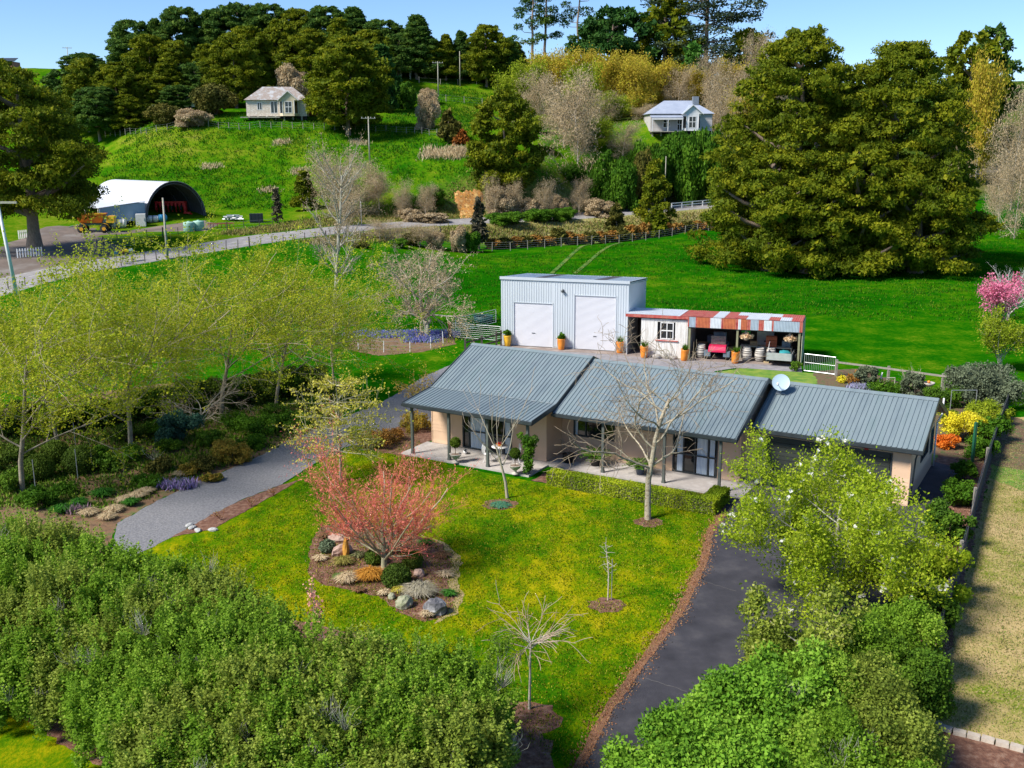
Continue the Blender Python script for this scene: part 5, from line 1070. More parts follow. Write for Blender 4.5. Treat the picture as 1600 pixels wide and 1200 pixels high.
for x_, w_n in ((-1.0, 0), (1.9, 1)):
    for s_ in (-1, 1):
        wh = MB(True).cyl((x_, s_*.9-.18, .55), (x_, s_*.9+.18, .55), .55, n=16).build('wheel', m_tyre, sp); MB().cyl((x_, s_*.9-.2, .55), (x_, s_*.9+.2, .55), .25, n=10).build('hub', m_yel, wh)
        MB().add([(x_+.72*cos(t_)*1., s_*.9+q, .55+.72*sin(t_)) for q in (-.25, .25) for t_ in np.linspace(.3, pi-.3, 7)], [(k, k+1, k+8, k+7) for k in range(6)]).build('mudguard', m_yel, sp)
MB().box(2.2, 3.2, -.7, .7, 1.3, 2.2).build('engine_cover', m_yel, sp)
m_wtank = M('white_plastic', (.72,.72,.70), (.62,.62,.60), 2, .5)
def lying(px, py, L, r, mat, label, rz=0, name='water_tank', cat='tank', straps=True):
    x, y, z = pick(px, py); T = thing(name, label, cat, (x, y, z), rz); drum(MB(True), (-L/2, 0, r), (L/2, 0, r), r).build('body', mat, T)
    if straps: MB().cyl((-.06, 0, r), (.06, 0, r), r*1.02, n=14).build('strap', m_trim, T)
    MB().box(-L*.35, L*.35, -r*.5, r*.5, 0, .12).build('cradle', m_barkg, T); return T
lying(184, 357, 2.3, .66, m_wtank, 'large white tank lying on its side right of the yellow spreader', .1)
lying(239, 348, 1.6, .48, m_wtank, 'smaller white tank lying near the barn mouth', .3)
lying(254, 347, 1.2, .5, M('bright_blue_plastic', (.05,.36,.62), None, 3, .5), 'bright blue drum lying beside the barn mouth', .8, 'drum', 'drum', False)
lying(169, 358, .8, .4, MATS['bright_blue_plastic'], 'small blue drum between the spreader and the large white tank', .4, 'drum', 'drum', False)
x, y, z = pick(193, 351); T = thing('water_drum', 'upright blue ribbed bin against the blue barn wall', 'bin', (x, y, z)); MB(True).lathe([(.5, 0), (.55, .1), (.55, 1.9), (.5, 2.0)], n=14).build('body', M('mid_blue_plastic', (.14,.30,.58), None, 2, .5), T); MB(True).lathe([(.58, 1.98), (.58, 2.06), (.1, 2.12)], n=14).build('lid', M('pale_blue_plastic', (.30,.45,.62), None, 2, .5), T)
x, y, z = pick(221, 354); T = thing('fridge', 'old white fridge standing in the yard before the blue barn wall', 'fridge', (x, y, z), .25); MB().box(-.65, .65, -.55, .5, 0, 1.75).build('body', m_wtank, T); d_ = MB().box(-.65, .65, -.62, -.56, .05, 1.72).build('door', m_wtank, T); MB().box(.45, .52, -.68, -.62, .8, 1.2).build('handle', m_steel, d_)
x, y, z = pick(203, 349); T = thing('cabinet', 'open white cabinet with dark inside next to the old fridge', 'cabinet', (x, y, z), .2); MB().box(-1.1, -.95, -.5, .5, 0, 1.6).build('side_panel', m_wtank, T); MB().box(.95, 1.1, -.5, .5, 0, 1.6).build('side_panel', m_wtank, T); MB().box(-.95, .95, .42, .5, 0, 1.6).build('back_panel', M('maroon', (.14,.03,.03), None, 2), T); MB().box(-1.15, 1.15, -.6, .55, 1.61, 1.7).build('top', m_wtank, T); MB().cbox((-.45, -.56, .78), (.9, .06, 1.5), .1).build('door', m_wtank, T)
x, y, z = pick(276, 340); x -= 1.6; y += 2.6; T = thing('farm_machine', 'bright red cultivator machine parked in the mouth of the half round barn', 'farm machine', (x, y, z+.02), .1)
m_redp = M('bright_red_paint', (.68,.02,.02), (.55,.015,.015), 2, .4); rg = random.Random(4)
MB().box(-2.2, 2.2, -.3, .0, 1.9, 2.15).box(-2.2, 2.2, .5, .8, 1.6, 1.8).box(-2.2, -2.0, -.3, .8, .9, 2.1).box(2.0, 2.2, -.3, .8, .5, 2.1).build('frame', m_redp, T)
for k in range(8): MB().tube([(-2+k*.56, -.2, 2.0), (-2+k*.56, -.35, 1.3), (-2+k*.56, .0, .6)], .08, 5).cbox((-2+k*.56, -.2, 1.7), (.3, .3, .5)).build('tine', m_redp, T)
for k in (-1.1, .2, 1.5): MB(True).cyl((k, -.5, 1.2), (k+.14, -.5, 1.2), .34, n=12).build('wheel', m_tyre, T)
MB().tube([(2.1, 0, .6), (3.1, -.5, .3)], .1).box(1.9, 2.9, -.5, -.2, .35, .6).build('drawbar', m_redp, T)
for k, (px, py) in enumerate([(296, 361), (311, 359)]):
    x, y, z = pick(px, py+1); T = thing('trough_tank', ('left' if k == 0 else 'right')+' one of two pale green square tanks beside the road', 'tank', (x, y, z), .1)
    MB(True).lathe([(.70, 0), (.76, .06), (.76, 1.15), (.70, 1.26), (.2, 1.32)], n=20).build('body', M('pale_green_plastic', (.34,.55,.45), (.28,.48,.38), 2, .6), T); MB(True).lathe([(.22, 1.3), (.22, 1.38), (.05, 1.4)], n=12).build('lid', MATS['pale_green_plastic'], T); [MB().cyl((0, 0, zz), (0, 0, zz+.03), .775, n=20).build('band', MATS['pale_green_plastic'], T) for zz in (.4, .8)]
x, y, z = pick(401, 348); T = thing('black_tank', 'black plastic tank lying on the dry verge above the road', 'tank', (x, y, z), .2); MB().box(-.95, .95, -.6, .6, .05, 1.25).build('body', M('black_plastic', (.02,.025,.035), None, 3, .4), T); [MB().box(q, q+.08, -.64, .64, .03, 1.29).build('rib', MATS['black_plastic'], T) for q in (-.8, -.3, .2, .7)]
x, y, z = pick(346, 357); T = thing('harrow', 'rusty red disc harrow frame lying beside the pale green tanks', 'farm implement', (x, y, z), .2); m_rr = M('rusty_red', (.36,.09,.05), (.26,.08,.05), 3, .8)
MB().box(-1.8, 1.8, -.6, -.5, .6, .7).box(-1.8, 1.8, .5, .6, .6, .7).build('frame', m_rr, T)
for k in range(7): MB().tube([(-1.7+k*.56, -.6, .7), (-1.7+k*.56, .7, .62), (-1.7+k*.56, .75, .05)], .05, 4).build('tine', m_rr, T)
x, y, z = pick(362, 345); T = thing('scrap_heap', 'heap of pale grey scrap pipes and sheets above the road', 'scrap', (x, y, z), .1); rg = random.Random(9)
for k in range(10): MB().cyl((rg.uniform(-1.3, .6), rg.uniform(-.8, .8), .15+.12*k*.6), (rg.uniform(.6, 2), rg.uniform(-.8, .8), .2+.1*k*.6), .12, n=7).build('pipe', m_steel if k % 3 else m_wtank, T)
for i, (px, py, c, nm) in enumerate([(183, 413, (.04,.14,.20), 'dark teal'), (192, 411, (.16,.02,.03), 'maroon'), (199, 410, (.85,.60,.01), 'bright yellow'), (206, 408, (.50,.60,.62), 'pale grey')]):
    x, y, z = pick(px, py+2); T = thing('letter_box', f'{nm} letter box on a post beside the road fence', 'letter box', (x, y, z), .3, 'row of four roadside letter boxes'); MB().box(-.05, .05, -.05, .05, 0, 1.15).build('post', m_barkg, T)
    b_ = MB(True); pr_ = [(-.22, 0), (.22, 0)]+[(.22*cos(t_), .2+.2*sin(t_)) for t_ in np.linspace(0, pi, 9)]; b_.smooth = False; b_.extr([(p, -.32, 1.15+q) for p, q in pr_], (0, .64, 0)); b_.build('box', M('letterbox_'+nm.replace(' ', '_'), c, None, 2, .4), T); MB().box(-.17, .17, -.335, -.32, 1.2, 1.28).build('slot', m_trim, T)

# ------------------------------------------------------------------ poles, fences, guard rail
def pole(px, py, top, label, arms=1, r=.14, lean=0., mat=None, Y=None, armw=1.2):
    x, y, z = pick(px, py) if Y is None else put(px, Y); H = at(px, top, y)[2]-z; T = thing('power_pole', label, 'power pole', (x, y, z)); T.rotation_euler = (0, lean, .3)
    MB(True).cyl((0, 0, -.3), (0, 0, H), r, r*.62, 8).build('shaft', mat or m_barkg, T)
    if arms:
        c = MB().box(-armw, armw, -.06, .06, H-.35, H-.23).build('crossarm', m_barkg, T)
        for q in (-armw*.9, -armw*.35, armw*.35, armw*.9): MB().cyl((q, 0, H-.23), (q, 0, H-.05), .05, .03, 6).build('insulator', m_wtank, c)
    return T
pole(262, 405, 309, 'grey power pole beside the road in front of the barn', 0, .15)
pole(578, 258, 182, 'leaning wooden power pole on the hillside below the buttressed totara')
pole(685, 152, 96, 'power pole with crossarm on the hilltop pasture, left of two'); pole(719, 135, 80, 'bare topped power pole on the hilltop pasture, right of two', 0)
pole(127, 118, 73, 'power pole with crossarm on the far left hilltop against the sky', Y=285); pole(1039, 280, 244, 'short pale pole standing behind the roadside totara', 0, .1, Y=182)
pole(563, 346, 314, 'thin white marker pole at the foot of the thicket beside the road', 0, .06, mat=m_white, Y=150)
x, y = flat(4, 452); x, y, z = put(8, 100); T = thing('power_pole', 'white painted power pole cut off by the left edge', 'power pole', (x, y, z)); MB(True).cyl((0, 0, -.2), (-.9, 0, 9.6), .2, .13, 10).build('shaft', m_white, T); MB().box(-2.2, 1.0, -.08, .08, 8.9, 9.1).build('crossarm', m_barkg, T)
m_postd = M('dark_fence_post', (.045,.035,.03), (.10,.08,.065), 5, .9); m_postg = M('grey_fence_post', (.32,.29,.24), (.22,.20,.17), 5, .9)
def fence(name, label, pts, gap, h, mat, wires=4, r=.06, group=None, every=1, big_=0, cat='fence', jitter=.04, box=False):
    c = resample([(p[0], p[1], 0) for p in pts], gap); zz = tz(c[:, 0], c[:, 1]); T = thing(name, label, cat, (c[0][0], c[0][1], zz[0])); rg = random.Random(len(c)); tops = []
    pm = None; o_ = (c[0][0], c[0][1], zz[0])
    for i, (x, y) in enumerate(c):
        b_ = big_ and i % big_ == 0; key = 'b' if b_ else 's'
        if pm is None: pm = {}
        if key not in pm: rr = r*(1.8 if b_ else 1); pm[key] = MB().cyl((0, 0, -.15), (0, 0, h*(1.12 if b_ else 1)), rr, rr*.9, 5).mesh('post', mat)
        o = obj('post', pm[key], T, (x-o_[0], y-o_[1], zz[i]-o_[2])); o.rotation_euler = (rg.uniform(-jitter, jitter), rg.uniform(-jitter, jitter), rg.uniform(0, 3)); o.scale = (1, 1, rg.uniform(.88, 1.08)); tops.append((x-o_[0], y-o_[1], zz[i]-o_[2]))
    a = MB()
    for k in range(wires):
        hh = h*(.25+.68*k/max(1, wires-1))
        for p, q in zip(tops[:-1], tops[1:]): a.cyl((p[0], p[1], p[2]+hh), (q[0], q[1], q[2]+hh), .010, n=3, caps=False)
    w_ = a.build('wire', m_steel, T); w_['kind'] = 'stuff'; return T
fence('road_fence', 'long dark post and wire fence along the near side of the road', [pick(*p)[:2] for p in [(-40,464),(60,446),(120,432),(200,416),(300,398),(400,386),(500,376),(600,371),(690,369)]], 1.55, 1.1, m_postd, 3, .05, big_=7)
fence('paddock_fence', 'post and wire fence below the rusty hedge at the far side of the paddock', [put(px, Y)[:2] for px, Y in zip((560,640,700,800,900,1000,1100,1140,1220), (134,136,138.5,141,145,152,159,164,172))], 2.6, 1.25, m_postg, 4, .06)
fence('hill_fence', 'picket like fence of pale posts running below both hill terraces', [pick(*p)[:2] for p in [(165,215),(230,212),(280,200),(380,204),(470,203),(560,204),(640,208),(690,214)]], 1.9, 1.2, m_postg, 3, .07)
fence('upper_fence', 'pale post fence crossing the upper hill right of the buttressed totara', [pick(*p)[:2] for p in [(570,166),(600,163),(650,156),(700,160),(760,166)]], 4.0, 1.5, m_postg, 3, .09)
fence('hilltop_fence', 'dark post fence on the crest between the hilltop poles', [pick(*p)[:2] for p in [(655,130),(690,133),(730,131),(780,136)]], 5.0, 1.3, m_postg, 2, .09)
fence('verge_fence', 'dark post fence between the barn yard and the road', [pick(*p)[:2] for p in [(162,384),(200,378),(240,373),(290,366),(340,361),(400,357),(440,352)]], 2.3, 1.15, m_postd, 3, .05, big_=4)
fence('far_right_fence', 'post and wire fence at the far right side of the paddock', [put(px, Y)[:2] for px, Y in ((1460,188),(1500,192),(1545,196),(1575,200))], 3.0, 1.2, m_postg, 3, .06)
T = thing('guard_rail', 'white painted timber guard rail beside the road', 'guard rail', (0, 0, 0)); P = [put(px, Y) for px, Y in ((1046,183),(1062,184.5),(1078,186),(1094,187.5),(1110,189),(1126,190.5),(1142,192))]
for p in P: MB().box(p[0]-.09, p[0]+.09, p[1]-2.9-.09, p[1]-2.9+.09, p[2]-.6, p[2]+1.0).build('post', m_white, T)
for hh in (.45, .88):
    a = MB()
    for p, q in zip(P[:-1], P[1:]): a.extr([(p[0], p[1]-3.02, p[2]+hh), (q[0], q[1]-3.02, q[2]+hh), (q[0], q[1]-3.02, q[2]+hh+.16), (p[0], p[1]-3.02, p[2]+hh+.16)], (0, .05, 0))
    a.build('rail', m_white, T)
def picket(px, py, px1, py1, label, hgt=1.1):
    a_, b_ = pick(px, py), pick(px1, py1); n = int(hypot(b_[0]-a_[0], b_[1]-a_[1])/.28); T = thing('picket_fence', label, 'fence', a_); pm = MB().box(-.07, .07, -.02, .02, 0, hgt).mesh('picket', m_white)
    for k in range(n+1): obj('picket', pm, T, ((b_[0]-a_[0])*k/n, (b_[1]-a_[1])*k/n, (b_[2]-a_[2])*k/n))
    MB().tube([(0, .04, hgt*.75), (b_[0]-a_[0], b_[1]-a_[1]+.04, b_[2]-a_[2]+hgt*.75)], .04, 4).build('rail', m_white, T)
picket(28, 405, 66, 402, 'low white picket fence on the grass left of the farm drive'); picket(30, 374, 42, 373, 'short white picket fence beside the huge left totara')
# farm gate by the drive
def wire_gate(loc, rz, w_, h, label, bars=6, mat=None, name='farm_gate', vert=0):
    T = thing(name, label, 'gate', loc, rz); m_ = mat or m_steel; a = MB(); a.tube([(0, 0, .1), (w_, 0, .1), (w_, 0, h), (0, 0, h), (0, 0, .1)], .025, 6); a.build('frame', m_, T)
    for k in range(bars): z_ = .1+(h-.1)*(k+1)/(bars+1); MB().cyl((0, 0, z_), (w_, 0, z_), .014, n=5).build('bar', m_, T)
    for k in range(vert): x_ = w_*(k+1)/(vert+1); MB().cyl((x_, 0, .1), (x_, 0, h), .012, n=5).build('upright', m_, T)
    return T
wire_gate(pick(155, 386), .15, 4.2, 1.2, 'steel farm gate standing open between the yard and the road', 5)

# ------------------------------------------------------------------ two old villas
def villa(name, label, loc, rz, Wd, Dp, Hh, m_wall, m_rf, m_tr, bay=(.56, .86), ver=False, old=False, scale=1.):
    V = thing(name, label, 'house', loc, rz); V.scale = (scale,)*3; fl = .7; z1 = fl+Hh; rp = 2.2; b0, b1 = Wd*bay[0], Wd*bay[1]; bd = 1.5
    wins = [(Wd*.18, Wd*.18+.9, fl+1.1, fl+2.5), (Wd*.40, Wd*.40+1.3, fl+.5, fl+2.7)] if not ver else [(Wd*.2, Wd*.2+1.3, fl+.6, fl+2.4), (Wd*.43, Wd*.43+.95, fl+.1, fl+2.3)]
    a = MB(); boards(a, 0, b0, fl, z1, .21, wins, 0, .02); solid_wall(a, .02, b0, .005, .1, fl, z1, wins); a.build('front_wall', m_wall, V)
    sw_ = [(Dp*.45, Dp*.45+1., fl+.9, fl+2.4)]; a = MB(); boards(a, 0, Dp, fl, z1, .21, sw_, Wd, .02, axis='y', out=1)
    for p, q, c, d in ((.0, sw_[0][0], fl, z1), (sw_[0][0], sw_[0][1], fl, fl+.9), (sw_[0][0], sw_[0][1], fl+2.4, z1), (sw_[0][1], Dp, fl, z1)): a.box(Wd-.1, Wd-.01, p, q, c, d)
    a.build('side_wall', M('ochre_wall', (.60,.46,.17), (.50,.38,.15), 1, .8, lo=.3) if old else m_wall, V)
    MB().box(0, .1, .1, Dp, fl, z1).build('side_wall', m_wall, V); MB().box(.1, Wd-.1, Dp-.1, Dp, fl, z1).build('rear_wall', m_wall, V)
    a = MB(); boards(a, b1, Wd, fl, z1, .21, (), 0, .02); a.box(b1, Wd, .01, .1, fl, z1); a.build('front_wall', m_wall, V)
    # bay with gable
    bw = b1-b0; bh = ((b0+bw*.30, b0+bw*.70, fl+.5, fl+2.6),); a = MB(); boards(a, b0+bw*.18, b1-bw*.18, fl, z1-.1, .21, bh, -bd, .02); solid_wall(a, b0+bw*.18, b1-bw*.18, -bd+.01, -bd+.1, fl, z1-.1, bh)
    for s_, x0_, x1_ in ((0, b0, b0+bw*.18), (1, b1, b1-bw*.18)):
        for c, d in ((fl, fl+.5), (fl+2.6, z1-.1)): a.add([(x0_, -bd*.35, c), (x1_, -bd, c), (x1_, -bd, d), (x0_, -bd*.35, d)], [(0, 1, 2, 3)])
        a.add([(x0_, 0, fl), (x0_, -bd*.35, fl), (x0_, -bd*.35, z1), (x0_, 0, z1)], [(0, 1, 2, 3)])
    a.build('bay_wall', m_tr if not old else M('cream_wall', (.70,.60,.42), (.58,.48,.32), 1.5, .8), V)
    window('window', *bh[0], -bd, V, mull=((bh[0][0]+bh[0][1])/2,), rails=((bh[0][0], bh[0][1], fl+1.6),), fr=.09, mframe=m_tr)
    for x0_, x1_ in ((b0, b0+bw*.18), (b1, b1-bw*.18)):
        g = MB().add([(x0_, -bd*.35, fl+.5), (x1_, -bd, fl+.5), (x1_, -bd, fl+2.6), (x0_, -bd*.35, fl+2.6)], [(0, 1, 2, 3)]).build('bay_pane', m_glass, V)
        for t in (0, 1): xx = x0_+(x1_-x0_)*t; yy = -bd*.35-(bd*.65)*t; MB().box(xx-.05, xx+.05, yy-.06, yy+.02, fl+.4, z1-.1).build('frame', m_tr, g)
    a = MB(); gx0, gx1, gm = b0-.25, b1+.25, (b0+b1)/2; gp = 1.55; a.add([(gx0+.1, -bd, z1-.1), (gx1-.1, -bd, z1-.1), (gm, -bd, z1+gp-.08)], [(0, 1, 2)]); a.build('gable', m_tr if not old else MATS['cream_wall'], V)
    rf = MB(); e = .35
    A1, A2, A3, A4 = (-e, -e, z1), (Wd+e, -e, z1), (Wd+e, Dp+e, z1), (-e, Dp+e, z1); R1, R2 = (Dp*.42, Dp/2, z1+rp+.3), (Wd-Dp*.42, Dp/2, z1+rp+.3)
    rf.add([A1, A2, R2, R1], [(0, 1, 2, 3)]); rf.add([A2, A3, R2], [(0, 1, 2)]); rf.add([A3, A4, R1, R2], [(0, 1, 2, 3)]); rf.add([A4, A1, R1], [(0, 1, 2)]); rf.add([(p[0], p[1], p[2]-.06) for p in (A4, A3, A2, A1)], [(0, 1, 2, 3)])
    ro = rf.build('roof', m_rf, V); a = MB(); yb = Dp*.42; a.add([(gx0, -bd-.3, z1-.1), (gm, -bd-.3, z1+gp), (gm, yb, z1+gp), (gx0, .2, z1-.05)], [(0, 1, 2, 3)]); a.add([(gx1, -bd-.3, z1-.1), (gx1, .2, z1-.05), (gm, yb, z1+gp), (gm, -bd-.3, z1+gp)], [(0, 1, 2, 3)]); a.build('gable_roof', m_rf, ro)
    for sx_ in (gx0, gx1): MB().extr([(sx_, -bd-.34, z1-.22), (gm, -bd-.34, z1+gp-.1), (gm, -bd-.34, z1+gp+.05), (sx_, -bd-.34, z1-.05)], (0, .05, 0)).build('bargeboard', m_tr, ro)
    for (c0, c1, c2, c3) in wins: window('window' if c3-c2 < 2.15 else 'door', c0, c1, c2, c3, 0, V, mull=((c0+c1)/2,), rails=((c0, c1, (c2+c3)/2),) if ver else (), fr=.09, mframe=m_tr)
    window('side_window', *sw_[0], Wd, V, axis='y', out=1, fr=.08, mframe=m_tr, mull=())
    for q in np.arange(.3, Wd, 1.6): MB().box(q, q+.25, -.05, .2, -.8, fl).build('pile', m_barkg, V)
    MB().box(.05, Wd-.05, .5, .56, -.6, fl).build('sub_wall', m_dark, V)
    if ver:
        MB().extr([(-.2, -2.0, z1-.75), (b0-.05, -2.0, z1-.75), (b0-.05, -2.0, z1-.68), (-.2, -2.0, z1-.68)], (0, 2.0, .45)).build('verandah_roof', m_rf, V)
        MB().box(-.1, b0-.1, -1.95, -.02, fl-.2, fl-.05).build('verandah_floor', m_barkg, V); MB().box(-.15, b0-.1, -2.0, -1.92, z1-1.1, z1-.8).build('fretwork', m_tr, V)
        for q in (0, b0*.5, b0-.2): MB().box(q-.06, q+.06, -1.98, -1.88, fl-.1, z1-.8).build('verandah_post', m_tr, V)
        MB().box(Wd*.72, Wd*.72+1.1, Dp*.3, Dp*.3+.8, z1+.8, z1+3.2).build('chimney', M('chimney_grey', (.20,.23,.27), None, 2, .9), ro)
    else:
        MB().box(-1, b0, -1.3, -.02, fl-.3, fl-.15).build('deck', m_barkg, V)
        lt = MB().box(Wd+.03, Wd+1.6, Dp*.45+1.2, Dp*.45+3.4, .2, 2.6).build('annex', M('red_brown_iron', (.32,.07,.03), None, 2, .7), V); MB().extr([(Wd+.03, Dp*.45+1.1, 3.1), (Wd+1.8, Dp*.45+1.1, 2.6), (Wd+1.8, Dp*.45+1.1, 2.68), (Wd+.03, Dp*.45+1.1, 3.18)], (0, 2.5, 0)).build('annex_roof', m_rf, lt)
        MB().extr([(1.6, .6, z1+.48), (3.7, .6, z1+.48), (3.9, 1.6, z1+1.12), (1.9, 1.6, z1+1.12)], (0, 0, .06)).build('roof_patch', M('blue_sheet', (.30,.42,.62), None, 2, .6), ro)
    return V
x, y, z = pick(386, 188)
villa('old_villa', 'derelict cream weatherboard villa with rusty hipped roof on the left hill terrace', (x, y, z-.1), .10, 11., 6.5, 2.9, M('peeling_boards', (.78,.70,.58), (.52,.42,.32), 1.5, .8, .3, 10, c3=(.82,.78,.70), lo=.4, hi=.62, stretch=(1, 1, 5)), M('rust_roof', (.34,.33,.32), (.27,.21,.17), .8, .7, c3=(.40,.40,.40), lo=.38, hi=.62), m_white, old=True)
x, y, z = pick(1016, 214)
villa('grey_villa', 'pale grey villa with bay window, white trim and verandah among budding trees', (x, y, z+.3), .05, 11.6, 7.5, 3.1, M('lilac_grey_boards', (.50,.47,.45), (.44,.41,.40), 1.5, .8), M('blue_grey_roof', (.36,.40,.48), (.30,.34,.42), .7, .5), m_white, ver=True, bay=(.50, .80))
# small hill things
x, y, z = pick(240, 183); T = thing('water_tank', 'turquoise round water tank on the hill left of the brown bush', 'tank', (x, y, z)); MB(True).ball((0, 0, 1.1), (1.1, 1.1, 1.1), 16, 10).build('body', M('turquoise_plastic', (.06,.55,.48), None, 2, .5), T); MB().lathe([(.3, 2.1), (.3, 2.3), (.05, 2.32)], n=10).build('lid', MATS['turquoise_plastic'], T)
x, y, z = pick(303, 176); y += 2; z = zt(x, y); T = thing('caravan', 'white caravan half hidden behind the grey brown hill bush', 'caravan', (x, y, z+.3), .1)
a = MB(True); pf = [(-2.2, .5), (-2.3, 1.3), (-1.9, 2.2), (-1.2, 2.5), (1.4, 2.5), (2.0, 2.2), (2.3, 1.2), (2.2, .5)]; a.smooth = False; a.extr([(p, -1, q) for p, q in pf], (0, 2, 0)); a.build('body', m_white, T)
for q in (-1.7, -.4, .9): MB().box(q, q+.95, -1.03, -1.0, 1.4, 2.0).build('window', m_glass, T)
for q in (-1, 1.1): MB(True).cyl((q, -1.05, .35), (q, -.8, .35), .35, n=12).build('wheel', m_tyre, T)
x, y, z = pick(634, 124); T = thing('hut', 'tiny raised wooden hut on legs at the forest edge on the hilltop', 'hut', (x, y, z)); 
for sx_ in (-1.1, 1.1):
    for sy_ in (-.8, .8): MB().box(sx_-.1, sx_+.1, sy_-.1, sy_+.1, 0, 1.6).build('leg', m_barkg, T)
MB().box(-1.3, 1.3, -1, 1, 1.6, 2.9).build('cabin', M('pinkish_boards', (.50,.42,.42), None, 2, .8), T); MB().extr([(-1.6, -1.3, 2.9), (1.6, -1.3, 2.9), (1.6, -1.3, 3.0), (-1.6, -1.3, 3.0)], (0, 2.6, .5)).build('roof', m_steel, T); [MB().box(q, q+.45, -1.03, -1.0, 2.0, 2.5).build('window', m_glass, T) for q in (-1, -.2, .6)]
x, y, z = put(34, 296); T = thing('red_shed', 'small reddish house on the far left crest behind the huge totara', 'house', (x, y, z)); MB().box(-2.6, 2.6, -2, 2, 0, 2.0).build('wall', M('brick_red_far', (.40,.16,.12), None, 2, .9), T); MB().extr([(-3.2, -2.6, 1.98), (3.2, -2.6, 1.98), (3.2, 0, 3.0), (-3.2, 0, 3.0)], (0, 0, .1)).build('roof', m_trim, T); MB().box(-.5, .5, -2.05, -2.0, .8, 1.6).build('window', m_glass, T)

# ------------------------------------------------------------------ yard behind the house
m_terra = M('orange_glaze', (.80,.28,.03), (.68,.20,.025), 3, .35); m_yellp = M('yellow_glaze', (.85,.48,.03), (.75,.40,.03), 3, .35)
def tall_pot(loc, label, kind=0, mat=None, tilt=0.):
    T = thing('plant_pot', label, 'plant pot', loc, group='tall orange pots behind the house'); T.rotation_euler = (tilt, tilt*.5, 0)
    MB(True).lathe([(.20, 0), (.23, .05), (.28, .5), (.29, .78), (.31, .84), (.27, .84), (.25, .74)], n=16).build('pot', mat or m_terra, T); MB().cyl((0, 0, .7), (0, 0, .76), .25, n=12).build('soil', m_soil, T)
    rg = np.random.RandomState(int(loc[0]*9) % 99)
    if kind == 0: Q, ti, _ = shrub_mesh(int(loc[0]*7) % 50+3, .40+.12*((loc[0]*3) % 1), .26+.08*((loc[0]*5) % 1), 900, .09, 12, False)
    else:
        n = 90; D = nrm(np.c_[rg.normal(0, .5, (n, 2)), np.ones(n)]); Q = leaf_quads(np.c_[rg.normal(0, .05, (n, 2)), np.zeros(n)], D, nrm(rg.normal(size=(n, 3))), rg.uniform(.3, .6, n), np.full(n, .022)); ti = rg.uniform(0, 1, n)
    Q[:, :, 2] += .76; c = obj('foliage', quads_mesh('foliage', Q, gs, ti), T); c['kind'] = 'stuff'
for i, (u, v, k, mt, lb, tl) in enumerate([(.62,-.42,0,m_yellp,'tall yellow orange pot at the left corner of the metal shed',0), (4.9,-.5,0,m_terra,'tall orange pot between the two roller doors',0), (9.35,-.4,1,m_terra,'tall orange pot at the right corner of the metal shed, spiky plant',0),
        (11.4,-1.6,1,m_terra,'tall orange pot at the left end of the white boarded room',0), (14.3,-1.75,1,m_terra,'tilted orange pot at the right end of the white boarded room',.12), (17.85,-1.6,1,m_terra,'tall orange pot at the foot of the middle carport post',.08)]):
    tall_pot(sw(u, v, .03), lb, k, mt, tl)
m_stave = M('barrel_wood_pale', (.60,.56,.50), (.46,.42,.37), 3, .8, stretch=(4, 4, .6)); m_hoop = M('barrel_hoop', (.07,.065,.06), None, 3, .6)
def barrel(loc, label):
    T = thing('barrel', label, 'barrel', loc, group='old barrels in the carport'); pr_ = [(.27, 0), (.33, .22), (.36, .48), (.33, .74), (.27, .96), (.24, .96), (.24, .93)]
    MB(True).lathe(pr_, n=18).build('staves', m_stave, T)
    for z_ in (.06, .22, .36, .60, .74, .90): r_ = float(np.interp(z_, [p[1] for p in pr_[:5]], [p[0] for p in pr_[:5]])); MB().cyl((0, 0, z_-.02), (0, 0, z_+.02), r_+.012, n=18).build('hoop', m_hoop, T)
for u, v, lb in ((15.3, -.35, 'barrel standing left of the red vehicle in the carport'), (18.55, -.55, 'barrel just right of the middle carport post under the hanging basket'), (19.45, -.45, 'second barrel right of the middle carport post'), (20.2, -.2, 'barrel half hidden behind the trailer, below the orange crates')): barrel(sw(u, v, .03), lb)
T = thing('farm_buggy', 'small red bonneted farm buggy with grey mesh rack parked in the carport', 'buggy', sw(16.5, -.35, .03), -TS)
m_pinkred = M('pink_red_paint', (.65,.02,.09), None, 3, .35); m_slate = M('slate_panel', (.14,.19,.24), (.10,.14,.18), 3, .6)

b_ = MB(); b_.extr([(-.6, -.62, .72), (-.6, -.5, .95), (-.6, .1, 1.02), (-.6, .1, .68)], (1.2, 0, 0)); b_.build('bonnet', m_pinkred, T); MB().box(-.62, .62, -.68, -.6, .58, .72).build('bumper', m_pinkred, T)
MB().box(-.9, -.45, -.6, -.1, .25, .62).build('footwell', m_slate, T); MB().box(.45, .9, -.6, -.1, .25, .62).build('footwell', m_slate, T)
a = MB(); a.box(-.5, .5, .12, .16, 1.02, 1.62)
rk = a.build('rack', M('grey_mesh', (.26,.23,.21), (.20,.17,.16), 20, .8), T)
for k in range(6): MB().box(-.52, .52, .08, .12, 1.04+k*.1, 1.08+k*.1).build('slat', m_barkg, rk)
MB().box(-.6, .6, .1, 1.6, .5, 1.0).box(-.45, .45, .9, 1.3, 1.0, 1.75).build('body', m_slate, T)
for sx_ in (-.72, .72):
    for sy_ in (-.3, 1.3): MB(True).cyl((sx_-.12, sy_, .3), (sx_+.12, sy_, .3), .3, n=14).build('wheel', m_tyre, T)
T = thing('trailer', 'small galvanised box trailer parked under the right carport bay', 'trailer', sw(20.9, -1.0, .03), -TS-.05)
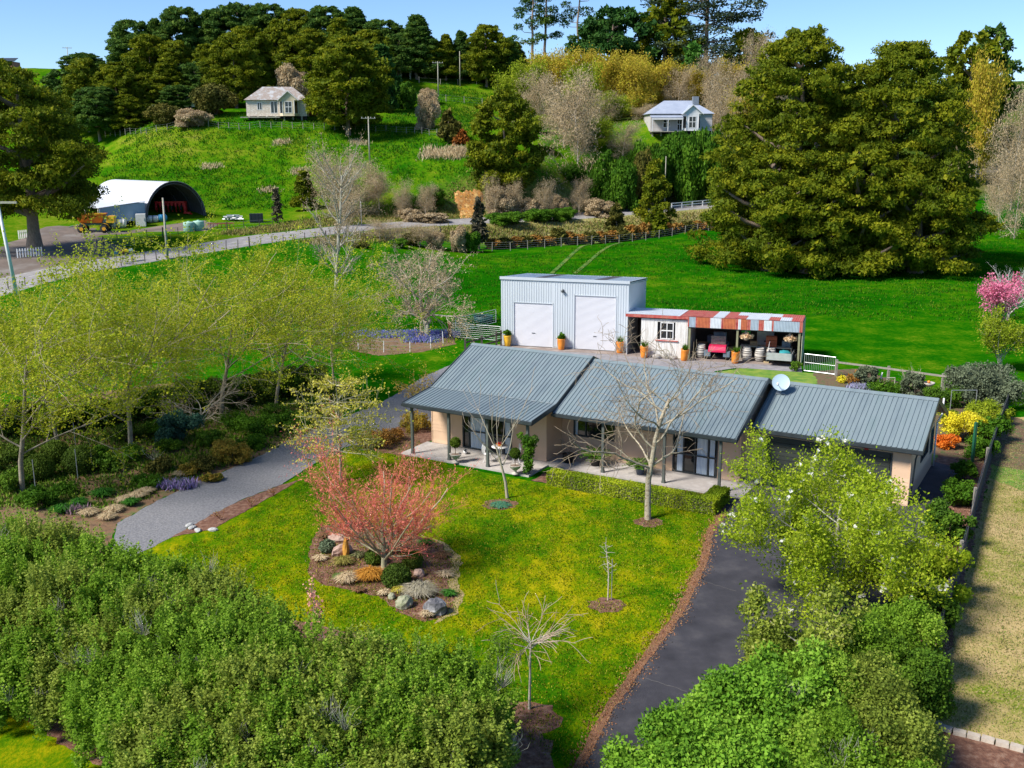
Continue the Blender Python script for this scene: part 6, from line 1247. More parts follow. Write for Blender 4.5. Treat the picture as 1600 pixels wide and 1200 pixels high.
MB().box(-.8, .8, -.95, -.9, .45, .95).build('tailgate', M('bright_galvanised', (.62,.63,.65), (.52,.53,.55), 3, .35, metal=.5), T); MB().box(-.85, -.8, -.95, 1.2, .42, .9).build('side_panel', m_steel, T); MB().box(.8, .85, -.95, 1.2, .42, .9).build('side_panel', m_steel, T); MB().box(-.8, .8, -.9, 1.2, .42, .46).build('floor', m_steel, T)
for sx_ in (-1.0, .85): MB(True).cyl((sx_, .2, .3), (sx_+.15, .2, .3), .3, n=14).build('wheel', m_tyre, T)
for sx_ in (-1, 1): MB().extr([(sx_*1.05, -.25, .55), (sx_*1.05, -.1, .7), (sx_*1.05, .5, .7), (sx_*1.05, .65, .55), (sx_*1.05, .5, .66), (sx_*1.05, -.1, .66)], (-.22*sx_, 0, 0)).build('mudguard', m_tyre, T)
m_tealf = M('teal_fabric', (.02,.28,.30), (.02,.20,.23), 4, .8); tag(MB(True).ball((0, 0, .22), (.42, .34, .24), 12, 8, .14).build('bundle', m_tealf, None, sw(21.15, -.7, .52)), 'crumpled teal tarpaulin bundle lying in the trailer', 'tarpaulin')
def crate(loc, c, label, rz, sz=(.5, .36, .24), group=None):
    T = thing('crate', label, 'crate', loc, rz, group); a, b, h = sz[0]/2, sz[1]/2, sz[2]; m_ = M('crate_'+str(c), c, None, 3, .6)
    MB().box(-a, a, -b, b, 0, .02).build('base', m_, T)
    for z_ in (.03, .10, .17): MB().box(-a, a, -b-.012, -b, z_, z_+.055).build('slat', m_, T)
    MB().box(-a, -a+.02, -b, b, .02, h).build('end_panel', m_, T); MB().box(a-.02, a, -b, b, .02, h).build('end_panel', m_, T); MB().box(-a, a, b-.02, b, .02, h).build('back_panel', m_, T)
for k, nm in enumerate(('bottom', 'second', 'top')): crate(sw(20.15, .4, .95+k*.26), (.55,.13,.05), f'{nm} orange crate of the stack behind the barrels', -TS, (.75, .4, .25), 'stacked orange crates')
for k, nm in enumerate(('lower', 'upper')): crate(sw(18.35, .5, 1.55+k*.36), (.03,.42,.05), f'{nm} of two bright green crates beside the middle carport post', -TS, (.6, .4, .28), 'green crates')
tag(MB().box(18, 21.6, .2, .9, .86, .93).box(18.0, 18.08, .25, .33, 0, .86).box(21.5, 21.58, .25, .33, 0, .86).build('bench_top', m_barkg, None, (S0[0], S0[1], .03), -TS), 'long timber workbench at the back of the carport', 'workbench')
def hanging(loc, drop, label):
    T = thing('hanging_basket', label, 'hanging basket', loc, group='hanging baskets under the carport fascia'); MB(True).lathe([(.05, -.2), (.18, -.12), (.24, 0)], n=12).build('basket', m_bark, T)
    for a_ in (0, 2.1, 4.2): MB().cyl((.22*cos(a_), .22*sin(a_), 0), (0, 0, drop), .008, n=4).build('chain', m_steel, T)
    Q, ti, _ = shrub_mesh(4, .3, .36, 500, .12, 14, False); Q[:, :, 2] -= .06; c = obj('flowers', quads_mesh('flowers', Q, leafM('cream_orange_flowers', [(.70,.52,.30), (.78,.62,.42), (.68,.34,.12)], .6, .2), ti), T); c['kind'] = 'stuff'
hanging(sw(18.5, -1.0, 1.75), .7, 'hanging basket of cream flowers near the middle carport post'); hanging(sw(21.5, -1.0, 1.75), .7, 'hanging basket of cream flowers at the right end of the carport')
T = thing('wheelbarrow', 'old farm wheel and timber leaning on the white boarded wall', 'wheel', sw(12.9, -1.4, .03), -TS); MB().tube([(.32*cos(t_), 0, .33+.32*sin(t_)) for t_ in np.linspace(0, 2*pi, 17)], .03, 6).build('rim', m_barkg, T)
for k in range(6): MB().cyl((0, 0, .33), (.32*cos(k*pi/3), 0, .33+.32*sin(k*pi/3)), .018, n=5).build('spoke', m_barkg, T)
for i, (u, v, r_) in enumerate(((12.3, -1.5, .26), (13.5, -1.5, .2))): tag(MB(True).ball((0, 0, r_*.5), (r_*1.3, r_, r_*.8), 10, 7, .12).build('stone', M('yard_stone', (.30,.27,.24), (.42,.39,.35), 3, .9), None, sw(u, v, .02)), ('larger' if i == 0 else 'smaller')+' round stone at the foot of the white boarded wall', 'stone')
gx_, gy_ = flat(1256, 581); wire_gate((gx_, gy_, 0), atan2(flat(1304, 587)[1]-gy_, flat(1304, 587)[0]-gx_), hypot(flat(1304, 587)[1]-gy_, flat(1304, 587)[0]-gx_), 1.25, 'galvanised gate with upright bars right of the carport', 1, name='yard_gate', vert=16)
def rail_fence(name, label, pts, h, rails, mat, pw=.07, gap=2.6, tall=()):
    c = resample([(p[0], p[1], 0) for p in pts], gap); c = np.r_[c, [pts[-1][:2]]]; T = thing(name, label, 'fence', (c[0][0], c[0][1], 0)); o_ = c[0]
    for i, q in enumerate(c): MB().box(-pw, pw, -pw, pw, 0, h*(1.7 if i in tall else 1.08)).build('post', mat, T, (q[0]-o_[0], q[1]-o_[1], 0))
    for z_ in rails:
        for p, q in zip(c[:-1], c[1:]):
            d = Vector((q[0]-p[0], q[1]-p[1], 0)); n_ = Vector((-d.y, d.x, 0)).normalized()*.03; P0 = Vector((p[0]-o_[0], p[1]-o_[1], z_)); MB().extr([P0-n_*3.2, P0+d-n_*3.2, P0+d-n_*3.2+Vector((0, 0, .12)), P0-n_*3.2+Vector((0, 0, .12))], n_).build('rail', mat, T)
    return T
rail_fence('rail_fence', 'grey timber rail fence behind the rear garden right of the gate', [flat(1306, 588), flat(1395, 600), flat(1470, 611), flat(1560, 624)], 1.05, (.92,), m_postg, gap=3.4, tall=(3,))
rail_fence('rail_fence', 'dark timber rail fence running from the house roof to the metal shed', [flat(727, 556), flat(755, 549), flat(783, 541)], 1.15, (.45, .95), m_postd, gap=1.9)
a_, b_ = flat(708, 528), flat(782, 534); wire_gate((a_[0], a_[1], 0), atan2(b_[1]-a_[1], b_[0]-a_[0]), hypot(b_[0]-a_[0], b_[1]-a_[1]), 1.2, 'long white painted wire gate between wooden post and metal shed', 6, m_white)
a_, b_ = flat(712, 520), flat(775, 505); wire_gate((a_[0], a_[1], 0), atan2(b_[1]-a_[1], b_[0]-a_[0]), hypot(b_[0]-a_[0], b_[1]-a_[1]), 1.2, 'second white wire gate standing open into the paddock', 5, m_white)
x, y = flat(707, 528); tag(MB(True).cyl((0, 0, -.1), (0, 0, 1.3), .15, .14, 10).build('gate_post', M('brown_post', (.30,.15,.06), (.22,.11,.05), 5, .9), None, (x-.2, y, 0)), 'thick brown gate post beside the bluebells', 'post')
x, y = flat(755, 503); T = thing('water_trough', 'round dark green water trough in the paddock behind the gates', 'trough', (x, y, 0)); MB(True).lathe([(.75, 0), (.8, .1), (.85, .55), (.8, .55), (.75, .3)], n=20).build('bowl', m_dgreen, T); MB().cyl((0, 0, .40), (0, 0, .44), .78, n=20).build('water', m_glass, T)
fence('bluebell_fence', 'low white wire fence along the bluebell bed', [flat(560, 548), flat(620, 552), flat(665, 548), flat(700, 534)], 2.1, .9, m_white, 3, .035)
x, y = flat(670, 528); T = thing('pollard_stump', 'grey pollarded stump among the bluebells', 'stump', (x, y, 0)); MB(True).cyl((0, 0, -.1), (-.1, 0, 1.1), .17, .13, 9).cyl((-.1, 0, 1.05), (-.3, .1, 1.5), .13, .16, 8).cyl((-.1, 0, 1.05), (.15, -.1, 1.45), .1, .13, 8).build('trunk', m_barkg, T)
m_blue = leafM('bluebell_flowers', [(.10,.22,.05), (.22,.20,.62), (.30,.27,.75), (.14,.28,.10)], .7, .3)
for k, (px, py, wd, n, nm) in enumerate([(598, 524, 4.4, 5200, 'wide bluebell drift under the pale twigs at the left'), (660, 531, 1.7, 2600, 'dense bluebell clump in front of the pollard stump'), (690, 524, 1.7, 2400, 'bluebell clump nearest the brown gate post')]):
    x, y = flat(px, py); scatter_blades('bluebells', [(x+random.uniform(-wd, wd)*.6, y+random.uniform(-1, 1), 0) for _ in range(200)], n, .32, .035, m_blue, 60+k, .3, label=nm, cat='flowers')
# two bare trees by the bluebells
x, y = flat(668, 526); H = CAM_H-(372-222)/1600*y
twig_tree('bare_tree', 'spreading tan leafless tree with drooping twigs beside the bluebells', 360, cfg([4, 7, 6, 5], [.1, .12, .16, .2], [0, .03, .02, -.05], [11, 9, 8, 0], [1.0, .8, .8, 0], [1.35, .5, .5, 0], [.35, .15, .1, 0], pyr=.3), H*.48, .2, (m_barkg, m_twigtan), (m_tanthick, 2, .17, .2, .12, .2), (x, y, 0), thin=.03)
x, y = flat(523, 522); H = CAM_H-(240-222)/1600*y
twig_tree('bare_tree', 'tall slender leafless tree rising above the road, behind the yellow green trees', 361, cfg([9, 6, 5, 4], [.04, .08, .12, .15], [.01, .09, .06, .04], [26, 8, 6, 0], [.85, .6, .6, 0], [.34, .5, .5, 0], [.3, .2, .1, 0], pyr=.7), H*.9, .17, (m_barkg, m_twigtan), (m_tanthick, 1, .14, .2, .1, 0), (x, y, 0), thin=.02)

# ------------------------------------------------------------------ verandah things
m_stone = M('cast_stone', (.55,.50,.44), (.42,.38,.33), 6, .9, .3, 20); m_topi = leafM('topiary_leaves', [(.03,.06,.006), (.07,.12,.010), (.13,.18,.015)], .6, .2)
def urn(mb, o=(0, 0, 0), s=1.): mb.lathe([(q*s, z_*s) for q, z_ in [(.17, 0), (.17, .05), (.08, .10), (.07, .18), (.12, .22), (.24, .32), (.27, .42), (.30, .45), (.26, .45), (.22, .38)]], o, 18)
def leafball(T, c, r, n, size, mat, seed, name='foliage'):
    rg = np.random.RandomState(seed); Q, ti = clump_leaves(rg, np.array([c]), np.array([[r, r, r]]), n, size, .45, 0, 0, .7, (.86, 1.06)); q, t2 = clump_leaves(rg, np.array([c]), np.array([[r, r, r]])*.8, n//4, size*2, .6, 0, 0, .1, (.8, 1.)); o = obj(name, quads_mesh(name, np.concatenate([Q, q]), mat, np.concatenate([ti, t2])), T); o['kind'] = 'stuff'
for i, (px, py, lb) in enumerate([(712, 723, 'ball topiary in a stone urn beside the second verandah post'), (805, 741, 'ball topiary in a stone urn near the climber covered post')]):
    x, y = flat(px, py, .08); T = thing('topiary_urn', lb, 'topiary', (x, y, .085), group='topiary urns on the verandah'); m_ = MB(True); urn(m_); m_.build('urn', m_stone, T); MB().cyl((0, 0, .4), (0, 0, .9), .02, n=6).cyl((0, 0, .36), (0, 0, .42), .23, n=14).build('stem', m_bark, T); leafball(T, (0, 0, 1.02), .24, 1600, .05, m_topi, 5+i)
tx, ty = flat(781, 719, .085)
T = thing('garden_table', 'round white cast metal table on the left verandah', 'table', (tx, ty, .085)); MB(True).lathe([(.02, .68), (.40, .68), (.41, .70), (.40, .72), (.02, .72)], n=24).build('tabletop', m_white, T)
for k in range(3): a_ = k*2.1+.4; MB().tube([(.06*cos(a_), .06*sin(a_), .68), (.10*cos(a_), .10*sin(a_), .4), (.05*cos(a_), .05*sin(a_), .25), (.32*cos(a_), .32*sin(a_), 0)], .022, 6).build('leg', m_white, T)
T2 = thing('bowl', 'red bowl of fruit standing on the white verandah table', 'bowl', (tx, ty, .807)); MB(True).lathe([(.06, 0), (.15, .05), (.19, .13), (.16, .13), (.1, .05)], n=14).build('bowl_body', m_terra, T2); [MB(True).ball((.07*cos(q), .07*sin(q), .15), .06, 8, 6).build('fruit', m_redp, T2) for q in (0, 2.1, 4.2)]
def chair(loc, rz, label):
    T = thing('garden_chair', label, 'chair', loc, rz, 'white metal chairs on the verandah'); MB(True).lathe([(.02, .43), (.21, .43), (.22, .45), (.02, .46)], n=18).build('seat', m_white, T)
    for a_ in (.7, 2.4, 3.9, 5.5): MB().tube([(.17*cos(a_), .17*sin(a_), .44), (.14*cos(a_), .14*sin(a_), .25), (.24*cos(a_), .24*sin(a_), 0)], .014, 6).build('leg', m_white, T)
    b_ = MB().tube([(.21*cos(t_), .2, .68+.25*sin(t_)) for t_ in np.linspace(-pi/2-.9, 1.5*pi-.9, 19)], .018, 6).build('backrest', m_white, T)
    for k in range(5): t_ = -.14+.07*k; MB().cyl((t_, .2, .48), (t_, .2, .86+.05*(1-abs(k-2)/2)), .012, n=5).build('spindle', m_white, b_)
    MB().cyl((-.12, .2, .44), (-.12, .2, .52), .015, n=5).build('support', m_white, T); MB().cyl((.12, .2, .44), (.12, .2, .52), .015, n=5).build('support', m_white, T)
x, y = flat(762, 722, .085); chair((x, y, .085), 1.2, 'white metal chair left of the verandah table'); x, y = flat(806, 722, .085); chair((x, y, .085), -1.4, 'white metal chair right of the verandah table')
x, y = flat(727, 709, .085); T = thing('cat_statue', 'small black and white ornament on the verandah floor', 'ornament', (x, y, .085)); MB(True).ball((0, 0, .12), (.10, .18, .12), 10, 8).build('body', m_white, T); MB(True).ball((0, -.17, .24), .07, 8, 6).build('head', m_trim, T); MB().tube([(0, .16, .12), (.05, .25, .05)], .02, 5).build('tail', m_trim, T)
p_ = hw(6.9, -2.15, .08); T = thing('climbing_plant', 'dark green climber wrapped round the right post of the left verandah', 'climber', p_); rg = np.random.RandomState(9); z_ = rg.uniform(.2, 1.95, 26); cen = np.stack([rg.normal(0, .13, 26), rg.normal(-.03, .13, 26), z_], -1); q = rg.uniform(.12, .24, 26); Q, ti = clump_leaves(rg, cen, np.stack([q, q, q], -1), 2600, .085, .45); c = obj('foliage', quads_mesh('foliage', Q, gs, ti), T); c['kind'] = 'stuff'; MB().tube([(0, 0, 0), (.1, 0, .5), (-.1, -.05, 1), (.08, 0, 1.6)], .02, 5).build('stem', m_bark, T)
m_blackpot = M('black_pot', (.02,.02,.022), None, 3, .5)
def potshrub(px, py, r, h, label, kind, mat=None):
    x, y = flat(px, py, .085); T = thing('plant_pot', label, 'plant pot', (x, y, .085)); MB(True).lathe([(r*.75, 0), (r*.95, h*.9), (r, h*.9), (r, h), (r*.9, h), (r*.85, h*.85)], n=16).build('pot', mat or m_blackpot, T); MB().cyl((0, 0, h*.8), (0, 0, h*.88), r*.88, n=14).build('soil', m_soil, T)
    rg = random.Random(px); r2 = np.random.RandomState(px)
    if kind == 'bare':
        sg, tp = [], []; [grow(rg, sg, tp, (0, 0, h*.8), (rg.uniform(-.4, .4), rg.uniform(-.4, .4), .9), .9, .02, 0, cfg([4, 4], [.1, .15], [.05, .05], [5, 0], [.6, 0], [.5, 0], [.3, 0])) for _ in range(4)]; obj('stems', tubes_mesh('stems', sg, m_bark, 5), T)
    else:
        n = 34; segs_ = []; V = []
        for k in range(n):     # arching fronds, each of several leaflets
            a_ = 2.4*k; el = rg.uniform(.5, 1.3); L = rg.uniform(.5, .85); P = []
            for j in range(9): t_ = j/8; P.append((cos(a_)*L*t_*cos(el*(1-t_*.5)), sin(a_)*L*t_*cos(el*(1-t_*.5)), h*.9+L*(t_*sin(el)-t_*t_*.45)))
            for p0, p1 in zip(P[:-1], P[1:]): segs_.append((*p0, *p1, .008, .006))
            for j in range(1, 9):
                for s_ in (-1, 1): V.append((*P[j], cos(a_+s_*1.1), sin(a_+s_*1.1), .1))
        V = np.array(V); m = len(V); Q = leaf_quads(V[:, :3], V[:, 3:], nrm(r2.normal(size=(m, 3))*.4+[0, 0, 1]), r2.uniform(.14, .24, m), np.full(m, .03)); obj('stems', tubes_mesh('stems', segs_, m_bark, 4), T); c = obj('foliage', quads_mesh('foliage', Q, leafM('cycad_leaves', [(.02,.08,.006), (.05,.15,.010), (.16,.25,.02)], .5, .2), r2.uniform(0, 1, m)), T); c['kind'] = 'stuff'
potshrub(888, 722, .30, .42, 'large black pot with a nearly bare shrub beside the left wing wall', 'bare'); potshrub(930, 727, .26, .40, 'palm like cycad in a pot below the middle window', 'palm'); potshrub(1000, 741, .22, .42, 'palm like cycad in a slate blue pot near the sliding door', 'palm', M('slate_blue_pot', (.07,.10,.16), None, 3, .4))
potshrub(1203, 758, .20, .32, 'small blue grey pot with a green plant at the garage door corner', 'palm', M('pale_blue_pot', (.24,.32,.42), None, 3, .4))

# ------------------------------------------------------------------ island bed
def tussock(px, py, r, h, n, mat, label, wd=.012, name='tussock_grass', cat='grass clump', group=None):
    x, y = flat(px, py); rg = np.random.RandomState(int(px*3+py)); a_ = rg.uniform(0, 6.28, n); le = rg.uniform(.1, 1, n); V = []; 
    P0 = np.stack([rg.normal(0, r*.15, n), rg.normal(0, r*.15, n), np.zeros(n)], -1); D = np.stack([np.cos(a_)*le, np.sin(a_)*le, np.full(n, 1.)], -1); D = nrm(D); s_ = h*rg.uniform(.7, 1.15, n)
    M1 = P0+D*s_[:, None]*.6; E_ = M1+np.stack([np.cos(a_)*le, np.sin(a_)*le, np.full(n, -.15)], -1)*(r*.75); W_ = np.stack([-np.sin(a_), np.cos(a_), np.zeros(n)], -1)*wd
    E_[:, 2] = np.maximum(E_[:, 2], .03)
    Q = np.concatenate([np.stack([P0-W_, P0+W_, M1+W_, M1-W_], 1), np.stack([M1-W_, M1+W_, E_+W_*.2, E_-W_*.2], 1)]); t_ = np.tile(rg.uniform(0, 1, n), 2)
    o = obj(name, quads_mesh(name, Q, mat, t_), None, (x, y, .02)); tag(o, label, cat, group); return o
m_tuso = leafM('orange_tussock_blades', [(.45,.20,.03), (.62,.32,.05), (.34,.14,.02)], .8, .2); m_tust = leafM('tan_tussock_blades', [(.55,.43,.25), (.68,.56,.36), (.42,.30,.16)], .8, .25); m_tusg = leafM('green_strap_leaves', [(.02,.10,.01), (.04,.16,.015), (.08,.24,.03)], .5, .25)
tussock(578, 905, .55, .6, 900, m_tuso, 'orange tussock grass in the island bed below the maple'); tussock(542, 910, .42, .5, 600, m_tust, 'pale tan tussock left of the orange one in the island bed'); tussock(655, 930, .65, .65, 1100, leafM('straw_blades', [(.40,.36,.26), (.52,.48,.36), (.26,.24,.14)], .8, .2), 'straw coloured arching tussock in the island bed', .008); tussock(610, 862, .5, .6, 600, m_tust, 'tan tussock behind the maple trunk'); tussock(624, 928, .25, .4, 260, leafM('yellow_blades', [(.40,.36,.04), (.52,.44,.06)], .8, .2), 'small yellow grass in front of the dark green ball'); tussock(667, 965, .2, .35, 240, m_tust, 'tiny tan tussock beside the dark boulder')
tussock(535, 882, .4, .45, 400, leafM('olive_blades', [(.20,.20,.04), (.34,.30,.08)], .8, .2), 'olive tussock behind the tan one in the island bed')
def ballshrub(px, py, r, n, mat, label, size=.06, sq=.85, name='ball_shrub', z=0.):
    x, y = flat(px, py); T = thing(name, label, 'shrub', (x, y, z)); rg = np.random.RandomState(int(px+py)); Q, ti = clump_leaves(rg, np.array([[0, 0, r*sq*.8]]), np.array([[r, r, r*sq]]), n, size, .45, 0, .2, .6, (.84, 1.05)); Q2, t2 = clump_leaves(rg, np.array([[0, 0, r*sq*.8]]), np.array([[r, r, r*sq]])*.8, n//4, size*2.2, .5, 0, .2, .1, (.8, 1.)); Q = np.concatenate([Q, Q2]); Q[:, :, 2] = np.maximum(Q[:, :, 2], .02); c = obj('foliage', quads_mesh('foliage', Q, mat, np.concatenate([ti, t2])), T); c['kind'] = 'stuff'; MB().cyl((0, 0, 0), (0, 0, r), .04, n=6).build('stem', m_bark, T); return T
m_dkball = leafM('dark_ball_leaves', [(.04,.075,.010), (.08,.135,.015), (.15,.21,.025)], .6, .2)
ballshrub(620, 915, .50, 5000, m_dkball, 'dark green rounded shrub at the centre of the island bed'); ballshrub(645, 885, .36, 3000, m_dkball, 'smaller dark green ball behind the rounded one in the island bed'); ballshrub(585, 880, .34, 2000, m_dkball, 'low dark shrub left of the maple trunk'); ballshrub(512, 862, .3, 1500, leafM('grey_green_leaves', [(.10,.14,.08), (.16,.21,.12)], .7, .2), 'grey green low shrub at the left of the island bed')
def rock(px, py, r, mat, label, s=(1, .8, .8), seed=1):
    x, y = flat(px, py); rg = random.Random(seed); m_ = MB(); m_.ball((0, 0, r*s[2]*.55), (r*s[0], r*s[1], r*s[2]), 11, 8, .10, rg); tag(m_.build('rock', mat, None, (x, y, 0), seed), label, 'rock')
m_rkg = M('dark_boulder', (.09,.09,.10), (.24,.24,.25), 3, .8, .6, 9, c3=(.50,.50,.50), lo=.4, hi=.68); m_rkp = M('pink_rock', (.34,.22,.17), (.48,.34,.27), 3, .9, .5, 9); m_rkm = M('mossy_rock', (.24,.26,.15), (.34,.33,.24), 4, .9, .5, 10)
rock(680, 958, .40, m_rkg, 'dark boulder with pale streaks at the front tip of the island bed', (1, .8, .85), 3); rock(632, 948, .33, m_rkm, 'rounded mossy rock left of the straw tussock', seed=4); rock(612, 935, .16, m_rkm, 'small round stone at the front edge of the island bed', seed=5); rock(527, 845, .32, m_rkp, 'pale pink rock at the back left of the island bed', (1.2, .7, .6), 6); rock(535, 866, .38, m_rkp, 'flat pinkish orange rock in front of the pale pink one', (1.2, .6, .7), 7); rock(541, 870, .2, M('orange_lichen_rock', (.60,.28,.03), (.50,.26,.05), 4, .9), 'upright orange lichened stone in the island bed', (.7, .6, 2.6), 8); rock(655, 900, .22, m_rkp, 'small pinkish rock right of the dark green ball', seed=9)
for i, (px, py) in enumerate([(300,826),(309,830),(333,829),(296,822)]): rock(px, py, .16, M('pale_edge_stone', (.45,.45,.43), (.36,.36,.34), 5, .9), 'pale edging stone at the corner of the gravel drive, '+nth(i), (1.3, .8, .5), 20+i)
tussock(782, 790, .5, .18, 900, leafM('blue_green_ground_leaves', [(.04,.16,.10), (.08,.24,.15), (.12,.20,.06)], .6, .2), 'blue green ground cover ringing the small pale tree', .03, 'ground_cover', 'ground cover')
# rose canes in the strip bed and the hedge bed
for i, (px, py) in enumerate([(345, 812), (392, 792), (428, 775)]):
    x, y = flat(px, py); twig_tree('rose_bush', 'bare red stemmed rose in the narrow bed beside the gravel drive, '+nth(i), 370+i, cfg([2, 4, 3], [.1, .15, .2], [0, .08, .05], [6, 3, 0], [.6, .6, 0], [3., .5, 0], [.1, .2, 0]), .2, .02, (M('rose_stem', (.20,.06,.05), None, 3), M('rose_stem', (.2,.06,.05))), (m_rust, 1, .05, .4, .03, 0), (x, y, 0), thin=.001, cat='rose')

# ------------------------------------------------------------------ garden belt on the left
for px, py, r, lb in [(127, 738, .80, 'largest clipped dark green ball shrub under the left trees'), (88, 722, .66, 'clipped ball shrub behind and left of the largest one'), (62, 748, .72, 'clipped ball shrub at the far left under the trees')]: ballshrub(px, py, r, 7000, m_dkball, lb, .06, .9)
m_bluegr = leafM('blue_green_leaves', [(.02,.06,.045), (.04,.11,.075), (.09,.18,.12)], .5, .2); m_gold = leafM('golden_leaves', [(.10,.15,.015), (.26,.22,.03), (.42,.26,.04), (.20,.22,.03)], .6, .25)
BS = [('bluish green rounded shrub in the garden belt behind the gold shrub',283,690,1.5,1.25,m_bluegr,9000,.09),('gold and orange tinted shrub beside the gravel drive bend',362,722,1.1,1.05,m_gold,7000,.07),('small olive green bush left of the gold shrub',318,735,.7,.7,m_olive,3000,.07),('bright green bush left of the lavender',232,762,.6,.7,gs,2500,.07),('orange and green low bush near the drive',297,742,.6,.55,m_gold,1800,.07),
      ('green fern like bush at the end of the dark hedge',250,680,.8,.9,gs,3000,.08),('dark green bush under the trees at the left edge',20,735,1.3,1.2,m_dkball,5000,.09),('green bush below the left edge trees',60,790,.8,.9,gs,3000,.08),('small green bush between balls and strappy clumps',100,770,.5,.6,gs,1800,.06),('green ground bush right of the bare twiggy shrub',405,680,.9,1.3,gs,4000,.09),('low green bush beside the dogwood',455,668,.7,1.2,gs,3500,.09),('brown and green bush at the foot of the left verandah corner',650,672,.9,1.0,m_gold,3500,.07),
      ('olive bush with red twigs between maple and drive',585,700,.9,.9,m_rust,2600,.07),('small yellow green bush beside the maple twigs',565,688,.8,.7,m_ygl,1800,.07),('red brown low bush near the porch corner',610,690,.6,.8,m_rust,2000,.06)]
for i, (lb, px, py, h, r, mt, n, sz) in enumerate(BS): x, y = flat(px, py); shrub('garden_shrub', lb, 'shrub', 500+i, h, r, n, sz, mt, (x, y), k=26, plume=False)
for i, (px, py, r) in enumerate([(195, 785, .42), (215, 778, .42), (178, 800, .40), (138, 805, .45), (228, 772, .35), (285, 744, .4), (168, 812, .35)]): tussock(px, py, r, .45, 520, m_tust, 'pale tan tussock in the garden belt beside the gravel drive, '+nth(sorted([195,215,178,138,228,285,168]).index(px)), group='tan tussocks beside the gravel drive')
for i, (px, py, r) in enumerate([(98, 800, .5), (160, 775, .55), (125, 790, .35), (205, 790, .3)]): tussock(px, py, r, .5, 520, m_tusg, 'bright green strappy clump in the garden belt, '+nth(sorted([98,160,125,205]).index(px)), .022, group='green strappy clumps')
x, y = flat(277, 762); scatter_blades('lavender_flowers', [(x+random.uniform(-.7, .7), y+random.uniform(-.3, .3), 0) for _ in range(60)], 700, .38, .03, leafM('lavender_petals', [(.10,.18,.06), (.34,.24,.50), (.42,.34,.58)], .7, .2), 77, .12, label='lavender coloured flowers beside the gravel drive', cat='flowers'); x, y = flat(122, 802); scatter_blades('pink_flowers', [(x+random.uniform(-.4, .4), y, 0) for _ in range(20)], 260, .35, .03, leafM('mauve_petals', [(.10,.18,.06), (.42,.20,.34)], .7, .2), 78, .12, label='small mauve flowers at the lower left of the garden belt', cat='flowers')
# dark informal hedge behind the belt
DH = [shrub('dark_hedge_shrub', 'x', 'shrub', 540+i, 2.0, 1.3, 8000, .12, m_dkball if i == 0 else m_greenl, k=36, plume=False) for i in range(2)]
for i, (px, py) in enumerate([(112,668),(150,664),(188,660),(226,655),(264,650),(300,644),(336,638),(372,632),(410,626),(446,620),(480,614),(70,672),(28,678)]):
    x, y = flat(px, py); lb = 'dark shrub of the informal hedge behind the garden belt, '+nth(sorted([112,150,188,226,264,300,336,372,410,446,480,70,28]).index(px)); sc = (1.05, 1.05, random.uniform(.6, 1.0))
    T = DH[i] if i < 2 else dup(DH[i % 2], (x, y, 0), i*1.3); T.location = (x, y, 0); T.scale = sc; T['label'] = lb; T['group'] = 'dark hedge behind the garden belt'
x, y = flat(243, 722); twig_tree('bare_shrub', 'bare pale twiggy shrub in front of the bluish green one', 380, cfg([2, 4, 4], [.1, .15, .2], [0, .1, .05], [9, 5, 0], [.8, .6, 0], [4., .5, 0], [.1, .2, 0]), .25, .03, (m_barkg, m_barkg), None, (x, y, 0), thin=.008, cat='shrub')
x, y = flat(318, 668); twig_tree('bare_tree', 'low wide leafless tree with contorted pale twigs at the garden belt', 381, cfg([3, 7, 5, 4], [.1, .18, .22, .25], [0, .0, .02, 0], [10, 8, 6, 0], [1.1, .8, .8, 0], [2.2, .5, .5, 0], [.3, .15, .1, 0], pyr=.1), 1.2, .09, (m_barkg, m_twigtan), None, (x, y, 0), thin=.02)
x, y = flat(652, 655); twig_tree('small_tree', 'flat topped golden brown small tree behind the left verandah post', 382, cfg([3, 6, 5], [.05, .12, .15], [0, -.01, -.03], [12, 8, 0], [1.2, .7, 0], [.9, .5, 0], [.75, .15, 0], pyr=.1), 1.7, .05, (m_bark, m_twigtan), (m_gold, 3, .08, .4, .06, .1), (x, y, 0), thin=.012)
m_cane = m_steel
for i, (px, py) in enumerate([(56, 768), (119, 705), (122, 750)]): x, y = flat(px, py); tag(MB().cyl((0, 0, -.1), (0, 0, 1.5), .02, n=5).build('garden_stake', m_steel, None, (x, y, 0)), 'thin grey garden stake near the clipped balls, '+nth((0, 1, 2)[i]), 'stake', 'garden stakes')

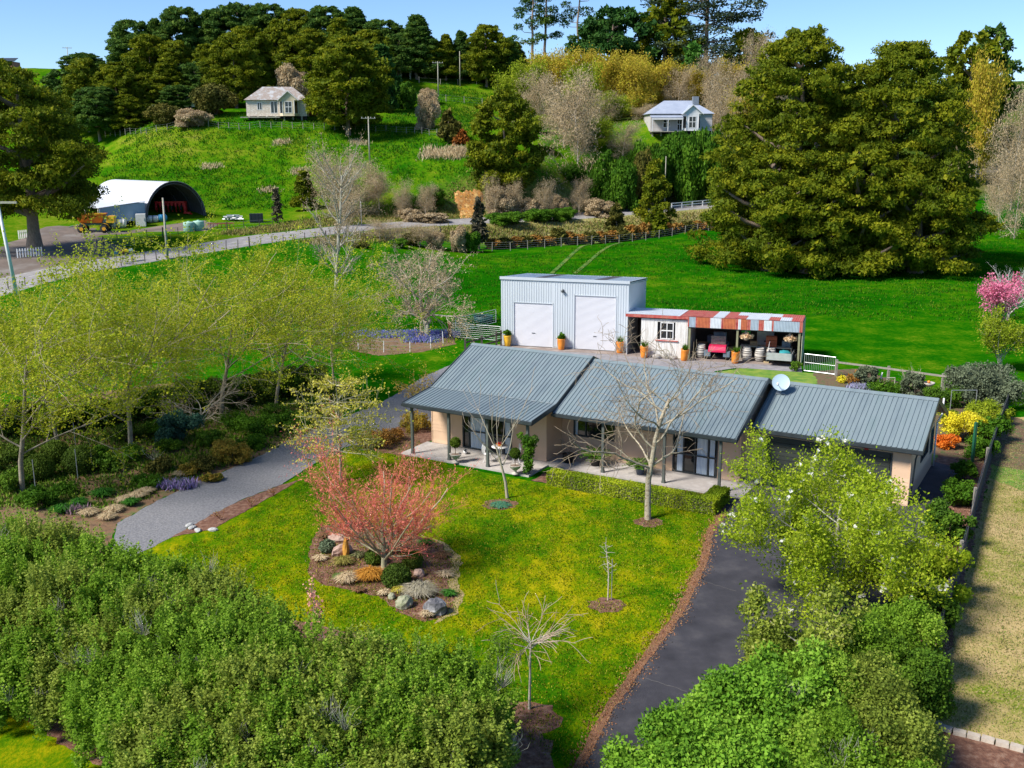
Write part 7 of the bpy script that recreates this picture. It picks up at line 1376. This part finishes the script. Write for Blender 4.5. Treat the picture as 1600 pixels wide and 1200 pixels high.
# ------------------------------------------------------------------ right side garden and fence
T = thing('windbreak_fence', 'black cloth fence on posts running down the right side of the garden', 'fence', (28.8, 57.5, 0)); P = [(28.8, 57.5), (25.6, 51.8), (22.5, 46.2), (19.4, 40.5), (16.35, 34.7), (14.5, 31.3), (12.65, 27.9)]; m_cloth = M('black_cloth', (.018,.02,.028), (.03,.033,.042), 2, .9)
for i, (p, q) in enumerate(zip(P[:-1], P[1:])):
    n = 8; a = MB(); rg = random.Random(i); pts = [(p[0]+(q[0]-p[0])*k/n-28.8, p[1]+(q[1]-p[1])*k/n-57.5, 1.02+.03*sin(k*2.)) for k in range(n+1)]
    for u_, v_ in zip(pts[:-1], pts[1:]): a.add([(u_[0], u_[1], .0), (v_[0], v_[1], .0), v_, u_, (u_[0]-.03, u_[1]+.015, 0), (v_[0]-.03, v_[1]+.015, 0), (v_[0]-.03, v_[1]+.015, v_[2]), (u_[0]-.03, u_[1]+.015, u_[2])], [(0, 1, 2, 3), (4, 7, 6, 5), (3, 2, 6, 7)])
    a.build('cloth_panel', m_cloth, T); MB().box(-.05, .05, -.05, .05, 0, 1.12).build('post', m_postg, T, (p[0]-28.88, p[1]-57.44, 0))
    MB().tube([(u_[0]-.06, u_[1]+.03, u_[2]+.02) for u_ in pts], .012, 4).build('top_rail', m_trim, T)
x, y = flat(1461, 1045); T = thing('sign_board', 'small leaning board with red and blue stripes at the near end of the black fence', 'board', (x-.2, y-.1, 0), TH); MB().cbox((0, 0, .45), (.05, .5, .7), 0, 0, .15).build('board', m_white, T); MB().cbox((.04, -.1, .45), (.02, .12, .68), 0, 0, .15).build('stripe', m_redp, T); MB().cbox((.04, .12, .45), (.02, .14, .68), 0, 0, .15).build('stripe', M('sign_blue', (.04,.12,.40), None), T)
x, y = flat(1519, 722); tag(MB().box(-.06, .06, -.06, .06, -.1, 2.0).build('green_post', M('green_painted_post', (.015,.12,.06), None, 3, .5), None, (x, y, 0), .3), 'dark green painted post in the right side garden', 'post')
m_yaz = leafM('yellow_azalea_flowers', [(.20,.28,.02), (.70,.60,.02), (.80,.70,.04), (.62,.55,.05)], .6, .3); m_oaz = leafM('orange_azalea_flowers', [(.70,.16,.02), (.80,.26,.03), (.60,.10,.02)], .6, .3); m_sage = leafM('sage_leaves', [(.07,.09,.05), (.13,.16,.09), (.20,.24,.14)], .7, .2)
RS = [('bright yellow flowering azalea in the right side garden',1500,688,1.6,1.15,m_yaz,6000,.09),('small orange flowering azalea beside the garage rear corner',1478,700,.85,.6,m_oaz,2600,.07),('large grey olive rounded shrub behind the right side garden',1540,628,2.3,2.6,m_sage,15000,.11),('green leafy bush right of the yellow azalea',1543,690,1.5,1.1,gs,5000,.09),('green bush at the foot of the dark green post',1530,715,.9,.9,gs,3500,.08),
      ('green bush with white specks in front of the grey olive shrub',1545,660,1.2,1.3,m_lgt,4500,.09),('dark green bush beside the driveway strip, upper one',1505,752,1.0,.55,gs,2600,.08),('dark green bush beside the driveway strip, lower one',1497,790,1.2,.8,gs,3600,.08),('leafy green shrub between magnolia and black fence',1478,850,1.7,1.1,m_greenl,6500,.09),('green shrub against the black fence below the magnolia',1462,930,1.8,1.1,m_magl,6000,.10),('green shrub in the fence bed left of the striped board',1440,985,1.8,1.1,m_greenl,6000,.09),
      ('dark twiggy bush behind the garage roof beside the bird bath',1427,622,1.7,.75,m_sage,3500,.09),('grey green bush behind the garage roof left of the frame',1352,606,1.5,.7,m_sage,3000,.09),('reddish bush beside the yard gate',1335,600,.8,.5,m_rust,1200,.08),('bright yellow low bush near the yard gate',1316,598,.45,.4,m_yaz,800,.07),('low green bush in the rear bed, left',1375,610,.55,.9,gs,2200,.08),('low green bush in the rear bed, right',1405,615,.5,.9,gs,2200,.08),('dark green bush behind the white downpipe',1470,634,1.1,1.1,m_greenl,3500,.09),('lime green low bush right of the white downpipe',1480,655,.5,.6,m_lgt,1300,.07),
      ('leafy pot plant cluster at the right carport post',1243,580,.7,.45,m_greenl,900,.08)]
for i, (lb, px, py, h, r, mt, n, sz) in enumerate(RS): x, y = flat(px, py); shrub('garden_shrub', lb, 'shrub', 560+i, h, r, n, sz, mt, (x, y), k=26, plume=False)
x, y = flat(1350, 608); scatter_blades('lavender_flowers', [(x+random.uniform(-.8, .8), y+random.uniform(-.3, .3), 0) for _ in range(60)], 700, .35, .035, leafM('pale_lavender_petals', [(.20,.24,.20), (.36,.36,.55), (.46,.46,.66)], .7, .2), 79, .12, label='pale lavender flowers in the rear bed behind the garage', cat='flowers')
x, y = flat(1449, 622); T = thing('bird_bath', 'cream stone bird bath behind the garage roof', 'bird bath', (x, y, 0)); MB(True).lathe([(.26, 0), (.26, .08), (.13, .16), (.10, .6), (.14, .75), (.34, .88), (.36, .98), (.32, .98), (.1, .9)], n=18).build('pedestal', m_stone, T); MB(True).ball((0, 0, 1.02), (.1, .1, .08), 8, 6).build('finial', m_terra, T)
x, y = flat(1377, 606); T = thing('plank_stand', 'leaning white plank and small timber frame in the rear bed', 'frame', (x, y, 0)); MB().tube([(-.2, 0, 0), (.0, 0, 1.0)], .05, 4).build('plank', m_white, T); MB().tube([(.1, .2, 0), (.1, .2, .6), (.9, .2, .6), (.9, .2, 0)], .03, 4).build('frame', m_barkg, T)
x, y = flat(1500, 665); T = thing('climbing_arch', 'thin grey metal frame behind the yellow azalea', 'frame', (x, y+1.2, 0)); MB().tube([(-.1, 0, 0), (-.1, 0, 1.7), (1.3, 0, 1.7), (1.3, 0, 0)], .02, 5).build('bars', m_steel, T)
# blossom and twiggy trees at the right end of the paddock
m_pink = leafM('pink_blossom', [(.62,.10,.22), (.74,.20,.34), (.80,.36,.46)], .6, .3)
x, y = flat(1556, 572); twig_tree('blossom_tree', 'pink blossoming small tree at the right end of the paddock', 390, cfg([4, 6, 5, 3], [.05, .1, .14, .16], [0, .07, .05, .03], [9, 7, 6, 0], [.7, .6, .6, 0], [1.1, .6, .5, 0], [.35, .3, .15, 0]), 3.2, .10, (m_bark, m_twigtan), (m_pink, 4, .12, .5, .16, 0), (36.6, 76.5, 0), thin=.02)
x, y = flat(1562, 580); twig_tree('small_tree', 'yellow green budding shrubby tree below the pink blossom', 391, cfg([3, 6, 5, 3], [.05, .1, .14, .16], [0, .07, .05, .03], [14, 8, 6, 0], [.7, .6, .6, 0], [1.5, .5, .5, 0], [.15, .2, .15, 0]), 2.0, .08, (m_barkg, m_twigtan), (m_lgt, 4, .12, .4, .15, 0), (x, y, 0), thin=.018)
x, y = flat(1575, 500); twig_tree('bare_tree', 'silvery leafless tree with upright limbs behind the pink blossom', 392, cfg([3, 7, 5, 4], [.05, .08, .12, .15], [0, .08, .05, .03], [12, 8, 6, 0], [.65, .5, .5, 0], [1.7, .5, .5, 0], [.2, .2, .15, 0]), 2.3, .13, (m_barkp, M('silver_bark', (.62,.60,.56), (.52,.50,.46), 3, .8)), None, (x, y, 0), thin=.03)
x, y = flat(1427, 612); twig_tree('bare_shrub', 'bare tan twiggy shrub above the dark bush beside the bird bath', 393, cfg([2, 5, 4], [.1, .1, .15], [0, .1, .05], [12, 6, 0], [.7, .5, 0], [5., .5, 0], [.1, .2, 0]), .35, .04, (m_twigtan, m_twigtan), None, (x, y+.5, 0), thin=.008, cat='shrub')
# stone edging of the corner bed
m_edst = M('edging_stone', (.40,.33,.26), (.52,.46,.38), 4, .9, .4, 14); T = thing('stone_edging', 'curved row of flat edging stones round the bottom right bed', 'edging', (*flat(1452, 1122), 0)); o_ = flat(1452, 1122); E2 = resample([(*flat(*p), 0) for p in [(1448,1112),(1455,1130),(1475,1141),(1505,1150),(1540,1158),(1600,1175),(1700,1205)]], .34); rg = random.Random(2)
for i in range(len(E2)-1): MB().cbox((0, 0, .05), (.31, .2, .12)).build('stone', m_edst, T, (E2[i][0]-o_[0], E2[i][1]-o_[1], rg.uniform(0, .02)), atan2(E2[i+1][1]-E2[i][1], E2[i+1][0]-E2[i][0])+rg.uniform(-.1, .1))
# flowering peach and dead stems along the foreground hedge
m_peach = leafM('peach_blossom', [(.72,.28,.20), (.80,.42,.32), (.78,.30,.30)], .6, .3)
for i, (px, py, top) in enumerate([(488, 1010, 925), (790, 1200, 1110), (500, 1050, 905)]):
    x, y = topat(px, top, 2.6 if i != 1 else 2.0); twig_tree('flowering_quince', ('pink', 'deep pink', 'peach')[i]+' flowered upright stem poking up behind the foreground hedge, '+('left', 'at its right end', 'tallest')[i], 395+i, cfg([5, 4], [.06, .1], [.02, .1], [7, 0], [.4, 0], [.35, 0], [.4, 0]), 2.5 if i != 1 else 1.9, .02, (m_barkg, m_barkg), (m_peach if i != 1 else m_pink, 5, .07, .6, .05, 0), (x, y, 0), thin=.004, cat='flowering shrub')

# ------------------------------------------------------------------ grass blades, litter and wear on the ground
lawnP = g2([(265,856),(335,838),(440,775),(520,725),(640,676),(700,733),(830,757),(1125,806),(1105,830),(1095,880),(1055,960),(995,1040),(945,1110),(890,1200),(600,1010),(380,930)])
scatter_blades('lawn_blades', lawnpts(lawnP, 9000, 11), 90000, .075, .016, leafM('lawn_blade_green', [(.02,.10,.001), (.07,.17,.002), (.17,.24,.003), (.34,.33,.008), (.46,.42,.05)], .8, .3), 12, .12, label='short mown grass of the front lawn', cat='grass')
scatter_blades('dry_lawn_blades', lawnpts(g2([(1585,665),(1550,745),(1510,900),(1470,1040),(1465,1125),(1600,1165),(1650,900)]), 4000, 13), 30000, .07, .018, leafM('dry_blade', [(.08,.20,.01), (.38,.32,.13), (.52,.41,.22), (.20,.25,.04)], .8, .3), 14, .2, label='thin dry grass right of the black fence', cat='grass')
padP = [(-35,88),(0,86),(12,92),(40,86),(75,92),(95,130),(75,165),(40,158),(20,146),(-15,128),(-40,118)]
scatter_blades('paddock_grass', lawnpts(padP, 6000, 15), 60000, .22, .04, m_grbl, 16, .5, label='lush green pasture grass of the paddock behind the sheds', cat='grass')
scatter_blades('bark_litter', lawnpts(ISL, 900, 17)+lawnpts([(28.6,57.2),(22.4,46.5),(16.2,34.9),(12.5,28.1),(11.3,26),(12.9,31.5),(15.6,36.5),(20.6,45.8),(25.8,55.5)], 2500, 18), 16000, .07, .02, leafM('bark_chips', [(.10,.04,.025), (.24,.12,.07), (.40,.27,.18)], .9, 0), 19, .1, label='loose bark chips on the garden beds', cat='bark chips')
el = [(a_+random.gauss(0, .16), b_+random.gauss(0, .12), 0) for a_, b_ in E1 for _ in range(16)]
scatter_blades('leaf_litter', [(p[0], p[1], .03) for p in el], 9000, .07, .025, leafM('fallen_leaves', [(.22,.09,.04), (.38,.18,.08), (.30,.22,.12)], .9, 0), 20, .08, label='fallen brown leaves along the edge of the asphalt drive', cat='leaf litter')
m_trk = M('worn_track_grass', (.03,.13,.004), (.14,.19,.02), .8, .9, .5, 9)
for q in (0, 48): 
    pts = [(862+q*.75, 432), (895+q*.85, 408), (925+q, 388)]; c_ = [flat(*p) for p in pts]; L_ = [(p[0]-.35, p[1]) for p in c_]; R2_ = [(p[0]+.35, p[1]) for p in c_]; cc = resample([(p[0], p[1], 0) for p in c_], .8)
    nX = np.stack([cc[:, 0]-.26, cc[:, 0]-.1, cc[:, 0]+.1, cc[:, 0]+.26], 1); nY = np.repeat(cc[:, 1:2], 4, 1); obj('wheel_track', grid_mesh('wheel_track', nX, nY, tz(nX, nY)+.05, m_trk), kind='structure')

wbed = g2([(-40,790),(150,805),(245,775),(300,750),(400,708),(450,684),(530,650),(555,612),(500,590),(400,600),(250,615),(100,640),(-60,700)])
scatter_blades('undergrowth', lawnpts(wbed, 2600, 21), 36000, .17, .05, leafM('undergrowth_leaves', [(.04,.10,.008), (.09,.19,.012), (.17,.28,.02), (.26,.19,.08)], .7, .2), 22, .25, label='low green undergrowth and litter beneath the garden belt trees', cat='ground cover')
for i, (px, py, h, r, mt) in enumerate([(170,735,.8,.8,m_greenl),(210,720,.7,.8,gs),(330,700,.9,.8,m_greenl),(395,700,.6,.8,gs),(200,690,.9,1.,m_dkball),(150,715,.5,.6,gs),(430,655,.8,.9,m_greenl),(370,668,.8,.9,gs),(250,735,.6,.7,m_olive),(20,765,.9,.9,m_greenl),(330,752,.35,.5,m_gold),(265,705,.6,.7,m_greenl),(500,640,.6,.8,gs),(540,628,.5,.7,m_greenl)]):
    x, y = flat(px, py); shrub('garden_shrub', 'low leafy plant under the garden belt trees, '+nth(sorted([170,210,330.1,395,200,150,430,370,250,20,330,265,500,540]).index(330.1 if (px, py) == (330, 700) else px)), 'shrub', 620+i, h, r, 2600, .075, mt, (x, y), k=20, plume=False, group='low plants under the garden belt trees')
rp = []
for _ in range(260):
    a_ = pick(random.uniform(660, 725), random.uniform(236, 250)); rp.append(a_)
scatter_blades('dry_rushes', rp[:120], 1500, .9, .06, m_tust, 31, .5, label='pale dry rushes in a patch on the middle of the hill slope', cat='rushes')
for i, (cx_, cy_) in enumerate([(470,270),(330,262),(250,300),(420,300),(560,225),(860,300),(440,225)]):
    scatter_blades('dry_rushes', [pick(cx_+random.uniform(-14, 14), cy_+random.uniform(-3, 3)) for _ in range(24)], 260, .6, .05, m_tust, 33+i, .4, label='small patch of pale dry rushes on the hill, '+nth(sorted([470,330,250,420,560,860,440]).index(cx_)), cat='rushes')

# joints and a paler worn apron on the drive, mower-worn and driven-on marks are in the ground covers
m_joint = M('drive_joint', (.13,.12,.115), (.09,.085,.08), 6, .9)
for p, q in [((1128,790),(1168,802)),((1010,1062),(1075,1082)),((1085,905),(1150,925))]:
    a_, b_ = flat(*p), flat(*q); n = 14; P = [(a_[0]+(b_[0]-a_[0])*k/n+random.uniform(-.03, .03), a_[1]+(b_[1]-a_[1])*k/n+random.uniform(-.03, .03)) for k in range(n+1)]
    MB().add([(x, y, .0245) for x, y in P]+[(x, y+.028, .0245) for x, y in P], [(k, k+1, k+n+2, k+n+1) for k in range(n)]).build('drive_joint', m_joint, None, kind='structure')
sheet('garage_apron', [hw(16.0, 1.6)[:2], hw(16.0, -.3)[:2], hw(16.9, -1.5)[:2], hw(18.6, -.9)[:2], hw(22.8, -.6)[:2], hw(22.9, 1.6)[:2]], M('worn_asphalt', (.085,.078,.078), (.055,.05,.055), 1.2, .9, .3, 50, c3=(.12,.105,.10)), .0235, edge=.15, seed=51)

bk2 = [(628,300,162),(650,292,165),(664,304,162),(676,284,168),(770,296,164),(782,296,166),(805,300,166),(828,296,168),(850,300,168),(872,292,172),(905,296,172),(935,300,172),(640,322,158),(668,330,158),(790,325,160),(842,322,164),(880,322,166)]
for i, (px, top, Y) in enumerate(sorted(bk2)):
    lb = 'tangled scrub bush on the bank above the road, '+nth(i)
    if i % 3: hs((2, 3, 1)[i % 3], px, Y, top+(i*5) % 17, 36+(i*7) % 30, lb, 'scrub bushes on the bank')
    else: pr('t', i, px, Y, top-12, 38, lb, 'scrub bushes on the bank')
for i, (px, top, Y) in enumerate([(715,356,137),(735,362,138),(640,362,136),(680,364,137),(620,372,132),(560,378,128)]): hs((3, 1, 2)[i % 3], px, Y, top, 30, 'low scrub bush between the road and the paddock fence, '+nth(sorted([715,735,640,680,620,560]).index(px)), 'scrub below the road')

for x0, x1 in ((.0, .97), (4.15, 5.72), (8.97, 9.86)): MB().box(x0+.01, x1-.01, -.045, -.03, .0, .14).build('base_flashing', M('grimy_flashing', (.30,.30,.29), (.42,.44,.45), 4, .7), shed)
for x0, x1 in ((.97, 4.15), (5.72, 8.97)): MB().box(x0+.06, x1-.06, .0, .03, .0, .06).build('door_seal', m_trim, shed)

for i, (px, py, r) in enumerate([(505,840,.3),(500,875,.3),(530,905,.25),(560,870,.35),(690,870,.4),(695,900,.35),(665,850,.35),(615,890,.25),(560,925,.22),(600,930,.22),(700,930,.3)]):
    tussock(px, py, r, .28, 260, (leafM('russet_groundcover', [(.20,.08,.05), (.30,.16,.08), (.14,.12,.05)], .8, .2), m_tust, m_tusg, leafM('olive_groundcover', [(.10,.12,.04), (.20,.22,.08), (.26,.22,.12)], .8, .2))[i % 4], 'low loose groundcover plant in the island bed, '+nth(sorted([505,500,530,560.1,690,695,665,615,560,600,700]).index(560.1 if (px, py) == (560, 870) else px)), .02, 'ground_cover_plant', 'ground cover', 'small plants in the island bed')

# odds and ends stored in the carport
m_card = M('cardboard', (.36,.24,.13), (.30,.20,.11), 2, .9)
for u, v, w_, d_, h_, z_, mt, lb in [(15.2,.9,.7,.6,.9,.03,m_card,'tall brown cardboard box in the left bay behind the barrel'), (16.0,1.6,.9,.6,1.3,.03,m_slate,'dark slate cabinet against the back wall of the left bay'), (17.3,.6,.5,.5,.7,.03,m_card,'brown cardboard box right of the red buggy'), (18.9,.55,.5,.35,.3,.97,m_card,'small cardboard box on the workbench above the barrels'), (21.2,.55,.6,.4,.45,.97,m_slate,'slate grey toolbox on the workbench above the trailer'), (19.6,2.2,1.2,.5,1.9,.03,m_steel,'tall grey metal locker at the back of the right bay')]:
    T = thing('storage_box', lb, 'box', sw(u, v, z_), -TS+(u % 1-.5)*.4); MB().box(-w_/2, w_/2, -d_/2, d_/2, 0, h_*.93).build('body', mt, T); MB().box(-w_/2-.01, w_/2+.01, -d_/2-.01, d_/2+.01, h_*.935, h_).build('lid', mt, T); MB().box(-.08, .08, -d_/2-.025, -d_/2-.012, h_*.5, h_*.56).build('handle', m_trim, T)
for k in range(3): tag(MB(True).lathe([(.17, 0), (.30, .02), (.33, .1), (.30, .18), (.17, .2), (.19, .1)], n=18).build('tyre', m_tyre, None, sw(21.75, .4, .03+k*.205)), ('bottom', 'middle', 'top')[k]+' tyre of the stack behind the trailer', 'tyre', 'stacked tyres')
T = thing('broom', 'long handled broom leaning beside the trailer', 'broom', sw(19.95, -.95, .03), -TS); MB().cyl((0, 0, .12), (.15, .35, 1.5), .015, n=6).build('handle', m_white, T); MB().box(-.18, .18, -.03, .04, 0, .13).build('head', m_tust, T)
